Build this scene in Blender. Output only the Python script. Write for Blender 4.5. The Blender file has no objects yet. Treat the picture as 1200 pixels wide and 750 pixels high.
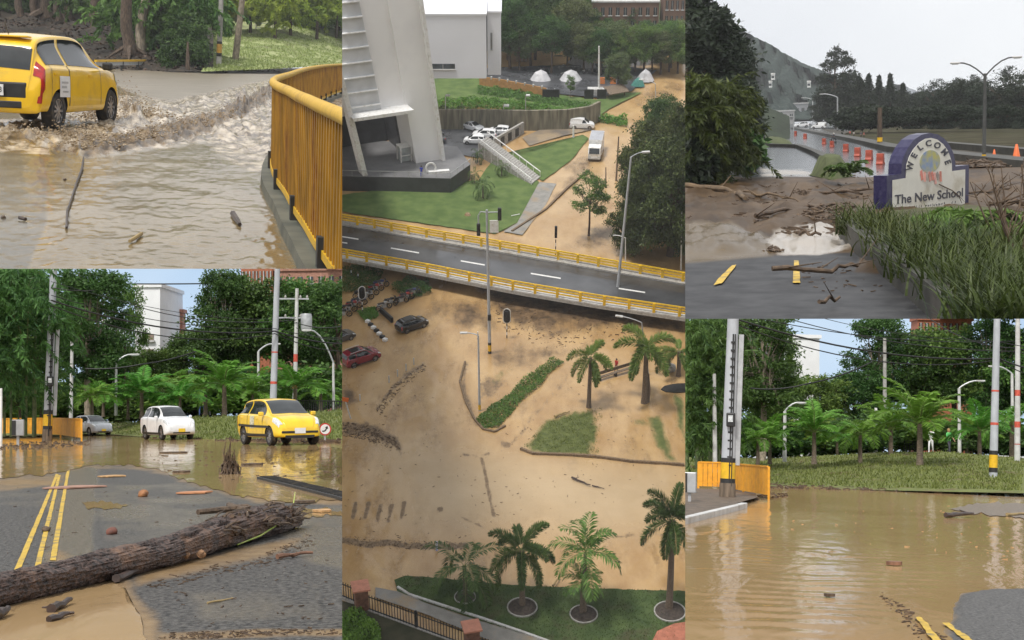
import bpy, bmesh, math, random
import numpy as np
from mathutils import Vector, Matrix, noise
rad = math.radians
sc = bpy.context.scene
COL = sc.collection
RNG = random.Random(11)
# ------------------------------------------------------------------ camera, sky, sun, exposure
F, CX, CY = 1600.0, 600.0, 375.0            # the lens in units of a 1200 x 750 frame
CAM = Vector((0, 0, 3.0))
cd = bpy.data.cameras.new('camera')
cam = bpy.data.objects.new('camera', cd)
COL.objects.link(cam)
cam.location = CAM
cam.rotation_euler = (rad(90), 0, 0)
cd.sensor_width = 36.0
cd.lens = 36.0 * F / 1200.0
cd.clip_start, cd.clip_end = 0.1, 60000.0
sc.camera = cam
SUN_EL, SUN_AZ = 52.0, 205.0                # degrees; azimuth clockwise from +Y: behind the viewer, to the left
w = bpy.data.worlds.new('World')
sc.world = w
w.use_nodes = True
nt = w.node_tree
nt.nodes.clear()
sky = nt.nodes.new('ShaderNodeTexSky')
sky.sky_type = 'NISHITA'
sky.sun_disc = False
sky.sun_elevation = rad(SUN_EL)
sky.sun_rotation = rad(SUN_AZ)
sky.dust_density = 4.0
tcw = nt.nodes.new('ShaderNodeTexCoord')
nzw = nt.nodes.new('ShaderNodeTexNoise')
nzw.inputs['Scale'].default_value = 2.2
nzw.inputs['Detail'].default_value = 5
crw = nt.nodes.new('ShaderNodeValToRGB')
crw.color_ramp.elements[0].position = .3
crw.color_ramp.elements[0].color = (8.6, 8.8, 9.2, 1)
crw.color_ramp.elements[1].position = .62
crw.color_ramp.elements[1].color = (10.4, 10.5, 10.6, 1)
mxw = nt.nodes.new('ShaderNodeMix')
mxw.data_type = 'RGBA'
mxw.inputs['Factor'].default_value = 0.85    # an overcast: cloud over most of the clear sky
bgw = nt.nodes.new('ShaderNodeBackground')
bgw.inputs['Strength'].default_value = 0.092
otw = nt.nodes.new('ShaderNodeOutputWorld')
nt.links.new(tcw.outputs['Generated'], nzw.inputs['Vector'])
nt.links.new(nzw.outputs['Fac'], crw.inputs['Fac'])
nt.links.new(sky.outputs['Color'], mxw.inputs['A'])
nt.links.new(crw.outputs['Color'], mxw.inputs['B'])
nt.links.new(mxw.outputs['Result'], bgw.inputs['Color'])
nt.links.new(bgw.outputs['Background'], otw.inputs['Surface'])
sd = bpy.data.lights.new('sun', 'SUN')
sd.energy, sd.angle, sd.color = 2.6, rad(11), (1.0, .96, .9)
sun = bpy.data.objects.new('sun', sd)
COL.objects.link(sun)
_s = Vector((math.sin(rad(SUN_AZ)) * math.cos(rad(SUN_EL)), math.cos(rad(SUN_AZ)) * math.cos(rad(SUN_EL)), math.sin(rad(SUN_EL))))
sun.rotation_euler = _s.to_track_quat('Z', 'Y').to_euler()
sun.location = (-40, -60, 120)
sc.view_settings.view_transform = 'Standard'
sc.view_settings.look = 'None'
sc.view_settings.exposure = 0.25
sc.view_settings.gamma = 1.0
sc.view_settings.use_curve_mapping = False
sc.render.engine = 'CYCLES'
sc.cycles.max_bounces = 6
sc.cycles.transparent_max_bounces = 6
sc.cycles.use_denoising = True
# ------------------------------------------------------------------ the five terraces
class Panel:
 """One terrace of the display: local metres, z up, its own origin, slope and model scale."""
 def __init__(s, rect, hy, H, scale, cuts):
  s.rect, s.hy, s.H, s.scale, s.cuts = rect, hy, H, scale, cuts
  u = ((rect[0] + rect[2]) / 2 - CX) / F
  v = (CY - hy) / F
  X = Vector((1, -u, 0)).normalized(); Y = Vector((u, 1, v)).normalized(); Z = X.cross(Y)
  s.R = Matrix((X, Y, Z)).transposed()
  s.Ri = s.R.transposed()
  s.M = Matrix.Translation(CAM) @ s.R.to_4x4() @ Matrix.Scale(scale, 4) @ Matrix.Translation((0, 0, -H))
  s.roots = []
 def ray(s, px, py):
  return s.Ri @ Vector(((px - CX) / F, 1, (CY - py) / F))
 def at(s, px, py, d):
  return Vector((0, 0, s.H)) + s.ray(px, py) * d
 def g(s, px, py, z=0.0):
  r = s.ray(px, py)
  t = (z - s.H) / r.z if r.z < -1e-5 else 1e9
  if t > 420:                          # at or past the horizon: the far end of the ground
   q = Vector((0, 0, s.H)) + r * 420; q.z = z; return q
  return Vector((0, 0, s.H)) + r * t
 def ppm(s, px, py):
  return F * -s.ray(px, py).z / s.H
 def proj(s, p):
  q = s.R @ (Vector(p) - Vector((0, 0, s.H)))
  return CX + F * q.x / q.y, CY - F * q.z / q.y
 def depth(s, p):
  return (s.R @ (Vector(p) - Vector((0, 0, s.H)))).y
 def rise(s, p, py):
  """height above p at which the vertical through p reaches picture row py"""
  q = s.R @ (Vector(p) - Vector((0, 0, s.H)))
  U = s.R.col[2]
  k = CY - py
  return (F * q.z - k * q.y) / (k * U.y - F * U.z)
 def yaw(s, a, b):
  """yaw of the ground line from a to b"""
  d = Vector(b) - Vector(a)
  return math.atan2(d.y, d.x)
P1 = Panel((0, 0, 400.5, 315), 55, 1.31, 8.8, {'x1': 401.0, 'y1': 315})
P4 = Panel((0, 315, 400.5, 750), 480, 1.25, 0.6, {'x1': 401.0, 'y0': 315})
P2 = Panel((401, 0, 803, 750), -450, 78.0, 4.0, {'x0': 401.0, 'x1': 803.0})
P3 = Panel((804, 0, 1200, 374), 135, 1.6, 7.0, {'x0': 803.0, 'y1': 373.6})
P5 = Panel((804, 374, 1200, 750), 527, 1.6, 0.6, {'x0': 803.0, 'y0': 373.6})
# ------------------------------------------------------------------ materials
MATS = {}
def _new(name):
 m = bpy.data.materials.new(name)
 m.use_nodes = True
 n = m.node_tree
 b = n.nodes['Principled BSDF']
 return m, n, b
def lnk(n, a, b): n.links.new(a, b)
def mat(name, col, rough=.6, var=.18, scale=6., bump=0., bscale=40., metal=0., col2=None, spec=.5, dirt=None, dscale=1.5, coat=0., stretch=None, rvar=0.):
 """one procedural surface: two-tone noise, optional dirt patches of a second noise, optional bump"""
 if name in MATS: return MATS[name]
 m, n, b = _new(name)
 tc = n.nodes.new('ShaderNodeTexCoord')
 vec = tc.outputs['Object']
 if stretch:
  mp = n.nodes.new('ShaderNodeMapping'); mp.inputs['Scale'].default_value = stretch
  lnk(n, vec, mp.inputs['Vector']); vec = mp.outputs['Vector']
 nz = n.nodes.new('ShaderNodeTexNoise'); nz.inputs['Scale'].default_value = scale; nz.inputs['Detail'].default_value = 6
 lnk(n, vec, nz.inputs['Vector'])
 cr = n.nodes.new('ShaderNodeValToRGB')
 c2 = col2 or tuple(min(1, c * (1 + var)) for c in col)
 c1 = col if col2 else tuple(c * (1 - var) for c in col)
 cr.color_ramp.elements[0].position = .36; cr.color_ramp.elements[0].color = (*c1, 1)
 cr.color_ramp.elements[1].position = .64; cr.color_ramp.elements[1].color = (*c2, 1)
 lnk(n, nz.outputs['Fac'], cr.inputs['Fac'])
 out = cr.outputs['Color']
 if dirt:
  n2 = n.nodes.new('ShaderNodeTexNoise'); n2.inputs['Scale'].default_value = dscale; n2.inputs['Detail'].default_value = 8; n2.inputs['Roughness'].default_value = .65
  lnk(n, tc.outputs['Object'], n2.inputs['Vector'])
  r2 = n.nodes.new('ShaderNodeValToRGB'); r2.color_ramp.elements[0].position = .52; r2.color_ramp.elements[1].position = .66
  lnk(n, n2.outputs['Fac'], r2.inputs['Fac'])
  mx = n.nodes.new('ShaderNodeMix'); mx.data_type = 'RGBA'
  lnk(n, r2.outputs['Color'], mx.inputs['Factor']); lnk(n, out, mx.inputs['A']); mx.inputs['B'].default_value = (*dirt, 1)
  out = mx.outputs['Result']
 lnk(n, out, b.inputs['Base Color'])
 b.inputs['Roughness'].default_value = rough
 if rvar:
  mr = n.nodes.new('ShaderNodeMapRange'); mr.inputs['To Min'].default_value = max(0.02, rough - rvar); mr.inputs['To Max'].default_value = rough + rvar
  mr.inputs['From Min'].default_value = .35; mr.inputs['From Max'].default_value = .65
  n3 = n.nodes.new('ShaderNodeTexNoise'); n3.inputs['Scale'].default_value = dscale * .7; n3.inputs['Detail'].default_value = 4
  lnk(n, tc.outputs['Object'], n3.inputs['Vector']); lnk(n, n3.outputs['Fac'], mr.inputs['Value']); lnk(n, mr.outputs['Result'], b.inputs['Roughness'])
 b.inputs['Metallic'].default_value = metal
 b.inputs['Specular IOR Level'].default_value = spec
 b.inputs['Coat Weight'].default_value = coat
 b.inputs['Coat Roughness'].default_value = .06
 if bump:
  n4 = n.nodes.new('ShaderNodeTexNoise'); n4.inputs['Scale'].default_value = bscale; n4.inputs['Detail'].default_value = 4
  lnk(n, vec, n4.inputs['Vector'])
  bp = n.nodes.new('ShaderNodeBump'); bp.inputs['Strength'].default_value = 1.0; bp.inputs['Distance'].default_value = bump
  lnk(n, n4.outputs['Fac'], bp.inputs['Height']); lnk(n, bp.outputs['Normal'], b.inputs['Normal'])
 MATS[name] = m
 return m
def water_mat(name, c1, c2, rough=.08, wave=.02, wscale=1.2, nscale=.25, stretch=(1, .35, 1), spec=.07, foam=None):
 if name in MATS: return MATS[name]
 m, n, b = _new(name)
 tc = n.nodes.new('ShaderNodeTexCoord')
 mp = n.nodes.new('ShaderNodeMapping'); mp.inputs['Scale'].default_value = stretch
 lnk(n, tc.outputs['Object'], mp.inputs['Vector'])
 nz = n.nodes.new('ShaderNodeTexNoise'); nz.inputs['Scale'].default_value = nscale; nz.inputs['Detail'].default_value = 7; nz.inputs['Distortion'].default_value = .8
 lnk(n, mp.outputs['Vector'], nz.inputs['Vector'])
 cr = n.nodes.new('ShaderNodeValToRGB')
 cr.color_ramp.elements[0].position = .35; cr.color_ramp.elements[0].color = (*c1, 1)
 cr.color_ramp.elements[1].position = .65; cr.color_ramp.elements[1].color = (*c2, 1)
 lnk(n, nz.outputs['Fac'], cr.inputs['Fac'])
 out = cr.outputs['Color']
 if foam:
  n2 = n.nodes.new('ShaderNodeTexNoise'); n2.inputs['Scale'].default_value = foam[1]; n2.inputs['Detail'].default_value = 6; n2.inputs['Roughness'].default_value = .7; n2.inputs['Distortion'].default_value = 1.2
  lnk(n, mp.outputs['Vector'], n2.inputs['Vector'])
  r2 = n.nodes.new('ShaderNodeValToRGB'); r2.color_ramp.elements[0].position = foam[2]; r2.color_ramp.elements[1].position = foam[2] + .1
  lnk(n, n2.outputs['Fac'], r2.inputs['Fac'])
  mx = n.nodes.new('ShaderNodeMix'); mx.data_type = 'RGBA'
  lnk(n, r2.outputs['Color'], mx.inputs['Factor']); lnk(n, out, mx.inputs['A']); mx.inputs['B'].default_value = (*foam[0], 1)
  out = mx.outputs['Result']
 lnk(n, out, b.inputs['Base Color'])
 b.inputs['Roughness'].default_value = rough
 b.inputs['Specular IOR Level'].default_value = spec
 if wave:
  n4 = n.nodes.new('ShaderNodeTexNoise'); n4.inputs['Scale'].default_value = wscale; n4.inputs['Detail'].default_value = 5; n4.inputs['Distortion'].default_value = .6
  lnk(n, mp.outputs['Vector'], n4.inputs['Vector'])
  bp = n.nodes.new('ShaderNodeBump'); bp.inputs['Distance'].default_value = wave; bp.inputs['Strength'].default_value = 1
  lnk(n, n4.outputs['Fac'], bp.inputs['Height']); lnk(n, bp.outputs['Normal'], b.inputs['Normal'])
 MATS[name] = m
 return m
def leaf_mat(name, dark, light, trans=.35, rough=.5, hue=.02):
 """foliage: each leaf carries its own tone, each plant a slight hue of its own"""
 if name in MATS: return MATS[name]
 m, n, b = _new(name)
 at = n.nodes.new('ShaderNodeAttribute'); at.attribute_name = 'tone'
 cr = n.nodes.new('ShaderNodeValToRGB')
 cr.color_ramp.elements[0].color = (*dark, 1); cr.color_ramp.elements[1].color = (*light, 1)
 lnk(n, at.outputs['Fac'], cr.inputs['Fac'])
 oi = n.nodes.new('ShaderNodeObjectInfo')
 hs = n.nodes.new('ShaderNodeHueSaturation')
 mr = n.nodes.new('ShaderNodeMapRange'); mr.inputs['To Min'].default_value = .5 - hue; mr.inputs['To Max'].default_value = .5 + hue
 lnk(n, oi.outputs['Random'], mr.inputs['Value']); lnk(n, mr.outputs['Result'], hs.inputs['Hue'])
 lnk(n, cr.outputs['Color'], hs.inputs['Color'])
 lnk(n, hs.outputs['Color'], b.inputs['Base Color'])
 b.inputs['Roughness'].default_value = rough
 b.inputs['Specular IOR Level'].default_value = .3
 tr = n.nodes.new('ShaderNodeBsdfTranslucent'); lnk(n, hs.outputs['Color'], tr.inputs['Color'])
 ms = n.nodes.new('ShaderNodeMixShader'); ms.inputs['Fac'].default_value = trans
 lnk(n, b.outputs['BSDF'], ms.inputs[1]); lnk(n, tr.outputs['BSDF'], ms.inputs[2])
 lnk(n, ms.outputs['Shader'], n.nodes['Material Output'].inputs['Surface'])
 MATS[name] = m
 return m
def sky_mat(name, c1, c2, strength, scale=.03):
 m, n, b = _new(name)
 n.nodes.remove(b)
 tc = n.nodes.new('ShaderNodeTexCoord')
 nz = n.nodes.new('ShaderNodeTexNoise'); nz.inputs['Scale'].default_value = scale; nz.inputs['Detail'].default_value = 5
 lnk(n, tc.outputs['Object'], nz.inputs['Vector'])
 cr = n.nodes.new('ShaderNodeValToRGB')
 cr.color_ramp.elements[0].position = .35; cr.color_ramp.elements[0].color = (*c1, 1)
 cr.color_ramp.elements[1].position = .65; cr.color_ramp.elements[1].color = (*c2, 1)
 lnk(n, nz.outputs['Fac'], cr.inputs['Fac'])
 e = n.nodes.new('ShaderNodeEmission'); e.inputs['Strength'].default_value = strength
 lnk(n, cr.outputs['Color'], e.inputs['Color'])
 lnk(n, e.outputs['Emission'], n.nodes['Material Output'].inputs['Surface'])
 return m
# ------------------------------------------------------------------ mesh building
class MB:
 def __init__(s): s.v, s.f = [], []
 def add(s, vs, fs):
  o = len(s.v)
  s.v.extend(tuple(p) for p in vs)
  s.f.extend(tuple(i + o for i in f) for f in fs)
  return s
 def box(s, c, size, rz=0., rx=0., ry=0., taper=1.0):
  hx, hy, hz = size[0] / 2, size[1] / 2, size[2] / 2
  m = Matrix.Rotation(rz, 3, 'Z') @ Matrix.Rotation(ry, 3, 'Y') @ Matrix.Rotation(rx, 3, 'X')
  vs = []
  for z in (-1, 1):
   k = taper if z > 0 else 1
   for x, y in ((-1, -1), (1, -1), (1, 1), (-1, 1)):
    vs.append(m @ Vector((x * hx * k, y * hy * k, z * hz)) + Vector(c))
  return s.add(vs, [(3, 2, 1, 0), (4, 5, 6, 7), (0, 1, 5, 4), (1, 2, 6, 5), (2, 3, 7, 6), (3, 0, 4, 7)])
 def bar(s, a, b, wd, ht, up=(0, 0, 1)):
  """rectangular bar from a to b"""
  a, b = Vector(a), Vector(b)
  d = (b - a).normalized(); u = Vector(up)
  if abs(d.dot(u)) > .98: u = Vector((0, 1, 0))
  r = d.cross(u).normalized(); u = r.cross(d)
  vs = []
  for p in (a, b):
   for i, j in ((-1, -1), (1, -1), (1, 1), (-1, 1)):
    vs.append(p + r * (i * wd / 2) + u * (j * ht / 2))
  return s.add(vs, [(3, 2, 1, 0), (4, 5, 6, 7), (0, 1, 5, 4), (1, 2, 6, 5), (2, 3, 7, 6), (3, 0, 4, 7)])
 def tube(s, pts, rs, n=8, cap=True):
  pts = [Vector(p) for p in pts]
  if not isinstance(rs, (list, tuple)): rs = [rs] * len(pts)
  vs, fs = [], []
  up = Vector((0, 0, 1))
  prev = None
  for i, p in enumerate(pts):
   d = (pts[min(i + 1, len(pts) - 1)] - pts[max(i - 1, 0)])
   d = d.normalized() if d.length > 1e-9 else Vector((0, 0, 1))
   if prev is None:
    r = d.cross(up)
    if r.length < .05: r = d.cross(Vector((0, 1, 0)))
   else:
    r = prev - d * prev.dot(d)
   r.normalize(); prev = r
   q = d.cross(r)
   for k in range(n):
    a = 2 * math.pi * k / n
    vs.append(p + (r * math.cos(a) + q * math.sin(a)) * rs[i])
  for i in range(len(pts) - 1):
   for k in range(n):
    fs.append((i * n + k, i * n + (k + 1) % n, (i + 1) * n + (k + 1) % n, (i + 1) * n + k))
  if cap:
   fs.append(tuple(range(n))[::-1]); fs.append(tuple((len(pts) - 1) * n + k for k in range(n)))
  return s.add(vs, fs)
 def lathe(s, prof, n=16, c=(0, 0, 0), axis='z'):
  vs, fs = [], []
  for r, z in prof:
   for k in range(n):
    a = 2 * math.pi * k / n
    p = (r * math.cos(a), r * math.sin(a), z)
    if axis == 'y': p = (p[0], p[2], p[1])
    if axis == 'x': p = (p[2], p[0], p[1])
    vs.append(Vector(p) + Vector(c))
  for i in range(len(prof) - 1):
   for k in range(n):
    fs.append((i * n + k, i * n + (k + 1) % n, (i + 1) * n + (k + 1) % n, (i + 1) * n + k))
  fs.append(tuple(range(n))[::-1]); fs.append(tuple((len(prof) - 1) * n + k for k in range(n)))
  return s.add(vs, fs)
 def prism(s, poly, d, close=True):
  """polygon of 3-d points extruded by vector d"""
  n = len(poly); d = Vector(d)
  vs = [Vector(p) for p in poly] + [Vector(p) + d for p in poly]
  fs = [tuple(range(n))[::-1], tuple(range(n, 2 * n))] + [(i, (i + 1) % n, n + (i + 1) % n, n + i) for i in range(n)]
  return s.add(vs, fs)
 def quad(s, *p): return s.add(p, [tuple(range(len(p)))])
 def shift(s, d):
  s.v = [(p[0] + d[0], p[1] + d[1], p[2] + d[2]) for p in s.v]; return s
 def mesh(s, name, m, smooth=False):
  me = bpy.data.meshes.new(name)
  me.from_pydata(s.v, [], s.f)
  if m: me.materials.append(m)
  bm = bmesh.new(); bm.from_mesh(me); bmesh.ops.recalc_face_normals(bm, faces=bm.faces); bm.to_mesh(me); bm.free()
  if smooth:
   me.polygons.foreach_set('use_smooth', [True] * len(me.polygons))
   try: me.set_sharp_from_angle(angle=rad(42))
   except Exception: pass
  return me
def bevel(me, wdt, seg=2, angle=30):
 bm = bmesh.new(); bm.from_mesh(me)
 es = [e for e in bm.edges if len(e.link_faces) == 2 and e.calc_face_angle(0) > rad(angle)]
 if es: bmesh.ops.bevel(bm, geom=es, offset=wdt, segments=seg, affect='EDGES', profile=.5, clamp_overlap=True)
 bm.to_mesh(me); bm.free()
 return me
def setp(o, label=None, cat=None, group=None, kind=None):
 if label: o['label'] = label
 if cat: o['category'] = cat
 if group: o['group'] = group
 if kind: o['kind'] = kind
def thing(P, name, label, cat, loc=(0, 0, 0), rz=0., group=None, scale=1.0):
 o = bpy.data.objects.new(name, None); COL.objects.link(o)
 o.empty_display_size = .3
 o.matrix_basis = P.M @ Matrix.Translation(loc) @ Matrix.Rotation(rz, 4, 'Z') @ Matrix.Scale(scale, 4)
 setp(o, label, cat, group)
 P.roots.append(o)
 return o
def part(root, name, mb, m=None, smooth=False, label=None, kind=None):
 me = mb.mesh(name, m, smooth) if isinstance(mb, MB) else mb
 o = bpy.data.objects.new(name, me); COL.objects.link(o)
 o.parent = root
 setp(o, label=label, kind=kind)
 return o
def single(P, name, mb, m, label, cat, loc=(0, 0, 0), rz=0., group=None, scale=1.0, smooth=False, kind=None):
 me = mb.mesh(name, m, smooth) if isinstance(mb, MB) else mb
 o = bpy.data.objects.new(name, me); COL.objects.link(o)
 o.matrix_basis = P.M @ Matrix.Translation(loc) @ Matrix.Rotation(rz, 4, 'Z') @ Matrix.Scale(scale, 4)
 setp(o, label, cat, group, kind)
 P.roots.append(o)
 return o
def struct(P, name, mb, m, smooth=False, kind='structure', label=None):
 return single(P, name, mb, m, label, None, kind=kind, smooth=smooth)
def kids(o): return [c for c in bpy.data.objects if c.parent == o]
KIDS = {}
def copy_thing(root, P, loc, rz=0., scale=1.0, label=None, group=None, cat=None, lean=None):
 r = root.copy(); COL.objects.link(r)
 sm = Matrix.Scale(scale, 4) if not isinstance(scale, (tuple, list)) else Matrix.Diagonal((*scale, 1))
 m = P.M @ Matrix.Translation(loc)
 if lean: m = m @ Matrix.Rotation(lean[0], 4, 'X') @ Matrix.Rotation(lean[1], 4, 'Y')
 r.matrix_basis = m @ Matrix.Rotation(rz, 4, 'Z') @ sm
 setp(r, label, cat, group)
 if root.name not in KIDS: KIDS[root.name] = [(c, kids(c)) for c in kids(root)]
 for c, gs in KIDS[root.name]:
  d = c.copy(); COL.objects.link(d); d.parent = r
  for q in gs:
   e = q.copy(); COL.objects.link(e); e.parent = d
 P.roots.append(r)
 return r
def place(root, P, loc, rz=0., scale=1.0):
 root.matrix_basis = P.M @ Matrix.Translation(loc) @ Matrix.Rotation(rz, 4, 'Z') @ (Matrix.Scale(scale, 4) if not isinstance(scale, (tuple, list)) else Matrix.Diagonal((*scale, 1)))
 if root not in P.roots: P.roots.append(root)
 return root
class Proto:
 def __init__(s, make): s.make, s.o = make, None
 def put(s, P, loc, rz=0., scale=1.0, label=None, group=None, lean=None, cat=None):
  if s.o is None:
   s.o = s.make(P)
   if s.o in P.roots: P.roots.remove(s.o)
   place(s.o, P, loc, rz, scale); setp(s.o, label, cat, group)
   if lean:
    s.o.matrix_basis = P.M @ Matrix.Translation(loc) @ Matrix.Rotation(lean[0], 4, 'X') @ Matrix.Rotation(lean[1], 4, 'Y') @ Matrix.Rotation(rz, 4, 'Z') @ Matrix.Scale(scale, 4)
   return s.o
  return copy_thing(s.o, P, loc, rz, scale, label, group, cat, lean)
# ground sheets ----------------------------------------------------
def rough_poly(poly, amp, step=5., seed=0, closed=True):
 out = []
 n = len(poly)
 for i in range(n):
  a, b = poly[i], poly[(i + 1) % n]
  d = math.hypot(b[0] - a[0], b[1] - a[1])
  k = max(1, int(d / step))
  nx, ny = -(b[1] - a[1]) / (d + 1e-9), (b[0] - a[0]) / (d + 1e-9)
  for j in range(k):
   t = j / k
   x, y = a[0] + (b[0] - a[0]) * t, a[1] + (b[1] - a[1]) * t
   q = noise.noise((x * .11, y * .22, seed)) * .7 + noise.noise((x * .35, y * .6, seed + 9)) * .5
   out.append((x + nx * amp * q, y + ny * amp * q))
 return out
def patch(P, name, poly, m, dz=0., amp=0., rows=10., cols=30., seed=0, kind='structure', surf=None, relief=None, step=5., label=None, make=True):
 """flat sheet on the terrace's ground with an outline given where it lies"""
 pl = rough_poly(poly, amp, step, seed) if amp else poly
 bm = bmesh.new()
 f = bm.faces.new([bm.verts.new((x, y, 0)) for x, y in pl])
 bmesh.ops.triangulate(bm, faces=[f])
 ys = [p[1] for p in pl]; xs = [p[0] for p in pl]
 y = math.floor(min(ys) / rows) * rows + rows
 while y < max(ys):
  bmesh.ops.bisect_plane(bm, geom=bm.verts[:] + bm.edges[:] + bm.faces[:], plane_co=(0, y, 0), plane_no=(0, 1, 0), dist=1e-5); y += rows
 x = math.floor(min(xs) / cols) * cols + cols
 while x < max(xs):
  bmesh.ops.bisect_plane(bm, geom=bm.verts[:] + bm.edges[:] + bm.faces[:], plane_co=(x, 0, 0), plane_no=(1, 0, 0), dist=1e-5); x += cols
 for v in bm.verts:
  px, py = v.co.x, v.co.y
  p = surf(px, py) if surf else P.g(px, py)
  z = dz + (relief(px, py, p) if relief else 0)
  v.co = (p.x, p.y, p.z + z)
 bmesh.ops.recalc_face_normals(bm, faces=bm.faces)
 me = bpy.data.meshes.new(name); bm.to_mesh(me); bm.free()
 me.materials.append(m)
 bmn = sum((q.normal.z for q in me.polygons))
 if bmn < 0: me.flip_normals()
 me.polygons.foreach_set('use_smooth', [True] * len(me.polygons))
 if not make: return me
 return single(P, name, me, None, label, None, kind=kind)
def grid(P, name, x0, x1, y0, y1, nx, ny, m, surf, smooth=True, kind='structure', keep=None, ypow=1.0):
 """sheet of nx by ny cells; surf(px, py) gives the point"""
 X = np.linspace(x0, x1, nx + 1); Yv = y0 + (y1 - y0) * np.linspace(0, 1, ny + 1) ** ypow
 vs = [tuple(surf(x, y)) for y in Yv for x in X]
 fs = []
 for j in range(ny):
  for i in range(nx):
   if keep and not keep((X[i] + X[i + 1]) / 2, (Yv[j] + Yv[j + 1]) / 2): continue
   a = j * (nx + 1) + i
   fs.append((a, a + nx + 1, a + nx + 2, a + 1))
 me = bpy.data.meshes.new(name); me.from_pydata(vs, [], fs); me.materials.append(m)
 me.update()
 if sum(q.normal.z for q in me.polygons) < 0: me.flip_normals()
 if smooth: me.polygons.foreach_set('use_smooth', [True] * len(me.polygons))
 if keep:
  bm = bmesh.new(); bm.from_mesh(me); bmesh.ops.delete(bm, geom=[v for v in bm.verts if not v.link_faces], context='VERTS'); bm.to_mesh(me); bm.free()
 return single(P, name, me, None, None, None, kind=kind)
def inpoly(x, y, poly):
 c = False; n = len(poly); j = n - 1
 for i in range(n):
  if (poly[i][1] > y) != (poly[j][1] > y) and x < (poly[j][0] - poly[i][0]) * (y - poly[i][1]) / (poly[j][1] - poly[i][1]) + poly[i][0]: c = not c
  j = i
 return c
def lerp_pts(pts, x):
 """piecewise linear y(x) through sorted points"""
 if x <= pts[0][0]: return pts[0][1]
 for a, b in zip(pts, pts[1:]):
  if x <= b[0]: return a[1] + (b[1] - a[1]) * (x - a[0]) / (b[0] - a[0])
 return pts[-1][1]
def fbm(x, y, s=0., o=4):
 t, a, f = 0., 1., 1.
 for i in range(o):
  t += a * noise.noise((x * f, y * f, s + i * 7.3)); a *= .5; f *= 2.1
 return t
# ------------------------------------------------------------------ foliage
def quads_mesh(name, V, tone, m):
 """V: (n,4,3) leaf corners, tone: (n,)"""
 n = len(V)
 me = bpy.data.meshes.new(name)
 me.vertices.add(n * 4); me.loops.add(n * 4); me.polygons.add(n)
 me.vertices.foreach_set('co', V.reshape(-1).astype(np.float32))
 me.loops.foreach_set('vertex_index', np.arange(n * 4, dtype=np.int32))
 me.polygons.foreach_set('loop_start', np.arange(0, n * 4, 4, dtype=np.int32))
 me.polygons.foreach_set('loop_total', np.full(n, 4, dtype=np.int32))
 me.update(calc_edges=True)
 a = me.attributes.new('tone', 'FLOAT', 'POINT')
 a.data.foreach_set('value', np.repeat(np.clip(tone, 0, 1), 4).astype(np.float32))
 me.materials.append(m)
 return me
def unit(a): return a / (np.linalg.norm(a, axis=-1, keepdims=True) + 1e-9)
def rhombs(C, A, L, W, rng, flat=0.0):
 """leaves at C along A (unit), length L, width W"""
 n = len(C)
 r = rng.normal(size=(n, 3))
 if flat: r = r * (1 - flat) + np.array([0, 0, 1.]) * flat
 B = unit(np.cross(A, r))
 L = np.broadcast_to(L, (n,))[:, None]; W = np.broadcast_to(W, (n,))[:, None]
 return np.stack([C - A * L * .5, C + B * W * .5 - A * L * .08, C + A * L * .5, C - B * W * .5 - A * L * .08], 1)
def crown(name, lobes, m, clumps=160, per=70, leaf=.16, wid=.09, cr=.45, seed=1, droop=.25, fill=.35, tonebias=0.):
 """leaf clumps spread through lobes [(centre, radii)]"""
 rng = np.random.default_rng(seed)
 vol = np.array([l[1][0] * l[1][1] + l[1][0] * l[1][2] for l in lobes]); vol = vol / vol.sum()
 V, T = [], []
 for i in range(clumps):
  c, r = lobes[rng.choice(len(lobes), p=vol)]
  d = unit(rng.normal(size=3)); d[2] = d[2] * .85 + .12
  k = (rng.uniform(.82, 1.06) if rng.random() > fill else rng.uniform(.3, .85))
  cc = np.array(c) + d * np.array(r) * k
  s = cr * rng.uniform(.6, 1.35)
  n = int(per * rng.uniform(.6, 1.3))
  off = rng.normal(size=(n, 3)) * s * np.array([.5, .5, .36])
  A = unit(off + rng.normal(size=(n, 3)) * s * .5 + np.array([0, 0, -droop]) * s)
  sz = rng.uniform(.7, 1.25, n)
  V.append(rhombs(cc + off, A, leaf * sz, wid * sz, rng, .35))
  t0 = rng.uniform(.2, .7) + tonebias
  T.append(t0 + rng.normal(size=n) * .16)
 return quads_mesh(name, np.concatenate(V), np.concatenate(T), m)
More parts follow.
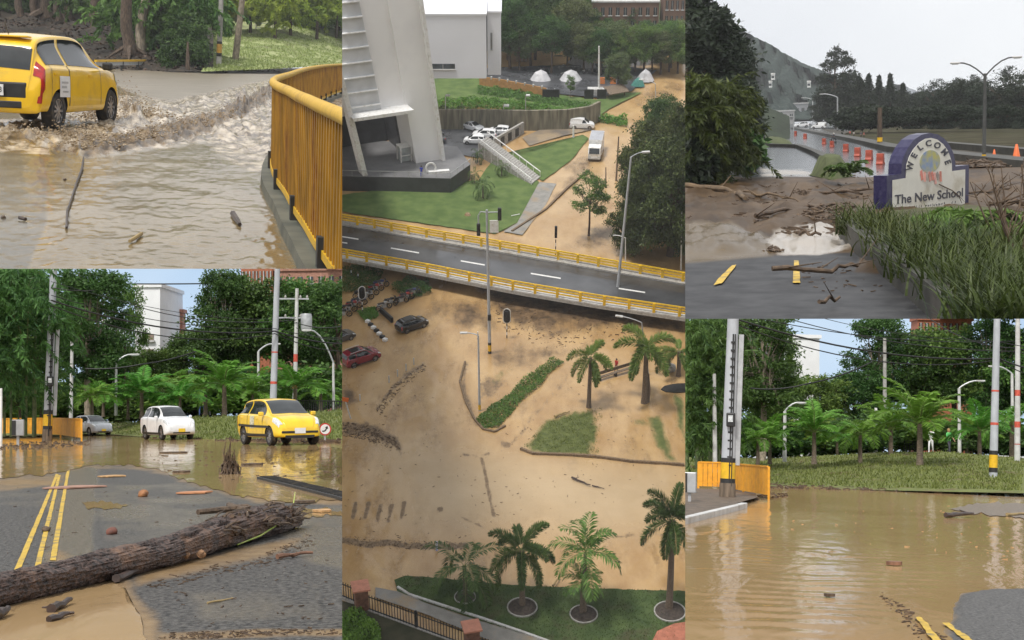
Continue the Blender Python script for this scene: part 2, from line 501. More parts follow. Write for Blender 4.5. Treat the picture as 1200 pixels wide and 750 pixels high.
def frond(rng, base, az, el, L, droop, nl, ll, lw, plume=False, twist=0.):
 """one palm frond: leaf quads and its rib points"""
 pts = []; p = np.array(base, float); e = el
 k = 12; d = None
 for i in range(k + 1):
  pts.append(p.copy())
  d = np.array([math.cos(az) * math.cos(e), math.sin(az) * math.cos(e), math.sin(e)])
  p = p + d * L / k
  e -= droop / k * (0.5 + 1.1 * i / k)
 pts = np.array(pts)
 t = np.linspace(.12, .995, nl)
 idx = t * k; i0 = np.clip(idx.astype(int), 0, k - 1); fr = (idx - i0)[:, None]
 C = pts[i0] * (1 - fr) + pts[i0 + 1] * fr
 D = unit(pts[i0 + 1] - pts[i0])
 side = unit(np.cross(D, np.array([0, 0, 1.]) + 1e-4)); upv = np.cross(side, D)
 V, T = [], []
 ln = ll * (np.sin(np.pi * np.clip(t * .86 + .1, 0, 1)) ** .7 * .9 + .12)
 ways = [(-1, 0), (1, 0)] if not plume else [(-1, .25), (1, .25), (-.6, .75), (.6, .75), (-.7, -.6), (.7, -.6)]
 for sx, uy in ways:
  a = D * .75 + side * sx * 1.0 + upv * (uy + .12) + rng.normal(size=(nl, 3)) * .13
  a = unit(a);
  tip = C + a * ln[:, None] + np.array([0, 0, -.22]) * ln[:, None] * (0 if plume else 1)
  mid = C + a * ln[:, None] * .5
  b = unit(np.cross(a, upv * (1 if not plume else .5) + side * .2 + rng.normal(size=(nl, 3)) * .25))
  V.append(np.stack([C, mid + b * lw * .5, tip, mid - b * lw * .5], 1))
  T.append(.5 + rng.normal(size=nl) * .14 + (0.12 if uy > .3 else 0))
 return np.concatenate(V), np.concatenate(T), pts
def palm_mesh(name, m, mrib, z, nf=13, L=2.2, ll=.45, lw=.05, nl=34, el=(1.2, -.1), droop=1.7, plume=False, seed=1, old=0):
 rng = np.random.default_rng(seed)
 V, T = [], []
 rib = MB()
 for i in range(nf):
  az = i * 2.39996 + rng.uniform(-.25, .25)
  e = el[0] + (el[1] - el[0]) * (i + .5) / nf + rng.uniform(-.12, .12)
  l = L * rng.uniform(.85, 1.1)
  v, t, pts = frond(rng, (0, 0, z + .04 * (nf - i) / nf), az, e, l, droop * rng.uniform(.8, 1.2), nl, ll, lw, plume)
  V.append(v); T.append(t + rng.uniform(-.2, .2))
  rib.tube(pts[::2], [.022 * (1 - .75 * q / 6) for q in range(len(pts[::2]))], 4, cap=False)
 return quads_mesh(name, np.concatenate(V), np.concatenate(T), m), rib
def limb_tree(mb, h, r, lobes, seed=0, bend=.25, base=0.):
 """tapered trunk with a limb into every lobe"""
 rg = random.Random(seed)
 top = Vector((rg.uniform(-bend, bend), rg.uniform(-bend, bend), h))
 pts = [Vector((0, 0, base - .15)), Vector((0, 0, base + .05)), top * .35 + Vector((rg.uniform(-.5, .5) * bend, 0, 0)), top * .7, top]
 mb.tube(pts, [r * 1.5, r * 1.1, r * .9, r * .75, r * .6], 9)
 for c, rr in lobes:
  c = Vector(c)
  st = top * rg.uniform(.6, .98)
  mid = (st + c) / 2 + Vector((rg.uniform(-.3, .3), rg.uniform(-.3, .3), -.1 * (c - st).length))
  mb.tube([st, mid, c], [r * .42, r * .28, r * .08], 6)
  for q in range(2):
   e = c + Vector((rg.uniform(-1, 1) * rr[0] * .7, rg.uniform(-1, 1) * rr[1] * .7, rg.uniform(-.2, .7) * rr[2]))
   mb.tube([mid, (mid + e) / 2 + Vector((0, 0, .15)), e], [r * .22, r * .14, r * .04], 5)
 return mb
def text_mesh(name, s, size, m, depth=.004, font=None, align='CENTER', shear=0., bold=0.):
 cu = bpy.data.curves.new(name, 'FONT'); cu.body = s; cu.size = size; cu.extrude = depth; cu.align_x = align; cu.align_y = 'CENTER'; cu.shear = shear; cu.offset = bold
 cu.resolution_u = 3
 o = bpy.data.objects.new(name, cu); COL.objects.link(o)
 dg = bpy.context.evaluated_depsgraph_get()
 me = bpy.data.meshes.new_from_object(o.evaluated_get(dg))
 bpy.data.objects.remove(o); bpy.data.curves.remove(cu)
 me.name = name
 me.materials.clear(); me.materials.append(m)
 return me
def xform(me, M4):
 me.transform(M4); me.update(); return me
# ------------------------------------------------------------------ cutting each terrace at its edge
def trim(P):
 dead = []
 pl = []
 for k, val in P.cuts.items():
  if k[0] == 'x':
   nrm = Vector((1, -(val - CX) / F, 0)).normalized() * (1 if k == 'x0' else -1)
  else:
   nrm = Vector((0, (val - CY) / F, 1)).normalized() * (-1 if k == 'y0' else 1)
  pl.append(nrm)
 bpy.context.view_layer.update()
 for root in P.roots:
  chain = [root] + list(root.children_recursive)
  ms = [o for o in chain if o.type == 'MESH']
  left = 0
  for o in ms:
   mw = o.matrix_world
   n = len(o.data.vertices)
   co = np.empty(n * 3, np.float32); o.data.vertices.foreach_get('co', co); co = co.reshape(-1, 3)
   W = co @ np.array(mw.to_3x3()).T + np.array(mw.translation) - np.array(CAM)
   ok = True
   for nrm in pl:
    d = W @ np.array(nrm)
    if d.max() <= 0: ok = False; break
   if not ok:
    dead.append(o); continue
   left += 1
   cut = [nrm for nrm in pl if (W @ np.array(nrm)).min() < 0]
   if not cut: continue
   me = o.data.copy(); o.data = me
   bm = bmesh.new(); bm.from_mesh(me)
   inv = mw.inverted()
   for nrm in cut:
    co_l = inv @ CAM
    no_l = (mw.to_3x3().transposed() @ nrm).normalized()
    bmesh.ops.bisect_plane(bm, geom=bm.verts[:] + bm.edges[:] + bm.faces[:], dist=1e-6, plane_co=co_l, plane_no=no_l, clear_inner=True)
   bm.to_mesh(me); bm.free()
   if len(me.polygons) == 0: dead.append(o); left -= 1
  if ms and not left: dead.append(root)
 for o in set(dead):
  bpy.data.objects.remove(o)
 for o in [o for o in bpy.data.objects if o.type == 'EMPTY' and not o.children and o.get('category')]:
  bpy.data.objects.remove(o)
# ------------------------------------------------------------------ shared surfaces
def paint(name, col, rough=.28):
 return mat(name, col, rough=rough, var=.05, scale=2.5, coat=.6, dirt=tuple(c * .82 + .02 for c in col), dscale=3)
M_GLASS = mat('dark_glass', (.02, .024, .026), rough=.06, var=.3, scale=2, spec=.7)
M_TYRE = mat('tyre_rubber', (.018, .017, .016), rough=.8, var=.3, scale=12, dirt=(.08, .06, .035), dscale=6)
M_ALLOY = mat('alloy', (.42, .42, .43), rough=.32, var=.1, metal=.8)
M_BLACK = mat('black_plastic', (.018, .018, .019), rough=.5, var=.3)
M_CHROME = mat('chrome', (.6, .6, .62), rough=.15, var=.05, metal=1)
M_LAMPGL = mat('headlamp_glass', (.55, .57, .58), rough=.08, var=.25, scale=14, coat=.8)
M_RED = mat('red_lens', (.35, .012, .012), rough=.12, var=.3, scale=10, coat=.7)
M_WHITE = mat('white_paint', (.74, .74, .73), rough=.5, var=.06, scale=3, dirt=(.55, .53, .48), dscale=2)
M_PLATE_Y = mat('plate_yellow', (.75, .5, .03), rough=.45, var=.05)
M_PLATE_W = mat('plate_white', (.7, .71, .72), rough=.45, var=.05)
M_STEEL = mat('galvanised_steel', (.42, .43, .44), rough=.45, var=.12, metal=.35, scale=4)
M_CONC = mat('concrete', (.34, .33, .31), rough=.85, var=.18, scale=5, bump=.004, dirt=(.22, .2, .17), dscale=1.6)
M_CONC_PALE = mat('pale_concrete', (.52, .52, .51), rough=.8, var=.12, scale=3, dirt=(.36, .34, .31), dscale=1.2)
M_YELLOW = mat('yellow_paint', (.72, .43, .015), rough=.5, var=.12, scale=6, dirt=(.5, .3, .03), dscale=3)
M_BLKP = mat('black_paint', (.02, .02, .02), rough=.6, var=.3)
M_WOOD = mat('weathered_wood', (.16, .12, .085), rough=.85, var=.35, scale=8, stretch=(1, 1, .15), bump=.006)
M_BARK = mat('bark', (.085, .06, .042), rough=.9, var=.45, scale=14, stretch=(1, 1, .3), bump=.02, bscale=22)
M_BARK_PALE = mat('pale_bark', (.24, .2, .15), rough=.9, var=.35, scale=10, stretch=(1, 1, .4), bump=.015)
M_PALMTR = mat('palm_trunk', (.15, .115, .085), rough=.9, var=.35, scale=9, stretch=(1, 1, 2.4), bump=.02, bscale=14)
M_CABLE = mat('cable', (.012, .012, .013), rough=.6, var=.2)
M_DEBRIS = mat('wet_debris', (.055, .035, .022), rough=.6, var=.5, scale=16, bump=.01, col2=(.13, .085, .05))
M_PLANK = mat('pale_plank', (.45, .27, .12), rough=.7, var=.25, scale=9, stretch=(1, 4, 1))
M_BRICK = mat('red_brick', (.36, .13, .07), rough=.85, var=.2, scale=7, dirt=(.25, .1, .06), dscale=2)
# ------------------------------------------------------------------ cars
def cr1(a, b, c, d, t):
 return .5 * ((2 * b) + (-a + c) * t + (2 * a - 5 * b + 4 * c - d) * t * t + (-a + 3 * b - 3 * c + d) * t ** 3)
def spl(rows, t):
 """Catmull-Rom through rows of floats, t in station units"""
 n = len(rows) - 1
 t = min(max(t, 0), n); i = min(int(t), n - 1); f = t - i
 a, b, c, d = rows[max(i - 1, 0)], rows[i], rows[i + 1], rows[min(i + 2, n)]
 return [cr1(a[k], b[k], c[k], d[k], f) for k in range(len(b))]
SHAPES = {
 'hatch': dict(L=3.6, st=[(-1.80, .36, .60, .66, .60, .66, .56), (-1.76, .27, .80, .92, .72, .77, .60), (-1.70, .29, .93, 1.12, .76, .79, .60), (-1.54, .29, .97, 1.37, .78, .80, .585),
 (-1.20, .27, .97, 1.46, .79, .80, .57), (-.45, .25, .95, 1.495, .80, .80, .575), (.22, .25, .93, 1.44, .80, .80, .575), (.72, .25, .92, 1.18, .80, .79, .60), (1.02, .25, .91, 1.00, .80, .78, .64),
 (1.40, .26, .84, .92, .79, .76, .60), (1.66, .27, .70, .80, .74, .70, .52), (1.78, .28, .55, .62, .66, .62, .46), (1.80, .34, .48, .52, .58, .56, .40)],
 wb=(-1.17, 1.16), wr=.30, glass=dict(ws=(6.05, 8.0), rear=(1.15, 2.62), side=[(2.75, 4.55), (4.68, 7.0)]), track=.70),
 'suv': dict(L=4.25, st=[(-2.12, .42, .70, .78, .64, .72, .60), (-2.08, .32, .92, 1.02, .80, .84, .68), (-2.0, .28, 1.02, 1.22, .85, .87, .66), (-1.78, .26, 1.06, 1.50, .87, .885, .62),
 (-1.35, .24, 1.07, 1.62, .88, .89, .60), (-.5, .23, 1.05, 1.66, .885, .89, .61), (.25, .23, 1.03, 1.60, .885, .885, .61), (.80, .23, 1.02, 1.33, .88, .875, .64), (1.14, .23, 1.02, 1.12, .88, .865, .70),
 (1.62, .24, .96, 1.04, .87, .84, .66), (1.94, .27, .82, .93, .82, .78, .58), (2.08, .34, .64, .74, .74, .70, .50), (2.12, .40, .54, .60, .66, .62, .44)],
 wb=(-1.30, 1.27), wr=.345, glass=dict(ws=(6.05, 8.0), rear=(1.4, 2.7), side=[(2.8, 4.5), (4.62, 7.0)]), track=.775),
 'van': dict(L=4.3, st=[(-2.15, .40, .72, 1.2, .66, .76, .66), (-2.13, .30, .95, 1.66, .80, .83, .72), (-2.06, .26, 1.05, 1.80, .84, .86, .72), (-1.7, .24, 1.07, 1.86, .86, .87, .70),
 (-1.1, .24, 1.07, 1.88, .87, .87, .70), (-.4, .23, 1.06, 1.86, .87, .87, .69), (.35, .23, 1.04, 1.70, .87, .87, .66), (.85, .23, 1.03, 1.38, .87, .86, .66), (1.2, .23, 1.01, 1.12, .87, .85, .70),
 (1.65, .24, .93, 1.0, .86, .82, .64), (1.95, .27, .78, .88, .80, .76, .56), (2.1, .34, .62, .70, .72, .68, .48), (2.14, .40, .54, .58, .64, .60, .42)],
 wb=(-1.3, 1.32), wr=.32, glass=dict(ws=(6.1, 8.0), rear=None, side=[(5.35, 7.0)]), track=.76),
 'sedan': dict(L=4.3, st=[(-2.14, .40, .66, .72, .62, .70, .56), (-2.10, .30, .82, .90, .76, .80, .62), (-1.9, .27, .90, .98, .82, .84, .66), (-1.55, .25, .93, 1.02, .84, .85, .66),
 (-1.15, .23, .94, 1.26, .85, .86, .58), (-.55, .22, .93, 1.43, .86, .86, .55), (.1, .22, .92, 1.42, .86, .86, .56), (.65, .22, .91, 1.20, .86, .85, .60), (1.02, .22, .90, .99, .86, .84, .66),
 (1.55, .23, .83, .90, .84, .80, .62), (1.92, .26, .70, .79, .78, .74, .54), (2.1, .33, .56, .63, .70, .66, .46), (2.14, .39, .48, .53, .62, .58, .40)],
 wb=(-1.3, 1.28), wr=.31, glass=dict(ws=(6.05, 8.0), rear=(3.3, 4.9), side=[(3.75, 5.35), (5.48, 7.0)]), track=.75),
}
class CarBody:
 def __init__(s, kind):
  q = SHAPES[kind]; s.q = q; s.st = q['st']
 def ring(s, t):
  x, zl, zb, zt, wl, wb, wt = spl(s.st, t)
  zg = max(zt - .07, zb + .6 * (zt - zb))
  return [(x, 0, zl), (x, wl * .80, zl), (x, wl * .98, zl + .05), (x, (wl + wb) / 2 + .012, zl + (zb - zl) * .48), (x, wb, zb - .03), (x, wb - .018 - .1 * (wb - wt), zb + .035),
    (x, wb - .03 - (wb - wt) * .8, zb + (zg - zb) * .72), (x, wt - .01, zg + .03), (x, wt * .80, zt - .008), (x, 0, zt + .018)]
 def E(s, t, u):
  """surface point; u: 0 sill centre .. 4 belt .. 7 roof edge .. 9 roof centre"""
  y = spl(s.ring(t), u)
  return Vector((y[0], max(y[1], 0), y[2]))
 def body(s, name, m, arches=True):
  q = s.q; n = len(s.st) - 1
  ts = [i / 5 for i in range(n * 5 + 1)]
  us = [0, .6, 1, 1.35, 1.7, 2, 2.3, 2.7, 3, 3.35, 3.7, 4, 4.25, 4.5, 4.8, 5.2, 5.6, 6, 6.4, 6.8, 7.1, 7.4, 7.7, 8, 8.4, 8.8, 9]
  ringn = 2 * len(us) - 2
  mb = MB(); vs = []
  for t in ts:
   half = [s.E(t, u) for u in us]
   vs += half + [Vector((p.x, -p.y, p.z)) for p in half[-2:0:-1]]
  fs = []
  for i in range(len(ts) - 1):
   for k in range(ringn):
    fs.append((i * ringn + k, i * ringn + (k + 1) % ringn, (i + 1) * ringn + (k + 1) % ringn, (i + 1) * ringn + k))
  fs.append(tuple(range(ringn))); fs.append(tuple((len(ts) - 1) * ringn + k for k in range(ringn))[::-1])
  mb.add(vs, fs)
  me = mb.mesh(name, m, False)
  if arches:
   o = bpy.data.objects.new('tmp', me); COL.objects.link(o)
   cut = MB()
   for x in q['wb']:
    for sg in (-1, 1):
     cut.lathe([(q['wr'] * 1.17, q['track'] - .16), (q['wr'] * 1.17, 1.2)], 28, (x, 0, q['wr']), 'y') if sg > 0 else cut.lathe([(q['wr'] * 1.17, -1.2), (q['wr'] * 1.17, -q['track'] + .16)], 28, (x, 0, q['wr']), 'y')
   c = bpy.data.objects.new('tmpc', cut.mesh('tmpc', M_BLACK)); COL.objects.link(c)
   md = o.modifiers.new('b', 'BOOLEAN'); md.operation = 'DIFFERENCE'; md.object = c; md.solver = 'EXACT'
   try: md.material_mode = 'TRANSFER'
   except Exception: pass
   dg = bpy.context.evaluated_depsgraph_get()
   m2 = bpy.data.meshes.new_from_object(o.evaluated_get(dg))
   bpy.data.objects.remove(o); bpy.data.objects.remove(c)
   if len(m2.polygons) > 100: me = m2
  me.polygons.foreach_set('use_smooth', [True] * len(me.polygons))
  try: me.set_sharp_from_angle(angle=rad(38))
  except Exception: pass
  return me
 def pane(s, t0, t1, u0, u1, off=.007, nt_=14, nu=7, sides=(1, -1), slant=(0, 0), both=False):
  """patch lying just off the body; slant shifts t at the top edge"""
  mb = MB()
  for sg in sides:
   g = []
   for j in range(nu + 1):
    u = u0 + (u1 - u0) * j / nu; fj = j / nu
    for i in range(nt_ + 1):
     a = t0 + slant[0] * fj; b = t1 + slant[1] * fj
     t = a + (b - a) * i / nt_
     p = s.E(t, u); e = .02
     du = s.E(t, min(u + e, 9)) - s.E(t, u - e); dt = s.E(min(t + e, len(s.st) - 1), u) - s.E(max(t - e, 0), u)
     nn = dt.cross(du)
     if nn.length > 1e-9: nn.normalize()
     if nn.dot(Vector((0, p.y, p.z - .7)) + Vector((p.x * .3, 0, 0))) < 0: nn = -nn
     p = p + nn * off
     g.append((p.x, p.y * sg, p.z))
   fs = [(j * (nt_ + 1) + i, j * (nt_ + 1) + i + 1, (j + 1) * (nt_ + 1) + i + 1, (j + 1) * (nt_ + 1) + i) for j in range(nu) for i in range(nt_)]
   mb.add(g, fs)
  return mb
 def across(s, t0, t1, u0, off=.007, nt_=12, nu=6, slant=(0, 0)):
  """patch over both halves of the roof side: windscreen, tailgate glass"""
  mb = MB(); g = []
  us = [u0 + (9 - u0) * j / nu for j in range(nu + 1)]
  row = [(u, 1) for u in us] + [(u, -1) for u in us[-2::-1]]
  for u, sg in row:
   fj = (u - u0) / (9 - u0)
   for i in range(nt_ + 1):
    a = t0 + slant[0] * fj; b = t1 + slant[1] * fj
    t = a + (b - a) * i / nt_
    p = s.E(t, u); e = .02
    du = s.E(t, min(u + e, 9)) - s.E(t, u - e); dt = s.E(t + e, u) - s.E(max(t - e, 0), u)
    nn = dt.cross(du)
    if nn.length > 1e-9: nn.normalize()
    if nn.z < 0: nn = -nn
    p = p + nn * off
    g.append((p.x, p.y * sg, p.z))
  m_ = nt_ + 1
  mb.add(g, [(j * m_ + i, j * m_ + i + 1, (j + 1) * m_ + i + 1, (j + 1) * m_ + i) for j in range(len(row) - 1) for i in range(nt_)])
  return mb
def wheel_parts(root, x, y, r, wd=.2, spokes=9, rim=M_ALLOY, hub=None, dark=True):
 sg = 1 if y > 0 else -1
 t = MB()
 prof = [(r * .66, -wd / 2), (r * .93, -wd / 2), (r, -wd * .33), (r, wd * .33), (r * .93, wd / 2), (r * .66, wd / 2), (r * .62, wd * .3), (r * .62, -wd * .3)]
 n = 28; vs = []; fs = []
 for rr, yy in prof:
  for k in range(n):
   a = 2 * math.pi * k / n
   vs.append((x + rr * math.cos(a), y + yy, r + rr * math.sin(a)))
 for i in range(len(prof)):
  j = (i + 1) % len(prof)
  for k in range(n): fs.append((i * n + k, i * n + (k + 1) % n, j * n + (k + 1) % n, j * n + k))
 t.add(vs, fs)
 w_ = part(root, 'wheel', t, M_TYRE, True)
 d = MB()
 d.lathe([(r * .63, y + sg * wd * .02), (r * .63, y + sg * wd * .06)], 24, (x, 0, r), 'y')
 part(w_, 'wheel_dish', d, M_BLACK if dark else rim)
 b = MB()
 yo = y + sg * wd * .36
 for k in range(spokes):
  a = 2 * math.pi * k / spokes
  b.bar((x + math.cos(a) * r * .08, yo, r + math.sin(a) * r * .08), (x + math.cos(a) * r * .62, yo - sg * .01, r + math.sin(a) * r * .62), .035 * r / .29, .03, (0, 1, 0))
 b.lathe([(r * .15, yo - sg * .02), (r * .15, yo + sg * .02)], 12, (x, 0, r), 'y')
 rb = MB(); n2 = 24
 vs = []; fs = []
 for rr, yy in ((r * .6, yo - .015), (r * .66, yo - .015), (r * .66, yo + .015), (r * .6, yo + .015)):
  for k in range(n2):
   a = 2 * math.pi * k / n2
   vs.append((x + rr * math.cos(a), yy, r + rr * math.sin(a)))
 for i in range(4):
  j = (i + 1) % 4
  for k in range(n2): fs.append((i * n2 + k, i * n2 + (k + 1) % n2, j * n2 + (k + 1) % n2, j * n2 + k))
 b.add(vs, fs)
 part(w_, 'rim', b, rim)
 return w_
def car(P, kind, body_m, name, label, cat, loc=(0, 0, 0), rz=0., scale=1., group=None, plate=('', None), detail=1, lights='both', trim_m=None, spokes=9, glass_m=None, mirror_m=None, sill=True):
 B = CarBody(kind); q = SHAPES[kind]; n = len(q['st']) - 1
 gm = glass_m or M_GLASS
 root = thing(P, name, label, cat, loc, rz, group, scale)
 part(root, 'body', B.body('body', body_m))
 G = q['glass']
 part(root, 'windscreen', B.across(G['ws'][0], G['ws'][1] - .12, 7.35, slant=(0, .1)), gm, True)
 if G['rear']: part(root, 'rear_window', B.across(G['rear'][0], G['rear'][1], 7.35, slant=(0, 0)), gm, True)
 for i, (a, b) in enumerate(G['side']):
  last = i == len(G['side']) - 1
  for sg in (1, -1):
   part(root, 'side_window', B.pane(a + (.0 if i else .15), b, 5.12, 6.75, sides=(sg,), slant=((.0 if i else .3), -.85 if last else 0)), gm, True)
 for x in q['wb']:
  for sg in (1, -1):
   wheel_parts(root, x, sg * (q['track'] + .0), q['wr'], .19, spokes)
 L2 = q['L'] / 2
 xf = q['st'][-1][0]; xr = q['st'][0][0]
 zb = q['st'][-2][2]
 for sg in (1, -1):
  part(root, 'headlight', B.pane(n - 3.0, n - 1.55, 3.75, 5.6, sides=(sg,), off=.008), M_LAMPGL, True)
  part(root, 'tail_light', B.pane(.75, 1.9 if kind != 'sedan' else 1.4, 3.2, 5.8 if kind != 'van' else 5.2, sides=(sg,), off=.01, slant=(.3, .5)), M_RED, True)
  mm = MB(); zc = q['st'][7][2]; xc = q['st'][7][0]
  mm.box((xc, sg * (q['st'][7][5] + .10), zc + .09), (.10, .17, .13), rz=sg * .2)
  mo = part(root, 'wing_mirror', bevel(mm.mesh('wing_mirror', mirror_m or trim_m or body_m), .03))
 if detail:
  g = MB(); g.box((xf - .055, 0, zb - .045), (.06, .58, .10)); g.box((xf - .03, 0, zb - .27), (.05, .95, .09))
  part(root, 'grille', bevel(g.mesh('grille', M_BLACK), .012))
  b = MB(); b.box((xr + .02, 0, .40), (.05, .92, .12)); part(root, 'bumper_insert', bevel(b.mesh('bumper_insert', M_BLACK), .02))
  for sg in (1, -1):
   if sill: part(root, 'sill', B.pane(3.2, 8.2, 1.9, 2.35, sides=(sg,), off=.006), M_BLACK, True)
   for tt in ((4.15, 6.2) if len(G['side']) > 1 else (6.0,)):
    h = MB(); p = B.E(tt - .35, 4.1); h.box((p.x, sg * (p.y + .012), p.z - .07), (.16, .03, .03))
    part(root, 'door_handle', h, trim_m or body_m)
   sm = MB()
   for tt in ((4.6, 6.75, 3.3) if len(G['side']) > 1 else (5.2, 6.75)):
    sm2 = B.pane(tt, tt + .035, 2.3, 5.1, sides=(sg,), off=.003, nt_=1, nu=10)
    sm.add(sm2.v, sm2.f)
   part(root, 'door_seam', sm, M_BLACK)
 if plate[1]:
  for xx, yaw_ in ((xf + .012, 0), (xr - .03, math.pi)):
   pm = MB(); pm.box((xx, 0, .47 if xx > 0 else .62), (.02, .36, .17))
   pp = part(root, 'number_plate', pm, plate[1])
   if plate[0]:
    tm = text_mesh('plate_text', plate[0], .12, M_BLKP, .002)
    xform(tm, Matrix.Translation((xx + (.012 if xx > 0 else -.012), 0, .47 if xx > 0 else .62)) @ Matrix.Rotation(math.pi / 2 if xx > 0 else -math.pi / 2, 4, 'Z') @ Matrix.Rotation(math.pi / 2, 4, 'X'))
    part(pp, 'plate_text', tm)
 return root
# ------------------------------------------------------------------ people: one skinned body, hair and clothes as zones of it
M_SKIN = mat('skin', (.36, .2, .13), rough=.6, var=.08)
M_HAIR = mat('dark_hair', (.02, .014, .01), rough=.6, var=.3)
def cloth(name, c): return mat(name, c, rough=.85, var=.12, scale=18, bump=.004)
def person(P, label, loc, rz=0., shirt=M_WHITE, legs=M_BLACK, pose='stand', hair=M_HAIR, scale=1., group=None, shoes=M_BLACK, arm=None, helmet=None):
 J = {'pel': (0, 0, .95), 'spine': (0, 0, 1.15), 'chest': (0, .01, 1.36), 'neck': (0, 0, 1.50), 'jaw': (0, .02, 1.58), 'head': (0, .015, 1.66), 'crown': (0, 0, 1.74)}
 st = .16 if pose == 'walk' else .03
 for s_, sg in (('l', -1), ('r', 1)):
  k = st * sg
  J['hip' + s_] = (sg * .09, 0, .90); J['kn' + s_] = (sg * .10, .02 + k * .6 + (.04 if pose == 'walk' else 0), .50); J['an' + s_] = (sg * .10, k * 1.3 - .02, .09); J['to' + s_] = (sg * .12, k * 1.3 + .15, .035)
  J['sh' + s_] = (sg * .18, 0, 1.42); J['el' + s_] = (sg * .25, -.03 - k * .8, 1.16); J['wr' + s_] = (sg * .25, .06 - k * 1.4, .93); J['ha' + s_] = (sg * .245, .09 - k * 1.5, .84)
 if pose == 'ride':
  for s_, sg in (('l', -1), ('r', 1)):
   J['kn' + s_] = (sg * .2, .42, .84); J['an' + s_] = (sg * .17, .32, .42); J['to' + s_] = (sg * .17, .47, .38); J['el' + s_] = (sg * .28, .22, 1.17); J['wr' + s_] = (sg * .26, .46, 1.12); J['ha' + s_] = (sg * .25, .53, 1.12)
 if arm:
  J['elr'] = (.3, .12, 1.2); J['wrr'] = (.34, .34, 1.1); J['har'] = (.35, .42, 1.1)
 rr = {'pel': .145, 'spine': .13, 'chest': .155, 'neck': .055, 'jaw': .08, 'head': .098, 'crown': .07}
 for s_ in 'lr':
  rr.update({'hip' + s_: .095, 'kn' + s_: .06, 'an' + s_: .042, 'to' + s_: .035, 'sh' + s_: .07, 'el' + s_: .043, 'wr' + s_: .03, 'ha' + s_: .036})
 E = [('pel', 'spine'), ('spine', 'chest'), ('chest', 'neck'), ('neck', 'jaw'), ('jaw', 'head'), ('head', 'crown')]
 for s_ in 'lr':
  E += [('pel', 'hip' + s_), ('hip' + s_, 'kn' + s_), ('kn' + s_, 'an' + s_), ('an' + s_, 'to' + s_), ('chest', 'sh' + s_), ('sh' + s_, 'el' + s_), ('el' + s_, 'wr' + s_), ('wr' + s_, 'ha' + s_)]
 names = list(J)
 me = bpy.data.meshes.new('sk'); me.from_pydata([J[k] for k in names], [(names.index(a), names.index(b)) for a, b in E], [])
 o = bpy.data.objects.new('sk', me); COL.objects.link(o)
 md = o.modifiers.new('skin', 'SKIN')
 for i, k in enumerate(names):
  v = me.skin_vertices[0].data[i]; v.radius = (rr[k] * (1.12 if k in ('chest', 'pel', 'spine') else 1), rr[k] * (.75 if k in ('chest', 'pel', 'spine') else 1)); v.use_root = (k == 'pel')
 o.modifiers.new('sub', 'SUBSURF').levels = 2
 dg = bpy.context.evaluated_depsgraph_get()
 m2 = bpy.data.meshes.new_from_object(o.evaluated_get(dg)); bpy.data.objects.remove(o); bpy.data.meshes.remove(me)
 m2.name = 'person'
 m2.materials.clear()
 for q in (M_SKIN, shirt, legs, shoes): m2.materials.append(q)
 for p in m2.polygons:
  c = p.center; p.use_smooth = True
  mi = 0
  if c.z < .10 and pose != 'ride': mi = 3
  elif c.z < .93 and abs(c.x) < .22 and not (c.z > .8 and abs(c.x) > .2): mi = 2
  elif c.z < 1.50 and (c.z > 1.17 or abs(c.x) < .2): mi = 1
  if pose == 'ride' and c.z < .93: mi = 2
  p.material_index = mi
 r = single(P, 'person', m2, None, label, 'person', loc, rz, group, scale)
 hb = MB(); hb.lathe([(.04, 1.775), (.085, 1.755), (.108, 1.70), (.112, 1.65), (.10, 1.60), (.085, 1.56)], 12, (0, -.012, 0))
 h = part(r, 'helmet' if helmet else 'hair', hb, helmet or hair, True)
 return r
# ------------------------------------------------------------------ motorcycle
def motorcycle(P, label='', col=M_BLACK):
 r = thing(P, 'motorcycle', label, 'motorcycle')
 for x in (-.62, .64):
  t = MB(); n = 18; vs = []; fs = []
  for rr, yy in ((.22, -.05), (.30, -.04), (.30, .04), (.22, .05)):
   for k in range(n):
    a = 2 * math.pi * k / n; vs.append((x + rr * math.cos(a), yy, .3 + rr * math.sin(a)))
  for i in range(4):
   j = (i + 1) % 4
   for k in range(n): fs.append((i * n + k, i * n + (k + 1) % n, j * n + (k + 1) % n, j * n + k))
  t.add(vs, fs)
  for k in range(5):
   a = 2 * math.pi * k / 5; t.bar((x, 0, .3), (x + .23 * math.cos(a), 0, .3 + .23 * math.sin(a)), .03, .03, (0, 1, 0))
  part(r, 'wheel', t, M_TYRE)
 f = MB(); f.tube([(.64, .07, .3), (.42, .07, .92)], .025, 6); f.tube([(.64, -.07, .3), (.42, -.07, .92)], .025, 6); part(r, 'fork', f, M_CHROME)
 e = MB(); e.box((.02, 0, .42), (.42, .24, .32)); e.tube([(.1, .13, .3), (-.6, .15, .36)], .04, 6); part(r, 'engine', e, M_STEEL)
 b = MB(); b.box((.18, 0, .76), (.42, .24, .2), ry=.12, taper=.75); b.box((-.52, 0, .68), (.42, .2, .14), ry=-.12); b.box((.62, 0, .64), (.3, .12, .04)); part(r, 'fairing', bevel(b.mesh('fairing', col), .03))
 s_ = MB(); s_.box((-.3, 0, .78), (.66, .24, .09), ry=.06); part(r, 'seat', bevel(s_.mesh('seat', M_BLACK), .025))
 h = MB(); h.tube([(.33, .36, .98), (.42, .1, .95), (.42, -.1, .95), (.33, -.36, .98)], .016, 6); h.box((.5, 0, .86), (.12, .18, .16)); part(r, 'handlebar', h, M_BLACK)
 return r
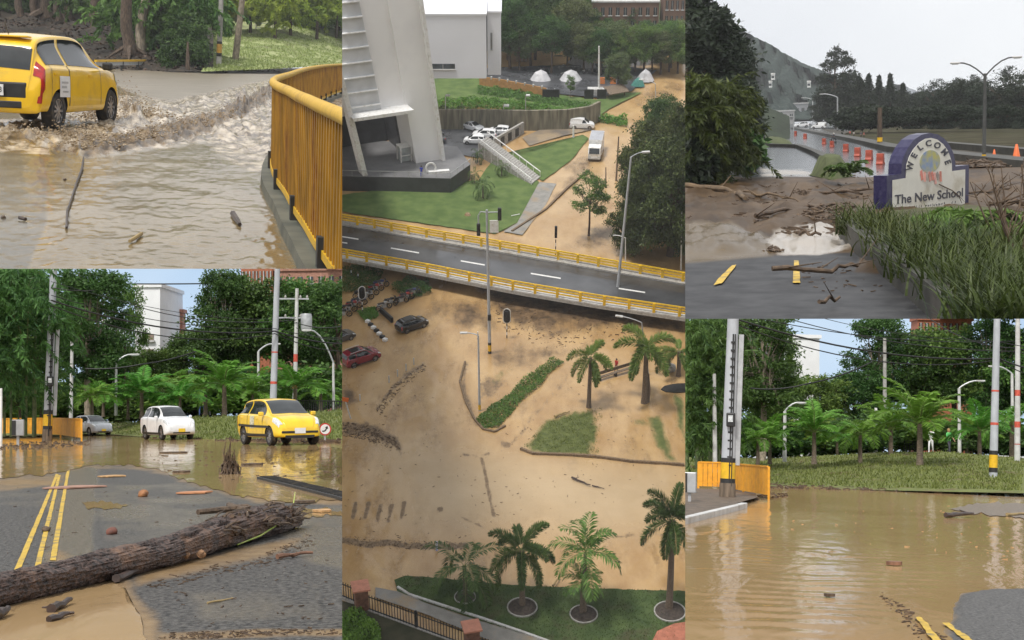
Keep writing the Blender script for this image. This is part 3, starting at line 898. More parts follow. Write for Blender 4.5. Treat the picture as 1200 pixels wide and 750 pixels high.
# ------------------------------------------------------------------ posts, lamps, wires
def band(mb_list, root, r, z0, z1, m, n=14):
 b = MB(); b.lathe([(r + .004, z0), (r + .004, z1)], n); return part(root, 'painted_band', b, m)
def pole(P, base, h, r0, r1, name, label, cat, m, lean=(0, 0), bands=(), group=None, n=12):
 t = thing(P, name, label, cat, base, 0, group)
 b = MB(); k = 8
 b.tube([(lean[0] * i / k * h, lean[1] * i / k * h, -.15 + (h + .15) * i / k) for i in range(k + 1)], [r0 + (r1 - r0) * i / k for i in range(k + 1)], n)
 part(t, 'shaft', b, m, True)
 for z0, z1, bm_ in bands:
  ra = r0 + (r1 - r0) * z0 / h; rb = r0 + (r1 - r0) * z1 / h
  q = MB(); q.tube([(lean[0] * z0, lean[1] * z0, z0), (lean[0] * z1, lean[1] * z1, z1)], [ra + .005, rb + .005], n)
  part(t, 'painted_band', q, bm_, True)
 return t
def lamp_arm(t, z, reach, az, rise=.5, r=.035, m=M_STEEL, head=(.55, .2, .1), base=(0, 0)):
 d = Vector((math.cos(az), math.sin(az), 0))
 o = Vector((base[0], base[1], z))
 pts = [o + d * reach * f + Vector((0, 0, rise * math.sin(f * math.pi / 2) ** .9)) for f in (0, .15, .35, .6, .85, 1.0)]
 a = MB(); a.tube(pts, r, 8); part(t, 'arm', a, m, True)
 hd = MB(); c = pts[-1] + d * head[0] * .45
 hd.box(c, head, rz=az); part(t, 'lamp_head', bevel(hd.mesh('lamp_head', M_CONC_PALE), .03))
 le = MB(); le.box(c - Vector((0, 0, head[2] * .55)), (head[0] * .6, head[1] * .7, .03), rz=az); part(t, 'lens', le, M_LAMPGL)
def wire(P, pts, r, name='overhead_wire', label='', group=None, sag=.4, m=M_CABLE, n=14):
 mb = MB(); q = []
 for a, b in zip(pts, pts[1:]):
  a, b = Vector(a), Vector(b)
  for i in range(n + (b == Vector(pts[-1]))):
   f = i / n
   q.append(a.lerp(b, f) + Vector((0, 0, -sag * 4 * f * (1 - f))))
 mb.tube(q, r, 5)
 return single(P, name, mb, m, label, 'cable', group=group)
# ------------------------------------------------------------------ debris
def stick_mesh(L, r, seed, bend=.15, twigs=2):
 rg = random.Random(seed); mb = MB(); k = 6
 pts = []; y = 0; z = r * .8
 for i in range(k + 1):
  pts.append(Vector((L * (i / k - .5), y, z + rg.uniform(0, r * .6)))); y += rg.uniform(-bend, bend) * L / k * 1.5
 mb.tube(pts, [r * (1.05 - .6 * i / k) * rg.uniform(.85, 1.15) for i in range(k + 1)], 7)
 for q in range(twigs):
  p = pts[rg.randrange(1, k)]
  mb.tube([p, p + Vector((rg.uniform(-.1, .25) * L, rg.uniform(-.22, .22) * L, rg.uniform(.0, .08) * L))], [r * .45, r * .15], 5)
 return mb
def rock_mesh(r, seed, flat=.6):
 bm = bmesh.new(); bmesh.ops.create_icosphere(bm, subdivisions=2, radius=r)
 for v in bm.verts:
  k = 1 + .35 * noise.noise(v.co / r * 1.3 + Vector((seed * 3.1, 0, 0)))
  v.co = Vector((v.co.x * k, v.co.y * k * .85, v.co.z * k * flat + r * flat * .55))
 me = bpy.data.meshes.new('rock'); bm.to_mesh(me); bm.free(); return me
def litter(P, name, region, n, m, size=(.05, .3), seed=1, long=(.2, .9), flat=False):
 """countless scraps as one object"""
 rg = random.Random(seed); mb = MB(); c = 0; tries = 0
 xs = [p[0] for p in region]; ys = [p[1] for p in region]
 while c < n and tries < n * 30:
  tries += 1
  x, y = rg.uniform(min(xs), max(xs)), rg.uniform(min(ys), max(ys))
  if not inpoly(x, y, region): continue
  p = P.g(x, y); s_ = rg.uniform(*size); l = s_ * rg.uniform(1.5, 5); a = rg.uniform(0, 6.28)
  h = s_ * (.25 if flat else .6)
  d = Vector((math.cos(a), math.sin(a), rg.uniform(-.1, .12)))
  mb.bar(p - d * l / 2 + Vector((0, 0, h * .5)), p + d * l / 2 + Vector((0, 0, h * .5 + rg.uniform(0, h))), s_ * .6, h)
  c += 1
 return struct(P, name, mb, m, kind='stuff')
# ------------------------------------------------------------------ ground whose mud, water film and bare parts blend
def sdist(X, Y, poly, ys=2.5):
 """signed distance (inside positive) in picture units, rows stretched by ys"""
 p = np.array(poly, float); p[:, 1] *= ys
 Q = np.stack([X, Y * ys], -1)
 a = p; b = np.roll(p, -1, 0)
 best = np.full(X.shape, 1e9); ins = np.zeros(X.shape, bool)
 for i in range(len(p)):
  d = b[i] - a[i]; L = (d * d).sum() + 1e-12
  t = np.clip(((Q - a[i]) @ d) / L, 0, 1)
  r = Q - a[i] - t[..., None] * d
  best = np.minimum(best, np.sqrt((r * r).sum(-1)))
  c = ((a[i][1] > Q[..., 1]) != (b[i][1] > Q[..., 1]))
  with np.errstate(divide='ignore', invalid='ignore'):
   xx = (b[i][0] - a[i][0]) * (Q[..., 1] - a[i][1]) / (b[i][1] - a[i][1]) + a[i][0]
  ins ^= c & (Q[..., 0] < xx)
 return np.where(ins, best, -best)
def sd1(x, y, poly, ys=2.5):
 y *= ys; best = 1e18; c = False; n = len(poly); ax, ay = poly[-1][0], poly[-1][1] * ys
 for i in range(n):
  bx, by = poly[i][0], poly[i][1] * ys
  dx, dy = bx - ax, by - ay; L = dx * dx + dy * dy + 1e-12
  t = ((x - ax) * dx + (y - ay) * dy) / L; t = 0 if t < 0 else 1 if t > 1 else t
  ex, ey = x - ax - t * dx, y - ay - t * dy; q = ex * ex + ey * ey
  if q < best: best = q
  if (ay > y) != (by > y) and x < dx * (y - ay) / dy + ax: c = not c
  ax, ay = bx, by
 return math.sqrt(best) if c else -math.sqrt(best)
def zone_sheet(P, name, x0, x1, y0, y1, nx, ny, m, zones, surf=None, dz=None, ypow=1., kind='structure', ys=2.5):
 """zones: {attribute: [(polygon, softness, value)]}; dz(px, py, point) adds relief"""
 X = np.linspace(x0, x1, nx + 1); Yv = y0 + (y1 - y0) * np.linspace(0, 1, ny + 1) ** ypow
 gx, gy = np.meshgrid(X, Yv)
 vs = []
 for y in Yv:
  for x in X:
   p = surf(x, y) if surf else P.g(x, y)
   if dz: p = p + Vector((0, 0, dz(x, y, p)))
   vs.append(tuple(p))
 fs = [(j * (nx + 1) + i, (j + 1) * (nx + 1) + i, (j + 1) * (nx + 1) + i + 1, j * (nx + 1) + i + 1) for j in range(ny) for i in range(nx)]
 me = bpy.data.meshes.new(name); me.from_pydata(vs, [], fs); me.materials.append(m); me.update()
 if sum(q.normal.z for q in me.polygons) < 0: me.flip_normals()
 me.polygons.foreach_set('use_smooth', [True] * len(me.polygons))
 for an, zs in zones.items():
  v = np.zeros(gx.shape)
  for poly, soft, val in zs:
   v = np.maximum(v, val * np.clip(.5 + sdist(gx, gy, poly, ys) / (2 * soft), 0, 1))
  a = me.attributes.new(an, 'FLOAT', 'POINT'); a.data.foreach_set('value', v.reshape(-1).astype(np.float32))
 return single(P, name, me, None, None, None, kind=kind)
def zone_mat(name, base, overs, bump=.006, bscale=40., spec=.4):
 """base/over: dict(c1, c2, scale, rough); overs: [(attribute, dict, noise scale, noise amount)]"""
 m, n, b = _new(name)
 tc = n.nodes.new('ShaderNodeTexCoord'); vec = tc.outputs['Object']
 def tone(q):
  nz = n.nodes.new('ShaderNodeTexNoise'); nz.inputs['Scale'].default_value = q['scale']; nz.inputs['Detail'].default_value = 8; nz.inputs['Roughness'].default_value = .62
  v_ = vec
  if 'st' in q:
   mp = n.nodes.new('ShaderNodeMapping'); mp.inputs['Scale'].default_value = q['st']; lnk(n, vec, mp.inputs['Vector']); v_ = mp.outputs['Vector']
  lnk(n, v_, nz.inputs['Vector'])
  cr = n.nodes.new('ShaderNodeValToRGB'); e = cr.color_ramp.elements
  e[0].position, e[1].position = q.get('p', (.36, .64)); e[0].color = (*q['c1'], 1); e[1].color = (*q['c2'], 1)
  lnk(n, nz.outputs['Fac'], cr.inputs['Fac'])
  return cr.outputs['Color'], nz.outputs['Fac']
 col, h = tone(base); rgh = None; rv = base['rough']
 val = n.nodes.new('ShaderNodeValue'); val.outputs[0].default_value = rv; rgh = val.outputs[0]
 bval = n.nodes.new('ShaderNodeValue'); bval.outputs[0].default_value = base.get('bump', 1.); bh = bval.outputs[0]
 for an, q, ns, na in overs:
  at = n.nodes.new('ShaderNodeAttribute'); at.attribute_name = an
  nz = n.nodes.new('ShaderNodeTexNoise'); nz.inputs['Scale'].default_value = ns; nz.inputs['Detail'].default_value = 9; nz.inputs['Roughness'].default_value = .68
  mp = n.nodes.new('ShaderNodeMapping'); mp.inputs['Scale'].default_value = q.get('est', (1, .4, 1)); lnk(n, vec, mp.inputs['Vector']); lnk(n, mp.outputs['Vector'], nz.inputs['Vector'])
  ma = n.nodes.new('ShaderNodeMath'); ma.operation = 'MULTIPLY_ADD'; lnk(n, nz.outputs['Fac'], ma.inputs[0]); ma.inputs[1].default_value = na * 2; ma.inputs[2].default_value = -na
  ad = n.nodes.new('ShaderNodeMath'); ad.operation = 'ADD'; lnk(n, at.outputs['Fac'], ad.inputs[0]); lnk(n, ma.outputs[0], ad.inputs[1])
  mr = n.nodes.new('ShaderNodeMapRange'); mr.interpolation_type = 'SMOOTHSTEP'; w_ = q.get('edge', .12); mr.inputs['From Min'].default_value = .5 - w_; mr.inputs['From Max'].default_value = .5 + w_
  lnk(n, ad.outputs[0], mr.inputs['Value'])
  c2, h2 = tone(q)
  mx = n.nodes.new('ShaderNodeMix'); mx.data_type = 'RGBA'; lnk(n, mr.outputs['Result'], mx.inputs['Factor']); lnk(n, col, mx.inputs['A']); lnk(n, c2, mx.inputs['B']); col = mx.outputs['Result']
  m2 = n.nodes.new('ShaderNodeMix'); m2.data_type = 'FLOAT'; lnk(n, mr.outputs['Result'], m2.inputs['Factor']); lnk(n, rgh, m2.inputs['A']); m2.inputs['B'].default_value = q['rough']; rgh = m2.outputs['Result']
  m3 = n.nodes.new('ShaderNodeMix'); m3.data_type = 'FLOAT'; lnk(n, mr.outputs['Result'], m3.inputs['Factor']); lnk(n, bh, m3.inputs['A']); m3.inputs['B'].default_value = q.get('bump', 1.); bh = m3.outputs['Result']
 lnk(n, col, b.inputs['Base Color']); lnk(n, rgh, b.inputs['Roughness']); b.inputs['Specular IOR Level'].default_value = spec
 n4 = n.nodes.new('ShaderNodeTexNoise'); n4.inputs['Scale'].default_value = bscale; n4.inputs['Detail'].default_value = 5; lnk(n, vec, n4.inputs['Vector'])
 bp = n.nodes.new('ShaderNodeBump'); bp.inputs['Distance'].default_value = bump; lnk(n, bh, bp.inputs['Strength']); lnk(n, n4.outputs['Fac'], bp.inputs['Height']); lnk(n, bp.outputs['Normal'], b.inputs['Normal'])
 return m
# ------------------------------------------------------------------ kinds of trees and plants
L_DARK = leaf_mat('leaves_dark', (.016, .048, .012), (.12, .215, .05))
L_MID = leaf_mat('leaves_mid', (.035, .09, .018), (.20, .33, .07))
L_PALM = leaf_mat('leaves_palm', (.04, .13, .016), (.22, .46, .07), trans=.4)
L_FOX = leaf_mat('leaves_foxtail', (.025, .06, .018), (.13, .20, .055))
L_YEL = leaf_mat('leaves_yellow_green', (.13, .22, .015), (.48, .58, .08), trans=.5)
L_BAMBOO = leaf_mat('leaves_bamboo', (.018, .06, .016), (.13, .26, .06))
L_BUSH = leaf_mat('leaves_bush', (.05, .13, .018), (.24, .40, .07))
L_NIGHT = leaf_mat('leaves_pine_low_light', (.008, .016, .008), (.035, .052, .022), trans=.2)  # low light of the upper right put into the dark leaf colour
L_OLIVE = leaf_mat('leaves_olive', (.05, .08, .028), (.20, .25, .09))  # leaf tones lightened, putting rain haze into their colour
L_STRAP = leaf_mat('leaves_strap', (.012, .024, .007), (.085, .115, .026), rough=.45)
L_DRY = leaf_mat('leaves_dry', (.22, .16, .04), (.45, .36, .10))
L_GRASS = leaf_mat('grass_blades', (.075, .105, .02), (.27, .30, .085))
def tree_maker(name, h, trunk_r, lobes, lm, bark=None, seed=1, clumps=170, per=70, leaf=.2, wid=.1, cr=.5, droop=.25, cat='tree', trunk_h=None):
 def make(P):
  t = thing(P, name, 'tree', cat)
  tr = limb_tree(MB(), trunk_h or h * .6, trunk_r, lobes, seed)
  part(t, 'trunk', tr, bark or M_BARK, True)
  part(t, 'crown', crown('crown', lobes, lm, clumps, per, leaf, wid, cr, seed, droop))
  t['h'] = 0
  return t
 return make
def rlobes(n, spread, z0, z1, r, seed):
 rg = random.Random(seed); out = []
 for i in range(n):
  f = (i + .5) / n
  a = i * 2.4 + rg.uniform(-.4, .4)
  zz = z0 + (z1 - z0) * f
  k = spread * math.sin(math.pi * (.15 + .8 * f)) ** .8 * rg.uniform(.55, 1)
  q = r * rg.uniform(.75, 1.2)
  out.append(((k * math.cos(a), k * math.sin(a), zz), (q, q, q * .8)))
 return out
TREES = {
 'broad': (10, Proto(tree_maker('broadleaf_tree', 10, .22, rlobes(11, 2.7, 4.2, 9.0, 1.35, 3), L_DARK, seed=3, clumps=300, per=62, leaf=.27, wid=.13, cr=.6))),
 'round': (9, Proto(tree_maker('round_tree', 9, .2, rlobes(9, 2.9, 3.6, 8.0, 1.5, 8), L_MID, seed=8, clumps=270, per=62, leaf=.26, wid=.13, cr=.6))),
 'tall': (14, Proto(tree_maker('tall_tree', 14, .24, rlobes(15, 2.2, 4.6, 13.0, 1.25, 5), L_DARK, seed=5, clumps=330, per=60, leaf=.28, wid=.13, cr=.6, bark=M_BARK_PALE))),
 'airy': (9, Proto(tree_maker('airy_tree', 9, .16, rlobes(10, 2.5, 3.8, 8.3, .95, 12), L_MID, seed=12, clumps=170, per=50, leaf=.24, wid=.11, cr=.5))),
 'olive': (9, Proto(tree_maker('hazy_green_tree', 9, .2, rlobes(10, 2.6, 3.0, 8.0, 1.5, 21), L_OLIVE, seed=21, clumps=260, per=60, leaf=.3, wid=.15, cr=.6))),
}
def put_tree(P, kind, px, py, d, ytop, label, group=None, wk=1.0, rz=None, dz=0):
 h, pr = TREES[kind]
 b = P.at(px, py, d)
 s = P.rise(b, ytop) / h
 return pr.put(P, b, RNG.uniform(0, 6.28) if rz is None else rz, (s * wk, s * wk, s), label, group)
def palm_maker(name, th, tr, seed, nf=13, L=2.2, ll=.5, lw=.055, nl=34, el=(1.25, -.15), droop=1.7, plume=False, lm=None, lean=.0, old=0, cat='palm'):
 def make(P):
  t = thing(P, name, 'palm', cat)
  b = MB(); k = 7
  b.tube([(lean * (i / k) ** 2 * th, 0, -.1 + (th + .1) * i / k) for i in range(k + 1)], [tr * (1.35 if i == 0 else 1.12 - .35 * i / k) for i in range(k + 1)], 10)
  part(t, 'trunk', b, M_PALMTR, True)
  me, rib = palm_mesh('crown', lm or L_PALM, None, th, nf, L, ll, lw, nl, el, droop, plume, seed)
  if lean: xform(me, Matrix.Translation((lean * th, 0, 0))); rib.shift((lean * th, 0, 0))
  c = part(t, 'crown', me)
  part(c, 'frond_ribs', rib, M_RIB)
  return t
 return make
M_RIB = mat('frond_rib', (.16, .2, .06), rough=.6, var=.2)
PALMS = {   # overall height as made
 'arecaA': (4.2, Proto(palm_maker('areca_palm', 1.7, .12, 4, nf=16, L=2.25, ll=.6, lw=.085, nl=40, el=(1.45, .15), droop=1.45))),
 'arecaB': (3.9, Proto(palm_maker('areca_palm', 1.8, .12, 9, nf=13, L=1.95, ll=.55, lw=.085, nl=38, el=(1.35, -.1), droop=1.7))),
 'arecaC': (3.6, Proto(palm_maker('areca_palm', 1.4, .10, 15, nf=15, L=2.0, ll=.55, lw=.08, nl=38, el=(1.4, .1), droop=1.3))),
 'foxtail': (6.2, Proto(palm_maker('foxtail_palm', 3.5, .17, 6, nf=10, L=2.5, ll=.52, lw=.05, nl=60, el=(1.0, -.75), droop=1.5, plume=True, lm=L_FOX, lean=.02))),
}
def put_palm(P, kind, px, py, d, ytop, label, group=None, rz=None, wk=1.0, lean=None):
 h, pr = PALMS[kind]
 b = P.at(px, py, d); s = P.rise(b, ytop) / h
 return pr.put(P, b, RNG.uniform(0, 6.28) if rz is None else rz, (s * wk, s * wk, s) if not lean else s, label, group, lean)
def bush_maker(name, lm, seed, lobes, clumps=60, per=60, leaf=.12, wid=.07, cr=.25):
 def make(P):
  t = thing(P, name, 'bush', 'bush')
  s_ = MB(); rg = random.Random(seed)
  for c, r in lobes:
   s_.tube([(0, 0, -.05), Vector(c) * .5 + Vector((rg.uniform(-.1, .1), 0, 0)), c], [.035, .025, .01], 5)
  part(t, 'stem', s_, M_BARK, True)
  part(t, 'foliage', crown('foliage', lobes, lm, clumps, per, leaf, wid, cr, seed, .1))
  return t
 return make
BL = [((0, 0, .7), (.8, .8, .6)), ((.7, .1, .5), (.6, .6, .5)), ((-.6, -.1, .55), (.65, .65, .5)), ((.1, .4, 1.0), (.55, .55, .4))]
BUSHES = {
 'green': (1.5, Proto(bush_maker('bush', L_BUSH, 2, BL, 90, 60, .15, .08, .26))),
 'dark': (1.5, Proto(bush_maker('dark_bush', L_DARK, 4, BL, 90, 60, .15, .08, .26))),
 'pine': (1.5, Proto(bush_maker('low_light_bush', L_NIGHT, 6, BL, 90, 60, .15, .08, .26))),
}
def put_bush(P, kind, px, py, d, ytop, label, group=None, wk=1.0):
 h, pr = BUSHES[kind]; b = P.at(px, py, d); s = P.rise(b, ytop) / h
 return pr.put(P, b, RNG.uniform(0, 6.28), (s * wk, s * wk, s), label, group)
def drooping(name, m, pts, n=60, L=1.6, per=60, leaf=.26, wid=.045, seed=1, spread=.5, down=(.3, 1.4)):
 """hanging sprays of long narrow leaves (bamboo, fringe of a wood) from the points given"""
 rng = np.random.default_rng(seed); V, T = [], []
 for i in range(n):
  p = np.array(pts[rng.integers(len(pts))]) + rng.normal(size=3) * spread
  az = rng.uniform(0, 6.28); e = rng.uniform(-.3, .9); l = L * rng.uniform(.6, 1.3)
  q = p.copy(); path = []
  for k in range(9):
   path.append(q.copy()); q = q + np.array([math.cos(az) * math.cos(e), math.sin(az) * math.cos(e), math.sin(e)]) * l / 8; e -= rng.uniform(*down) / 8 * 1.6
  path = np.array(path)
  t = rng.uniform(0, 7.99, per); i0 = t.astype(int); fr = (t - i0)[:, None]
  C = path[i0] * (1 - fr) + path[i0 + 1] * fr
  A = unit(unit(path[i0 + 1] - path[i0]) * .7 + rng.normal(size=(per, 3)) * .5 + np.array([0, 0, -.45]))
  sz = rng.uniform(.7, 1.25, per)
  C = C + A * leaf * .4
  V.append(rhombs(C, A, leaf * sz, wid * sz, rng, .3)); T.append(rng.uniform(.2, .75) + rng.normal(size=per) * .14)
 return quads_mesh(name, np.concatenate(V), np.concatenate(T), m)
def blades(P, name, region, n, m, h=(.1, .25), wd=.012, seed=1, surf=None, lean=.4, kind='stuff', dz=0., patchy=0.):
 """grass: countless blades as one object"""
 rng = np.random.default_rng(seed); rg = random.Random(seed)
 xs = [p[0] for p in region]; ys = [p[1] for p in region]
 B = []
 tries = 0
 while len(B) < n and tries < n * 20:
  tries += 1
  x, y = rg.uniform(min(xs), max(xs)), rg.uniform(min(ys), max(ys))
  if inpoly(x, y, region) and (not patchy or noise.noise((x * .09, y * .16, seed)) + min(.5, sd1(x, y, region, 1.5) * .05) > patchy * rg.random()): B.append(tuple(surf(x, y) if surf else P.g(x, y)))
 B = np.array(B) + np.array([0, 0, dz]); k = len(B)
 hh = rng.uniform(*h, k)[:, None]
 d = rng.normal(size=(k, 3)); d[:, 2] = 0
 tip = B + np.array([0, 0, 1.]) * hh + d * hh * lean
 side = unit(np.cross(d + .01, np.array([0, 0, 1.])))
 V = np.stack([B - side * wd, B + side * wd, tip + side * wd * .15, tip - side * wd * .15], 1)
 me = quads_mesh(name, V, .5 + rng.normal(size=k) * .22, m)
 return single(P, name, me, None, None, None, kind=kind)
# ================================================================== lower left street: log, taxi, two cars
def street_backdrop(P, x0, x1, y0, y1, d, m):
 mb = MB(); q = [P.at(x0, y0, d), P.at(x1, y0, d), P.at(x1, y1, d), P.at(x0, y1, d)]
 n = (q[1] - q[0]).cross(q[3] - q[0]).normalized() * .4
 if n.y < 0: n = -n
 mb.prism(q, n)
 return struct(P, 'sky', mb, m)
M_SKYP = sky_mat('pale_blue_sky', (.40, .55, .74), (.52, .65, .80), 1.0, .05)
M_ASPH = mat('wet_asphalt', (.055, .058, .062), rough=.42, var=.35, scale=55, bump=.006, bscale=60, col2=(.15, .155, .165), dirt=(.12, .10, .075), dscale=.5, rvar=.15)
M_FLOOD = water_mat('flood_water', (.29, .19, .09), (.38, .265, .14), rough=.08, wave=.012, wscale=1.6, nscale=.3, stretch=(1, .3, 1))
M_SILT = mat('wet_silt', (.22, .145, .075), rough=.3, var=.25, scale=3, bump=.01, bscale=9, col2=(.32, .22, .125), rvar=.12)
M_LINE = mat('yellow_road_line', (.55, .36, .03), rough=.5, var=.2, scale=20, dirt=(.16, .13, .08), dscale=4)
M_GRASSB = mat('grass_bank', (.10, .125, .03), rough=.9, var=.3, scale=3.5, bump=.03, bscale=16, col2=(.17, .19, .05), dirt=(.13, .085, .04), dscale=.6)
M_FENCE = mat('orange_fence_paint', (.72, .33, .02), rough=.5, var=.1, scale=5, dirt=(.55, .24, .03), dscale=2)
M_GREYPOLE = mat('grey_pole', (.40, .42, .45), rough=.6, var=.12, scale=5, stretch=(1, 1, .3))
M_WHITEBLD = mat('white_render', (.78, .79, .80), rough=.8, var=.04, scale=1)
M_REDM = mat('red_marking', (.5, .08, .05), rough=.6, var=.2)
M_WIN = mat('window_glass', (.05, .06, .065), rough=.1, var=.4, scale=1)
P = P4
fl = [(-40, 507), (430, 507), (430, 524), (340, 527), (300, 536), (330, 548), (402, 566), (430, 585), (330, 588), (270, 580), (225, 566), (190, 553), (150, 545), (100, 546), (88, 550), (60, 556), (0, 560), (-40, 561)]
M_ROAD4 = zone_mat('wet_road_with_silt', dict(c1=(.022, .022, .023), c2=(.118, .113, .106), scale=22, rough=.42, p=(.40, .60)),
 [('film', dict(c1=(.085, .075, .06), c2=(.17, .15, .12), scale=20, rough=.24, bump=.6), .5, .5), ('silt', dict(c1=(.19, .12, .055), c2=(.30, .205, .11), scale=5, rough=.28, bump=.5, edge=.28), 1.1, .7)], .012, 34, .16)
zone_sheet(P, 'road', -40, 430, 507, 775, 160, 110, M_ROAD4, {
 'silt': [(fl, 20, 1.05), ([(132, 680), (150, 684), (164, 706), (180, 728), (190, 775), (-40, 775), (-40, 720), (80, 690)], 20, 1.05), ([(170, 660), (300, 640), (350, 628), (376, 612), (364, 630), (320, 652), (250, 668), (190, 680), (150, 694)], 12, .66),
             ([(262, 520), (430, 520), (430, 545), (300, 538)], 10, 1.), ([(180, 548), (262, 572), (300, 590), (430, 592), (430, 560), (300, 545)], 10, .8), ([(-40, 560), (84, 553), (70, 570), (-40, 580)], 10, .62), ([(60, 640), (110, 660), (96, 690), (40, 700)], 12, .6),
             ([(180, 742), (300, 736), (430, 737), (430, 745), (300, 748), (185, 752)], 6, .7)],
 'film': [([(90, 575), (260, 590), (300, 610), (180, 650), (100, 640)], 30, .52), ([(200, 690), (402, 670), (402, 735), (220, 735)], 30, .5), ([(60, 545), (120, 545), (110, 690), (40, 690)], 14, .75), ([(-40, 560), (430, 560), (430, 600), (-40, 600)], 30, .5), ([(300, 590), (430, 590), (430, 680), (340, 660)], 20, .6)]}, ypow=1.5)
patch(P, 'flood_water', fl, M_FLOOD, .008, amp=6, seed=2, rows=6)
for k, q in enumerate([[(96, 590), (130, 588), (150, 592), (128, 597), (100, 596)], [(262, 596), (300, 594), (318, 599), (290, 603)], [(340, 600), (372, 596), (402, 599), (402, 606), (360, 606)]]):
 patch(P, 'puddle', q, M_FLOOD, .005, amp=6, seed=90 + k, step=3)
patch(P, 'puddle', [(-40, 726), (30, 712), (80, 694), (132, 684), (146, 690), (150, 704), (164, 722), (168, 740), (175, 775), (-40, 775)], M_FLOOD, .006, amp=6, seed=6)
for k, ((xa, ya), (xb, yb), wa, wb_) in enumerate([((67, 556), (20, 669), 3.2, 7.5), ((69.5, 557), (44, 664), 3., 7.), ((80, 551), (62, 657), 3., 7.), ((29, 719), (17, 757), 9, 10), ((54, 715), (46, 757), 9, 10), ((4, 740), (-6, 757), 9, 10)]):
 patch(P, 'road_line', [(xa - wa / 2, ya), (xa + wa / 2, ya), (xb + wb_ / 2, yb), (xb - wb_ / 2, yb)], M_LINE, .005 if k < 3 else .0045, amp=.7, seed=30 + k, step=3)
dr = MB(); a, b = P.g(312, 560, .02), P.g(420, 586, .02)
dr.bar(a, b, .34, .05)
t = thing(P, 'drain_grate', 'long black slotted drain across the wet road right of the log', 'drain', a)
part(t, 'frame', dr.shift(-a), M_BLKP)
sl = MB(); dv = (b - a); n_ = 34
sd_ = Vector((-dv.y, dv.x, 0)).normalized()
for i in range(n_):
 p = dv * ((i + .5) / n_)
 sl.bar(p - sd_ * .13 + Vector((0, 0, .03)), p + sd_ * .13 + Vector((0, 0, .03)), .05, .02)
part(t, 'slats', sl, M_TYRE)
footL = [(-60, 511), (60, 510), (128, 509), (180, 513), (230, 515.5), (300, 518), (400, 519.5), (460, 520)]
topL = [(-60, 500), (60, 499), (120, 497), (180, 493), (240, 489), (300, 486), (400, 481), (460, 478)]
def bank4(px, py):
 f0, t0 = lerp_pts(footL, px), lerp_pts(topL, px)
 k = (f0 - py) / (f0 - t0)
 d0 = F * P4.H / (f0 - P4.hy)
 q = P4.at(px, py, d0 + 16 * k)
 q.z += .06 * fbm(q.x * .5, q.y * .5) if k > .02 else 0
 return q
X = np.linspace(-60, 460, 66)
vs, fs = [], []
for j in range(15):
 for x in X:
  f0, t0 = lerp_pts(footL, x), lerp_pts(topL, x)
  if j < 14: vs.append(bank4(x, f0 + (t0 - f0) * j / 13))
  else:
   q = bank4(x, t0); vs.append(P4.at(x, t0 + .4, 112))
n_ = len(X)
for j in range(14):
 for i in range(n_ - 1): fs.append((j * n_ + i, j * n_ + i + 1, (j + 1) * n_ + i + 1, (j + 1) * n_ + i))
struct(P, 'grass_bank', MB().add(vs, fs), M_GRASSB, True)
gpoly = [(x, lerp_pts(footL, x) - 1) for x in range(60, 405, 8)] + [(x, lerp_pts(topL, x) - .5) for x in range(400, 55, -8)]
blades(P, 'grass', gpoly, 9000, L_GRASS, (.05, .14), .03, 3, bank4)
litter(P, 'leaf_litter', [(x, lerp_pts(footL, x) + .5) for x in range(100, 405, 8)] + [(x, lerp_pts(footL, x) - 4) for x in range(400, 95, -8)], 260, M_DEBRIS, (.04, .1), 4)
street_backdrop(P, -80, 404, 300, 520, 116, M_SKYP)
def block(P, name, label, cat, px0, px1, ytop, ybot, d, depth, m, floors, wins, wm=M_WIN, roofm=None, slab=True):
 a, b = P.at(px0, ybot, d), P.at(px1, ybot, d)
 h = P.rise(a, ytop)
 ax = (b - a); ax.z = 0; W = ax.length; rz = math.atan2(ax.y, ax.x)
 t = thing(P, name, label, cat, a, rz)
 wl = MB(); wl.box((W / 2, depth / 2, h / 2 - .5), (W, depth, h + 1)); part(t, 'wall', wl, m)
 rf = MB(); rf.box((W / 2, depth / 2, h + .15), (W + .3, depth + .3, .3)); part(t, 'roof', rf, roofm or m)
 for (wx, wz, ww, wh) in wins:
  f = MB(); f.box((wx * W, -.03, wz * h), (ww * W, .08, wh * h)); wn = part(t, 'window', f, wm)
  s_ = MB(); s_.box((wx * W, -.12, wz * h - wh * h / 2 - .08), (ww * W + .2, .3, .14)); s_.box((wx * W, -.05, wz * h), (.06, .09, wh * h)); part(wn, 'sill', s_, M_CONC_PALE)
 return t
block(P, 'apartment_block', 'white apartment block behind the trees above the white car, balcony windows', 'building', 158, 187.5, 337, 470, 108, 8, M_WHITEBLD, 4,
      [(.52, .56, .46, .055), (.50, .42, .5, .07), (.5, .28, .5, .06)], wm=mat('brown_balcony', (.20, .15, .12), rough=.6, var=.4, scale=2))  # brown panes set on the wall as balconies
block(P, 'apartment_block', 'narrow white side wing of the apartment block left of its taller part', 'building', 119, 131, 378, 470, 108.6, 8, M_WHITEBLD, 3, [(.5, .5, .3, .06)])
bw = [((i + .5) / 9, z, .055, .10) for i in range(9) for z in (.93, .78)]
block(P, 'brick_tower', 'orange brick tower blocks above the dark trees behind the taxi', 'building', 283, 320, 315, 470, 113.5, 5, M_BRICK, 6, bw)
block(P, 'brick_tower', 'lower brick building peeping over the trees right of the tall grey pole', 'building', 322, 420, 318, 470, 114, 5, mat('pale_brick', (.36, .19, .14), rough=.85, var=.2, scale=5), 6, [((i + .5) / 8, .93, .06, .05) for i in range(8)])
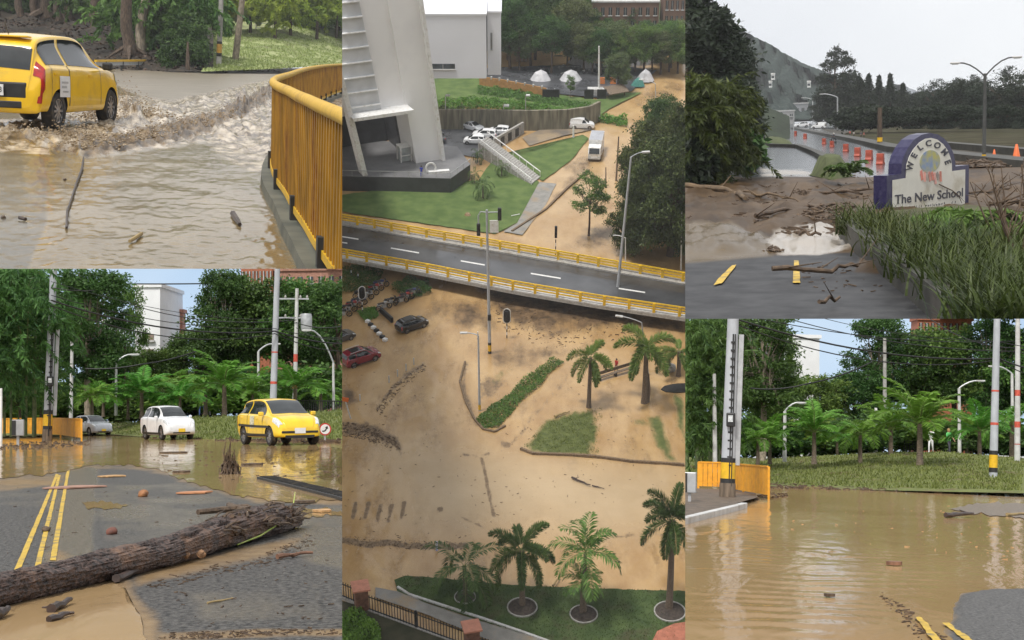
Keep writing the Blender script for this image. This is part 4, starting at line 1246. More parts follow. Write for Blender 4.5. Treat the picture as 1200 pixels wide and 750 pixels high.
block(P, 'brick_house', 'small distant brick house between the white block and the dark trees', 'building', 189, 214, 367, 470, 114.5, 4, mat('salmon_brick', (.42, .2, .14), rough=.85, var=.2, scale=5), 3, [(.3, .9, .12, .04), (.7, .9, .12, .04)])
GT = 'tall trees behind the lower left street'
for a in [('tall', 104, 506, 78, 300, 'tall dark tree with a bare pale trunk behind the banded pole', 1.15), ('broad', 52, 506, 92, 318, 'dark tree behind the bamboo, over the orange fence', 1.3),
          ('airy', 146, 500, 96, 326, 'thin airy tree left of the white apartment block', .5), ('broad', 228, 498, 100, 385, 'lower dark tree right of the white apartment block', 1.2),
          ('tall', 262, 495, 101, 302, 'tallest dark tree, left of the thick grey pole above the taxi', .85), ('broad', 300, 495, 103, 322, 'broad dark tree behind the thick grey pole', 1.15),
          ('round', 350, 492, 104, 325, 'mid green tree behind the concrete pole with crossarms', 1.1), ('broad', 395, 490, 100, 324, 'dark tree at the edge above the round arrow sign', 1.0), ('round', 128, 500, 98, 398, 'low round tree under the airy tree', .95),
          ('round', 180, 498, 99, 408, 'low round tree below the white apartment block', 1.2)]:
 put_tree(P, a[0], a[1], a[2], a[3], a[4], a[5], GT, a[6])
for i, x in enumerate((18, 62, 100, 140, 178, 216, 250, 290, 330, 372, 408)):
 put_bush(P, 'dark' if i % 2 else 'green', x, lerp_pts(topL, x) + 1, 92 + (i % 3) * 2, lerp_pts(topL, x) - 44 - (i * 7) % 17, ['leafy dark shrub', 'leafy bright shrub'][(i + 1) % 2] + ' in the undergrowth behind the palms of the log street', 'undergrowth shrubs of the log street', 1.7)
PL4 = [('arecaB', 108, 488, 72, 437, 'small palm left of the bank lamp, nearest the silver car'), ('arecaC', 121, 487, 75, 434, 'slim palm just left of the curved lamp over the silver car'), ('arecaC', 150, 490, 78, 436, 'low palm right of the curved lamp'),
       ('arecaA', 166, 489, 76, 419, 'bushy palm behind the left end of the white car'), ('arecaB', 190, 489, 80, 424, 'palm standing back above the roof of the white car'), ('arecaC', 211, 489, 75, 432, 'palm with short trunk right of the white car'), ('arecaB', 241, 485, 78, 423, 'palm in front of the two walkers'),
       ('arecaA', 263, 488, 72, 398, 'largest bright palm left of the yellow taxi'), ('arecaC', 296, 487, 78, 424, 'palm directly behind the rear of the taxi'), ('arecaA', 346, 489, 78, 408, 'palm right of the thick grey pole behind the taxi bonnet'), ('arecaB', 376, 486, 84, 430, 'palm at the edge behind the dark railing')]
for a in PL4: put_palm(P, *a, group='palms on the bank of the log street', wk=1.2)
def bamboo(P, px, py, d, htop, x0, x1, y0, y1, n, label, seed, dd=4, leaf=.34):
 b = P.at(px, py, d)
 t = thing(P, 'bamboo_clump', label, 'bamboo', b)
 cm = MB(); rg = random.Random(seed); pts = []
 for i in range(16):
  tx, ty = rg.uniform(x0, x1), rg.uniform(y0, y1 * .5 + y0 * .5)
  e = P.at(tx, ty, d + rg.uniform(-dd, dd)) - b
  s0 = Vector((rg.uniform(-1, 1), rg.uniform(-1, 1), 0))
  cm.tube([s0, s0 + Vector((0, 0, e.z * .55)), e], [.06, .045, .015], 6)
 for i in range(160):
  tx, ty = rg.uniform(x0, x1), y0 + (y1 - y0) * rg.random()
  pts.append(tuple(P.at(tx, ty, d + rg.uniform(-dd, dd)) - b))
 part(t, 'culms', cm, mat('bamboo_culm', (.10, .13, .05), rough=.6, var=.3), True)
 part(t, 'foliage', drooping('foliage', L_BAMBOO, pts, n, 1.7, 60, leaf, .07, seed, .45))
bamboo(P, 15, 512, 60, 310, -30, 54, 300, 455, 560, 'dense overhanging bamboo at the left above the orange fence by the log street', 5)
put_tree(P, 'round', 22, 508, 70, 432, 'bright low tree under the bamboo left of the banded pole', GT, 1.2)
put_tree(P, 'round', 46, 508, 74, 440, 'low dark green tree directly behind the banded pole', GT, 1.2)
def slat_fence(P, name, label, pts, hpx, m=M_FENCE, group=None, slat=.16):
 """pts: picture points of the fence foot; hpx: height in metres"""
 g = [P.g(x, y) for x, y in pts]
 t = thing(P, name, label, 'fence', g[0])
 pn, rl, sl = MB(), MB(), MB()
 for a, b in zip(g, g[1:]):
  a, b = a - g[0], b - g[0]
  up = Vector((0, 0, hpx)); lo = Vector((0, 0, .14))
  dv = b - a; L = dv.length; d = dv.normalized(); nn = Vector((-d.y, d.x, 0)) * .012
  k = max(1, int(L / slat))
  for i in range(k):
   p, q = a + d * (L * i / k + .012), a + d * (L * (i + 1) / k - .006)
   z = Vector((0, 0, RNG.uniform(-.006, .006)))
   o = nn * RNG.uniform(-.4, .4)
   pn.prism([p + lo + o, q + lo + o, q + up + z + o, p + up + z + o], nn * 2)
  for z in (.3, hpx - .2): rl.bar(a + nn * 4 + Vector((0, 0, z)), b + nn * 4 + Vector((0, 0, z)), .05, .08)
  rl.bar(a + up, b + up, .05, .05)
  for f in ((0, 1) if b is not None else ()):
   p = a + dv * f; sl.bar(p + nn * 3 - Vector((0, 0, .1)), p + nn * 3 + up, .07, .07, (0, 1, 0))
 part(t, 'panel', pn, m); part(t, 'rails', rl, m); part(t, 'posts', sl, m)
 return t
slat_fence(P, 'slat_fence', 'long orange slat fence behind the banded pole of the log street', [(2, 512), (48, 511.5), (70, 513), (94.5, 517)], .92)
def banded_pole(P, base, xt, hh, r, ytop, bands, label):
 h = P.rise(base, ytop) + 1.0
 U = P.at(xt, ytop, P.depth(base))
 lx = (U.x - base.x) / max(U.z - base.z, .1)
 zz = lambda y: P.rise(base, y)
 t = pole(P, base, h, r, r * .7, 'utility_pole', label, 'utility pole', M_GREYPOLE, (lx, 0), [(zz(b1), zz(b0), m_) for b0, b1, m_ in bands], 'banded utility poles')
 wd = MB(); wd.tube([(0, 0, -.1), (lx * zz(bands[-1][1]), 0, zz(bands[-1][1]))], [r * 1.12, r * 1.05], 12); part(t, 'wooden_foot', wd, M_WOOD, True)
 return t, h, lx
for PP, base, xt, yt, bands, brd, lad in (
  (P4, P4.g(55, 517), 61.5, 315, [(480.6, 485.5, M_BLKP), (485.5, 499, M_YELLOW), (499, 503, M_BLKP)], (386, 487), 447),
  (P5, P5.g(852, 586), 857.5, 374, [(536.6, 542, M_BLKP), (542, 560.7, M_YELLOW), (560.7, 566, M_BLKP)], (392, 545), 492)):
 lab = 'thick grey pole with black and yellow bands beside the orange fence ' + ('and silver car' if PP is P4 else 'and wide flood')
 t, h, lx = banded_pole(PP, base, xt, None, .19 if PP is P4 else .23, yt, bands, lab)
 zz = lambda y: PP.rise(base, y)
 z0, z1 = zz(brd[1]), zz(brd[0])
 c = MB(); c.box((lx * (z0 + z1) / 2 + .27, .05, (z0 + z1) / 2), (.14, .14, z1 - z0), ry=lx); part(t, 'cable_duct', c, M_STEEL)
 c = MB(); k = 16
 for i in range(k):
  z = z0 + (z1 - z0) * i / k; c.bar((lx * z - .02, -.2, z), (lx * z + .1, -.2, z), .03, .05)
 c.tube([(lx * z0 + .04, -.2, z0 * .2), (lx * z1 + .04, -.17, z1)], .025, 6); c.tube([(lx * z0 + .11, -.19, z0 * .4), (lx * z1 + .1, -.16, z1)], .018, 6)
 part(t, 'conduit', c, M_BLKP)
 zb = zz(lad); c = MB(); c.box((lx * zb + .06, -.30, zb), (.26, .2, .42)); mb_ = part(t, 'meter_box', bevel(c.mesh('meter_box', M_BLACK), .03))
 c = MB(); c.box((lx * zb + .06, -.41, zb + .03), (.14, .03, .2)); part(mb_, 'meter_glass', c, M_LAMPGL)
def cabinet(P, px, py, ytop, w_, label):
 b = P.g(px, py); h = P.rise(b, ytop); t = thing(P, 'meter_cabinet', label, 'cabinet', b)
 c = MB(); c.box((0, 0, h * .68), (w_, w_ * .7, h * .62)); part(t, 'box', bevel(c.mesh('box', M_STEEL), .02))
 c = MB(); c.box((-w_ * .32, -w_ * .37, h * .68), (w_ * .34, .02, h * .58)); part(t, 'door', c, M_BLKP)
 c = MB(); c.box((0, 0, h * .18), (w_ * .22, w_ * .22, h * .38)); part(t, 'post', c, M_STEEL)
cabinet(P4, 21, 522, 491.5, .42, 'white and black meter cabinet on a post by the orange fence of the log street')
def tall_pole(P, px, py, d, xt, yt, r, label, m=M_GREYPOLE, over=1., group='plain poles', bands=(), cat='pole', name='street_pole'):
 b = P.at(px, py, d); h = P.rise(b, yt) + over; U = P.at(xt, yt, d)
 lx = (U.x - b.x) / (U.z - b.z)
 zz = lambda y: P.rise(b, y)
 return pole(P, b, h, r, r * .72, name, label, cat, m, (lx, 0), [(zz(y1), zz(y0), mm) for y0, y1, mm in bands], group), h, lx
tall_pole(P, 83, 492, 70, 84, 400, .10, 'slim pale concrete pole between the banded pole and the silver car', M_CONC_PALE, 0)
tall_pole(P, .8, 518, 50, .8, 455, .06, 'thin white post at the very edge beside the orange fence', M_WHITE, 0)
tall_pole(P, 319, 500, 62, 326, 315, .16, 'thick grey pole rising behind the yellow taxi', M_GREYPOLE, 1., bands=[(412, 413.5, M_REDM), (447, 450, M_REDM)])
t, h, lx = tall_pole(P, 345, 487, 82, 349, 338, .14, 'concrete pole with crossarms and a transformer right of the thick grey pole', M_CONC_PALE, 0, bands=[(415, 424, M_REDM), (449, 456, M_REDM)], name='transformer_pole', cat='utility pole')
for zz_ in (.97, .82):
 c = MB(); c.bar((-1.1, 0, h * zz_ - .4), (.9, 0, h * zz_ - .4), .09, .09); cr_ = part(t, 'crossarm', c, M_STEEL)
 c = MB()
 for x in (-1., -.5, .4, .8): c.lathe([(.05, h * zz_ - .36), (.07, h * zz_ - .28), (.03, h * zz_ - .18)], 8, (x, 0, 0))
 part(cr_, 'insulators', c, M_CONC)
c = MB(); c.lathe([(.3, h * .66), (.34, h * .69), (.34, h * .78), (.3, h * .80)], 12, (.75, 0, 0)); part(t, 'transformer', c, M_STEEL, True)
for px, py, d, yt, reach, az, lab in ((136, 484, 77, 425, .75, 0, 'curved white street lamp over the silver car'), (303, 486, 80, 412, .8, .2, 'white street lamp behind the taxi roof'), (391, 482, 80, 425, 1.3, math.pi, 'street lamp with a long arm bending left above the round sign')):
 b = P.at(px, py, d); h = P.rise(b, yt)
 t = pole(P, b, h, .09, .065, 'street_lamp', lab, 'street lamp', M_CONC_PALE, group='street lamps by the log street')
 lamp_arm(t, h, reach, az, .45 if reach < 1 else 1.9, .05)
b = P.g(381, 517); h = P.rise(b, 503); r = 7.2 / P.ppm(381, 517)
t = thing(P, 'traffic_sign', 'round red and white sign with a black bent arrow, low beside the taxi', 'road sign', b, .12)
c = MB(); c.box((0, .03, h * .5 - .2), (.05, .05, h + .2)); part(t, 'post', c, M_STEEL)
c = MB(); c.lathe([(r, -.02), (r, .01)], 28, (0, 0, h), 'y'); part(t, 'rim', c, mat('sign_red', (.5, .02, .02), rough=.4, var=.05))
c = MB(); c.lathe([(r * .8, -.028), (r * .8, -.022)], 28, (0, 0, h), 'y'); part(t, 'face', c, M_WHITE)
c = MB(); k = r
pl = [(-.5, -.42), (-.2, -.42), (.1, -.28), (.32, .1), (.5, .02), (.38, .55), (-.05, .28), (.12, .22), (-.02, -.08), (-.2, -.2), (-.5, -.2)]
c.prism([(x * k, -.034, h + z * k) for x, z in pl], (0, .004, 0)); part(t, 'arrow', c, M_BLKP)
def bar_railing(P, a, b, h, label, m=M_BLKP, n=26, group=None):
 t = thing(P, 'path_railing', label, 'railing', a); d = b - a
 c = MB()
 for z in (.12, h): c.bar(Vector((0, 0, z)), d + Vector((0, 0, z)), .06, .06)
 part(t, 'rails', c, m); c = MB()
 for i in range(n + 1): p = d * (i / n); c.bar(p + Vector((0, 0, -.2)), p + Vector((0, 0, h)), .045, .045, (0, 1, 0))
 part(t, 'bars', c, m)
bar_railing(P, P.at(342, 487, 80), P.at(412, 490, 74), .9, 'low dark railing on the bank right of the taxi')
c = MB(); a_ = P.at(352, 486, 86); b_ = P.at(420, 489, 82); c.quad(a_, b_, b_ + Vector((0, 5, .1)), a_ + Vector((0, 5, .1))); struct(P, 'path', c, M_CONC_PALE)
M_BLUEC = cloth('blue_shirt', (.10, .16, .38)); M_WHC = cloth('white_clothes', (.68, .68, .68))
person(P, 'walker in blue and white half hidden by the palm left of the taxi', P.at(237, 488, 90), 2.6, M_WHC, M_BLUEC, 'walk', scale=.98)
person(P, 'walker dressed in white next to the one in blue, behind the palms', P.at(243, 488, 91), 2.6, M_WHC, M_WHC, 'walk', scale=1.0)
Y_TAXI = paint('taxi_yellow', (.78, .52, .012)); W_CAR = paint('car_white', (.76, .77, .78)); S_CAR = paint('car_silver', (.45, .47, .5), .22)
tx = car(P, 'hatch', Y_TAXI, 'taxi', 'small yellow taxi facing the viewer on the wet road, black side strip', 'taxi', P.g(327, 521), rad(-73), 1.05, plate=('', M_PLATE_W), trim_m=Y_TAXI)
B_ = CarBody('hatch')
for sg in (1, -1): part(tx, 'side_strip', B_.pane(2.9, 8.4, 3.0, 3.22, sides=(sg,), off=.012), M_BLACK, True)
c = MB(); c.box((1.795, 0, .43), (.05, 1.22, .07)); c.box((1.77, 0, .31), (.06, 1.0, .07)); part(tx, 'bumper_strip', bevel(c.mesh('bumper_strip', M_BLACK), .015))
for sg in (-1, 1):
 q_ = B_.pane(4.95, 5.5, 2.9, 4.2, sides=(sg,), off=.008); part(tx, 'door_emblem', q_, mat('emblem_grey', (.5, .48, .35), rough=.5, var=.5, scale=30))
ws = car(P, 'suv', W_CAR, 'car', 'white crossover car driving through the flood left of the taxi', 'car', P.g(197, 515), rad(-70), .76, plate=('', M_PLATE_Y))
ss = car(P, 'suv', S_CAR, 'car', 'silver car half hidden by the end of the orange fence', 'car', P.g(108, 510.6), rad(-62), .62, plate=('', M_PLATE_Y))
ws.matrix_basis = ws.matrix_basis @ Matrix.Diagonal((1, 1, 1.12, 1))
def fallen_log(P):
 ends = [(-40, 719, 0.105), (0, 709, 0.108), (40, 700, 0.11), (90, 688, 0.112), (140, 676, 0.116), (190, 664, 0.12), (232, 652, 0.135), (262, 642, 0.15), (295, 632, 0.16), (325, 624, 0.15), (345, 618, 0.1)]
 o = P.g(150, 684)
 t = thing(P, 'fallen_log', 'big dark tree trunk lying across the road, torn at its right end', 'log', o)
 V, f = [], []; n = 84
 cent = []
 for x, y, r in ends:
  p = P.g(x, y) - o; cent.append((p, r))
 pts = []
 for i in range(len(cent) - 1):
  for k in range(30):
   q = k / 30; pts.append((cent[i][0].lerp(cent[i + 1][0], q), cent[i][1] + (cent[i + 1][1] - cent[i][1]) * q))
 pts.append(cent[-1])
 for i, (p, r) in enumerate(pts):
  d = (pts[min(i + 1, len(pts) - 1)][0] - pts[max(i - 1, 0)][0]).normalized(); s_ = Vector((d.y, -d.x, 0)).normalized()
  for k in range(n):
   a = 2 * math.pi * k / n
   w_ = 1 + .16 * noise.noise((p.x * 2, math.cos(a) * 1.5, math.sin(a) * 1.5)) - .15 * abs(noise.noise((p.x * 4.5, math.cos(a) * 8, math.sin(a) * 8))) + .10 * noise.noise((p.x * 9, math.cos(a) * 17, math.sin(a) * 17)) + .05 * noise.noise((p.x * 30, math.cos(a) * 24, math.sin(a) * 24))
   tear = max(0, (i / len(pts) - .62)) * 1.5
   w_ += tear * (.28 * noise.noise((p.x * 3, math.cos(a) * 3, math.sin(a) * 3)) + .2 * noise.noise((p.x * 8, math.cos(a) * 11, math.sin(a) * 11)))
   V.append(p + (s_ * math.cos(a) + Vector((0, 0, 1)) * math.sin(a)) * r * w_ + Vector((0, 0, r * .93)))
 for i in range(len(pts) - 1):
  for k in range(n): f.append((i * n + k, i * n + (k + 1) % n, (i + 1) * n + (k + 1) % n, (i + 1) * n + k))
 f.append(tuple(range(n))); f.append(tuple((len(pts) - 1) * n + k for k in range(n)))
 mb = MB().add(V, f)
 part(t, 'trunk', mb, mat('wet_bark', (.022, .015, .013), rough=.42, var=.5, scale=30, col2=(.13, .082, .066), bump=.03, bscale=40, dirt=(.20, .11, .065), dscale=2.6, stretch=(.3, 1, 1)), True)
 fb = MB(); rg = random.Random(4)
 for i in range(80):
  q = rg.uniform(.62, 1.0); i0 = int(q * (len(pts) - 1)); p, r = pts[i0]
  d = (pts[min(i0 + 1, len(pts) - 1)][0] - pts[max(i0 - 1, 0)][0]).normalized(); s_ = Vector((d.y, -d.x, 0)).normalized()
  a = rg.uniform(-.5, 3.6)
  st = p + (s_ * math.cos(a) + Vector((0, 0, 1)) * math.sin(a)) * r * .98 + Vector((0, 0, r * .93))
  L = rg.uniform(.1, .36)
  e = st + d * L + s_ * rg.uniform(-.05, .1) + Vector((0, 0, rg.uniform(-.08, .06)))
  st.z = max(st.z, .02); e.z = max(e.z, .015)
  fb.tube([st, (st + e) / 2 + Vector((0, 0, .015)), e], [rg.uniform(.008, .02), .010, .003], 5)
 part(t, 'torn_fibres', fb, M_DEBRIS)
 for (x, y, r) in ((226, 650, .05), (236, 655, .035), (218, 656, .03)):
  me = rock_mesh(r, x, 1.0); me.materials.append(mat('torn_wood', (.26, .145, .075), rough=.8, var=.45, scale=14, bump=.01))
  xform(me, Matrix.Translation(P.g(x, y + 4) - o + Vector((0, -.02, .05)))); part(t, 'broken_knot', me)
 br = MB()
 for pa in ([(232, 604), (258, 601), (290, 598)], [(268, 594), (282, 600), (300, 602)]):
  q = [P.g(x, y + 14) - o + Vector((0, 0, .16)) for x, y in pa]; br.tube(q, [.03, .035, .045], 7)
 part(t, 'branch', br, M_DEBRIS)
 return t
fallen_log(P)
c = MB(); q = [P.g(x, y) + Vector((0, 0, z)) for x, y, z in ((278, 641, .02), (305, 634, .05), (330, 626, .12), (344, 615, .22), (346, 608, .3))]; c.tube(q, [.006, .009, .009, .007, .004], 6)
single(P, 'plant_stem', c, mat('fresh_stem', (.30, .42, .05), rough=.5, var=.3, col2=(.5, .55, .15)), 'bright green stem curling along the torn end of the log', 'stem')
SM = mat('wet_stick', (.05, .032, .026), rough=.45, var=.4, scale=12)
def loose_stick(P, a, b, r, label, m=SM, seed=1, group='loose sticks', twigs=1, name='stick', cat='stick', dz=0.0):
 A, B = P.g(*a), P.g(*b); c = (A + B) / 2; d = B - A
 return single(P, name, stick_mesh(d.length, r, seed, .12, twigs), m, label, cat, c + Vector((0, 0, dz)), math.atan2(d.y, d.x), group, smooth=True)
loose_stick(P, (136, 684), (176, 668), .028, 'smooth dark red stick lying against the front of the log', seed=2)
loose_stick(P, (60, 719), (82, 709), .03, 'short dark stick in the brown puddle below the log', seed=3, group=None)
loose_stick(P, (57, 730), (83, 722), .022, 'forked dark twig in the brown puddle, lowest of the two', seed=4, twigs=2)
loose_stick(P, (325, 656), (368, 651), .022, 'split reddish stick right of the log end', mat('split_wood', (.2, .1, .06), rough=.7, var=.4), seed=5)
loose_stick(P, (-8, 729), (12, 722), .04, 'dark stick under the left end of the log', seed=6)
loose_stick(P, (243, 708), (270, 702), .008, 'thin dry straw on the asphalt below the log', mat('straw', (.3, .22, .1), rough=.8), seed=7)
def clod(P, px, py, r, label, m, name='clod', cat='clod', flat=.7, group=None):
 me = rock_mesh(r, px, flat); me.materials.append(m); me.polygons.foreach_set('use_smooth', [True] * len(me.polygons))
 return single(P, name, me, None, label, cat, P.g(px, py), RNG.uniform(0, 6), group)
def slab_thing(P, px, py, L, wd, th, rz, label, m=M_PLANK, name='bark_piece', cat='bark piece'):
 mb = MB(); rg = random.Random(int(px)); n = 10; pl = []
 for i in range(n):
  a = 2 * math.pi * i / n; k = rg.uniform(.75, 1.15); pl.append((math.cos(a) * L / 2 * k, math.sin(a) * wd / 2 * k, .01))
 mb.prism(pl, (0, 0, th)); return single(P, name, mb, m, label, cat, P.g(px, py), rz, None)
slab_thing(P, 132, 559, .5, .5, .02, .1, 'pale wooden chip on the asphalt by the water edge')
slab_thing(P, 88, 572, 1.0, .6, .02, .3, 'long pinkish plank beside the yellow lines', mat('pink_wood', (.32, .18, .13), rough=.7, var=.2), 'plank', 'plank')
clod(P, 168, 582, .085, 'round brown stone on the asphalt above the log', mat('ochre_stone', (.3, .13, .05), rough=.6, var=.4, bump=.01), 'stone', 'stone', .8)
slab_thing(P, 378, 600.5, .25, .3, .025, .1, 'pale wood chip right of the torn log end')
clod(P, 54, 623, .055, 'small dark clod between the yellow lines', M_DEBRIS)
clod(P, 131, 626, .065, 'reddish clod on the asphalt above the log', mat('red_clod', (.16, .06, .04), rough=.7, var=.4))
slab_thing(P, 228, 578.5, .5, .4, .02, .3, 'flat orange wood chip in the shallow water', mat('orange_chip', (.5, .22, .1), rough=.6, var=.2))
slab_thing(P, 356, 590, .3, .2, .03, .2, 'dark bark strip behind the torn log end', M_DEBRIS)
slab_thing(P, 206, 531, .8, .7, .03, 0, 'dark driftwood piece in the flood before the white car', M_DEBRIS)
slab_thing(P, 212, 554, .4, .4, .03, 0, 'dark floating scrap left of the twig heap', M_DEBRIS)
slab_thing(P, 295, 545.5, .45, .4, .04, 0, 'dark scrap right of the twig heap', M_DEBRIS)
o = P.g(269, 556); t = thing(P, 'twig_heap', 'upright heap of brown twigs standing in the shallow flood', 'twig heap', o)
c = MB(); rg = random.Random(9)
for i in range(130):
 a = rg.uniform(0, 6.28); r0 = rg.uniform(.02, .2); top = rg.uniform(.08, .5) * (1.15 - r0 * 3.2)
 if i < 3: top = .72
 p = Vector((r0 * math.cos(a), r0 * math.sin(a), 0)); e = Vector((p.x * .3 + rg.uniform(-.08, .08), p.y * .3 + rg.uniform(-.1, .1), max(top, .06)))
 c.tube([p, (p + e) / 2 + Vector((rg.uniform(-.08, .08), 0, .04)), e], [.018, .014, .005], 4)
part(t, 'twigs', c, M_DEBRIS)
litter(P, 'road_scraps', [(100, 560), (260, 585), (395, 600), (395, 748), (180, 748), (190, 690), (240, 670), (345, 635), (300, 600), (210, 640), (90, 690), (5, 680), (5, 570)], 130, M_DEBRIS, (.004, .014), 11)
litter(P, 'road_scraps', [(150, 520), (400, 526), (400, 560), (280, 570), (180, 550)], 110, M_DEBRIS, (.012, .035), 12)
litter(P, 'road_scraps', [(180, 748), (230, 741), (330, 737), (402, 739), (402, 744), (320, 745), (230, 750)], 200, M_DEBRIS, (.004, .011), 13)
litter(P, 'road_scraps', [(210, 672), (300, 652), (350, 632), (372, 620), (368, 640), (330, 660), (250, 676), (190, 690), (160, 690)], 220, M_DEBRIS, (.005, .013), 14)
litter(P, 'road_scraps', [(0, 519), (95, 517), (110, 522), (60, 526), (0, 528)], 120, M_DEBRIS, (.03, .07), 15)
GW = 'overhead wires of the log street'
for i, (pts, r, sag) in enumerate([
  ([(60, 352, 54), (322, 388, 62), (470, 393, 70)], .035, .5), ([(60, 358, 54), (322, 391, 62), (470, 398, 70)], .022, .7), ([(60, 346, 54), (322, 385, 62), (470, 388, 70)], .016, .4),
  ([(60, 337, 54), (140, 332, 100)], .02, .3), ([(100, 332, 98), (262, 332, 102)], .05, .05), ([(120, 345, 98), (347, 375, 82)], .03, .8), ([(60, 330, 54), (347, 372, 82)], .014, .6), ([(347, 378, 82), (470, 350, 70)], .03, .8), ([(347, 384, 82), (470, 362, 70)], .022, 1.1),
  ([(100, 432, 74), (165, 427, 74), (232, 411, 76)], .04, .1)]):
 wire(P, [P.at(*p) for p in pts], r, 'overhead_wire', 'thin black overhead wire strung above the palms of the log street', GW, sag)
# ================================================================== lower right street: wide flood, two walkers
P = P5
M_FLOOD5 = water_mat('wide_flood_water', (.31, .195, .092), (.43, .30, .16), rough=.10, wave=.014, wscale=1.6, nscale=.22, stretch=(1, .3, 1))
M_ROAD5 = zone_mat('gravelly_asphalt', dict(c1=(.05, .05, .05), c2=(.15, .145, .14), scale=30, rough=.5, p=(.38, .62)),
 [('silt', dict(c1=(.20, .125, .055), c2=(.31, .21, .11), scale=4, rough=.25, bump=.4, edge=.25), 1.0, .7)], .012, 40, .2)
asph5 = [(1108, 775), (1106, 738), (1112, 714), (1128, 696), (1160, 687), (1240, 685), (1240, 775)]
zone_sheet(P, 'road', 770, 1240, 566, 775, 150, 90, M_ROAD5, {'silt': [([(770, 566), (1240, 566), (1240, 684), (1160, 688), (1128, 698), (1112, 716), (1106, 775), (770, 775)], 18, 1.05)]},
 dz=lambda x, y, p: -.05 + .075 * min(1, max(0, sd1(x, y, asph5) / 30 + .45)) + .03 * fbm(p.x * 1.3, p.y * .8, 4), ypow=1.4)
def rip(px, py, p):
 a = math.exp(-((px - 925) / 95) ** 2 - ((py - 690) / 62) ** 2)
 w1 = fbm(p.x * .35, p.y * .22, 3); w2 = fbm(p.x * .9, p.y * .5, 9)
 q = math.hypot(p.x - P5.g(930, 605).x + w1 * .8, (p.y - P5.g(930, 605).y) * .8)
 b = math.exp(-((px - 965) / 34) ** 2 - ((py - 648) / 6) ** 2)
 c = math.exp(-((px - 1060) / 70) ** 2 - ((py - 655) / 26) ** 2)
 k = max(0, .55 + 1.1 * w2)
 return .007 * a * k * math.sin(q * 12 + 5 * w1 + 1.5 * w2) + .03 * b * fbm(p.x * 2.5, p.y * 1.2, 5) + .006 * c * k * math.sin(q * 14 + 5 * w1) + .004 * fbm(p.x * 1.6, p.y * .8, 1)
grid(P, 'flood_water', 770, 1240, 570, 775, 330, 210, M_FLOOD5, lambda x, y: P5.g(x, y) + Vector((0, 0, rip(x, y, P5.g(x, y)))), ypow=1.3)
patch(P, 'silt', [(1110, 596), (1150, 590), (1240, 590), (1240, 609), (1180, 606), (1135, 602)], mat('gritty_silt', (.16, .12, .085), rough=.35, var=.4, scale=14, bump=.01), .014, amp=4, seed=51, rows=5)
patch(P, 'pavement', [(770, 575), (880, 577), (888, 586), (864, 594), (850, 599), (804, 611), (770, 619)], mat('muddy_pavement', (.11, .08, .055), rough=.55, var=.4, scale=5, bump=.02, bscale=12), .10, amp=1.5, seed=52, rows=5)
kb = MB(); q = [P.g(x, y) for x, y in ((770, 621), (804, 613), (835, 605), (860, 598.5), (872, 595))]
for a, b in zip(q, q[1:]):
 d = b - a; n_ = max(1, int(d.length / .9))
 for i in range(n_): kb.bar(a + d * (i / n_) + d.normalized() * .008 + Vector((0, 0, .05)), a + d * ((i + 1) / n_) - d.normalized() * .008 + Vector((0, 0, .05)), .18, .17)
single(P, 'kerb', bevel(kb.mesh('kerb', M_CONC_PALE), .015), None, 'pale kerb edge of the muddy pavement corner by the flooded street', 'kerb')
footR = [(740, 570), (900, 571), (1000, 573.5), (1100, 576), (1200, 578), (1260, 579)]
topR = [(740, 536), (850, 536), (900, 537), (950, 535), (1000, 532), (1050, 529), (1120, 530.5), (1200, 537), (1260, 540)]
def bank5(px, py):
 f0, t0 = lerp_pts(footR, px), lerp_pts(topR, px)
 k = (f0 - py) / (f0 - t0)
 q = P5.at(px, py, F * P5.H / (f0 - P5.hy) + 26 * k)
 q.z += .07 * fbm(q.x * .5, q.y * .5) if k > .02 else 0
 return q
X = np.linspace(740, 1260, 66); vs, fs = [], []
for j in range(15):
 for x in X:
  f0, t0 = lerp_pts(footR, x), lerp_pts(topR, x)
  vs.append(bank5(x, f0 + (t0 - f0) * j / 13) if j < 14 else P5.at(x, t0 + .3, 116))
n_ = len(X)
for j in range(14):
 for i in range(n_ - 1): fs.append((j * n_ + i, j * n_ + i + 1, (j + 1) * n_ + i + 1, (j + 1) * n_ + i))
struct(P, 'grass_bank', MB().add(vs, fs), M_GRASSB, True)
gp = [(x, lerp_pts(footR, x) - 3) for x in range(805, 1205, 8)] + [(x, lerp_pts(topR, x) + .5) for x in range(1200, 800, -8)]
blades(P, 'grass', gp, 14000, L_GRASS, (.05, .15), .03, 5, bank5)
litter(P, 'leaf_litter', [(x, lerp_pts(footR, x) + 1.5) for x in range(890, 1205, 8)] + [(x, lerp_pts(footR, x) - 5) for x in range(1200, 885, -8)], 420, M_DEBRIS, (.03, .09), 24)
litter(P, 'leaf_litter', [(860, 578), (905, 577), (925, 581), (900, 586), (870, 586)], 90, M_DEBRIS, (.03, .07), 25)
litter(P, 'leaf_litter', [(804, 597), (850, 590), (866, 593), (806, 607)], 60, M_DEBRIS, (.02, .05), 26)
M_SKYP2 = M_SKYP
street_backdrop(P, 720, 1290, 355, 560, 122, M_SKYP2)
block(P, 'apartment_block', 'white apartment block rising between trees above the flooded street, balcony windows', 'building', 929, 960, 396, 530, 114, 8, M_WHITEBLD, 4,
      [(.62, .58, .4, .05), (.6, .42, .5, .06), (.6, .28, .5, .06)], wm=MATS['brown_balcony'])
block(P, 'apartment_block', 'narrow white strip of the apartment block seen through the leaves, flooded street', 'building', 897, 906, 436, 530, 114.6, 6, M_WHITEBLD, 3, [(.5, .5, .3, .06)])
block(P, 'brick_tower', 'orange brick tower at the top edge above the flooded street trees', 'building', 1076, 1140, 375, 530, 119, 4, M_BRICK, 6, bw)
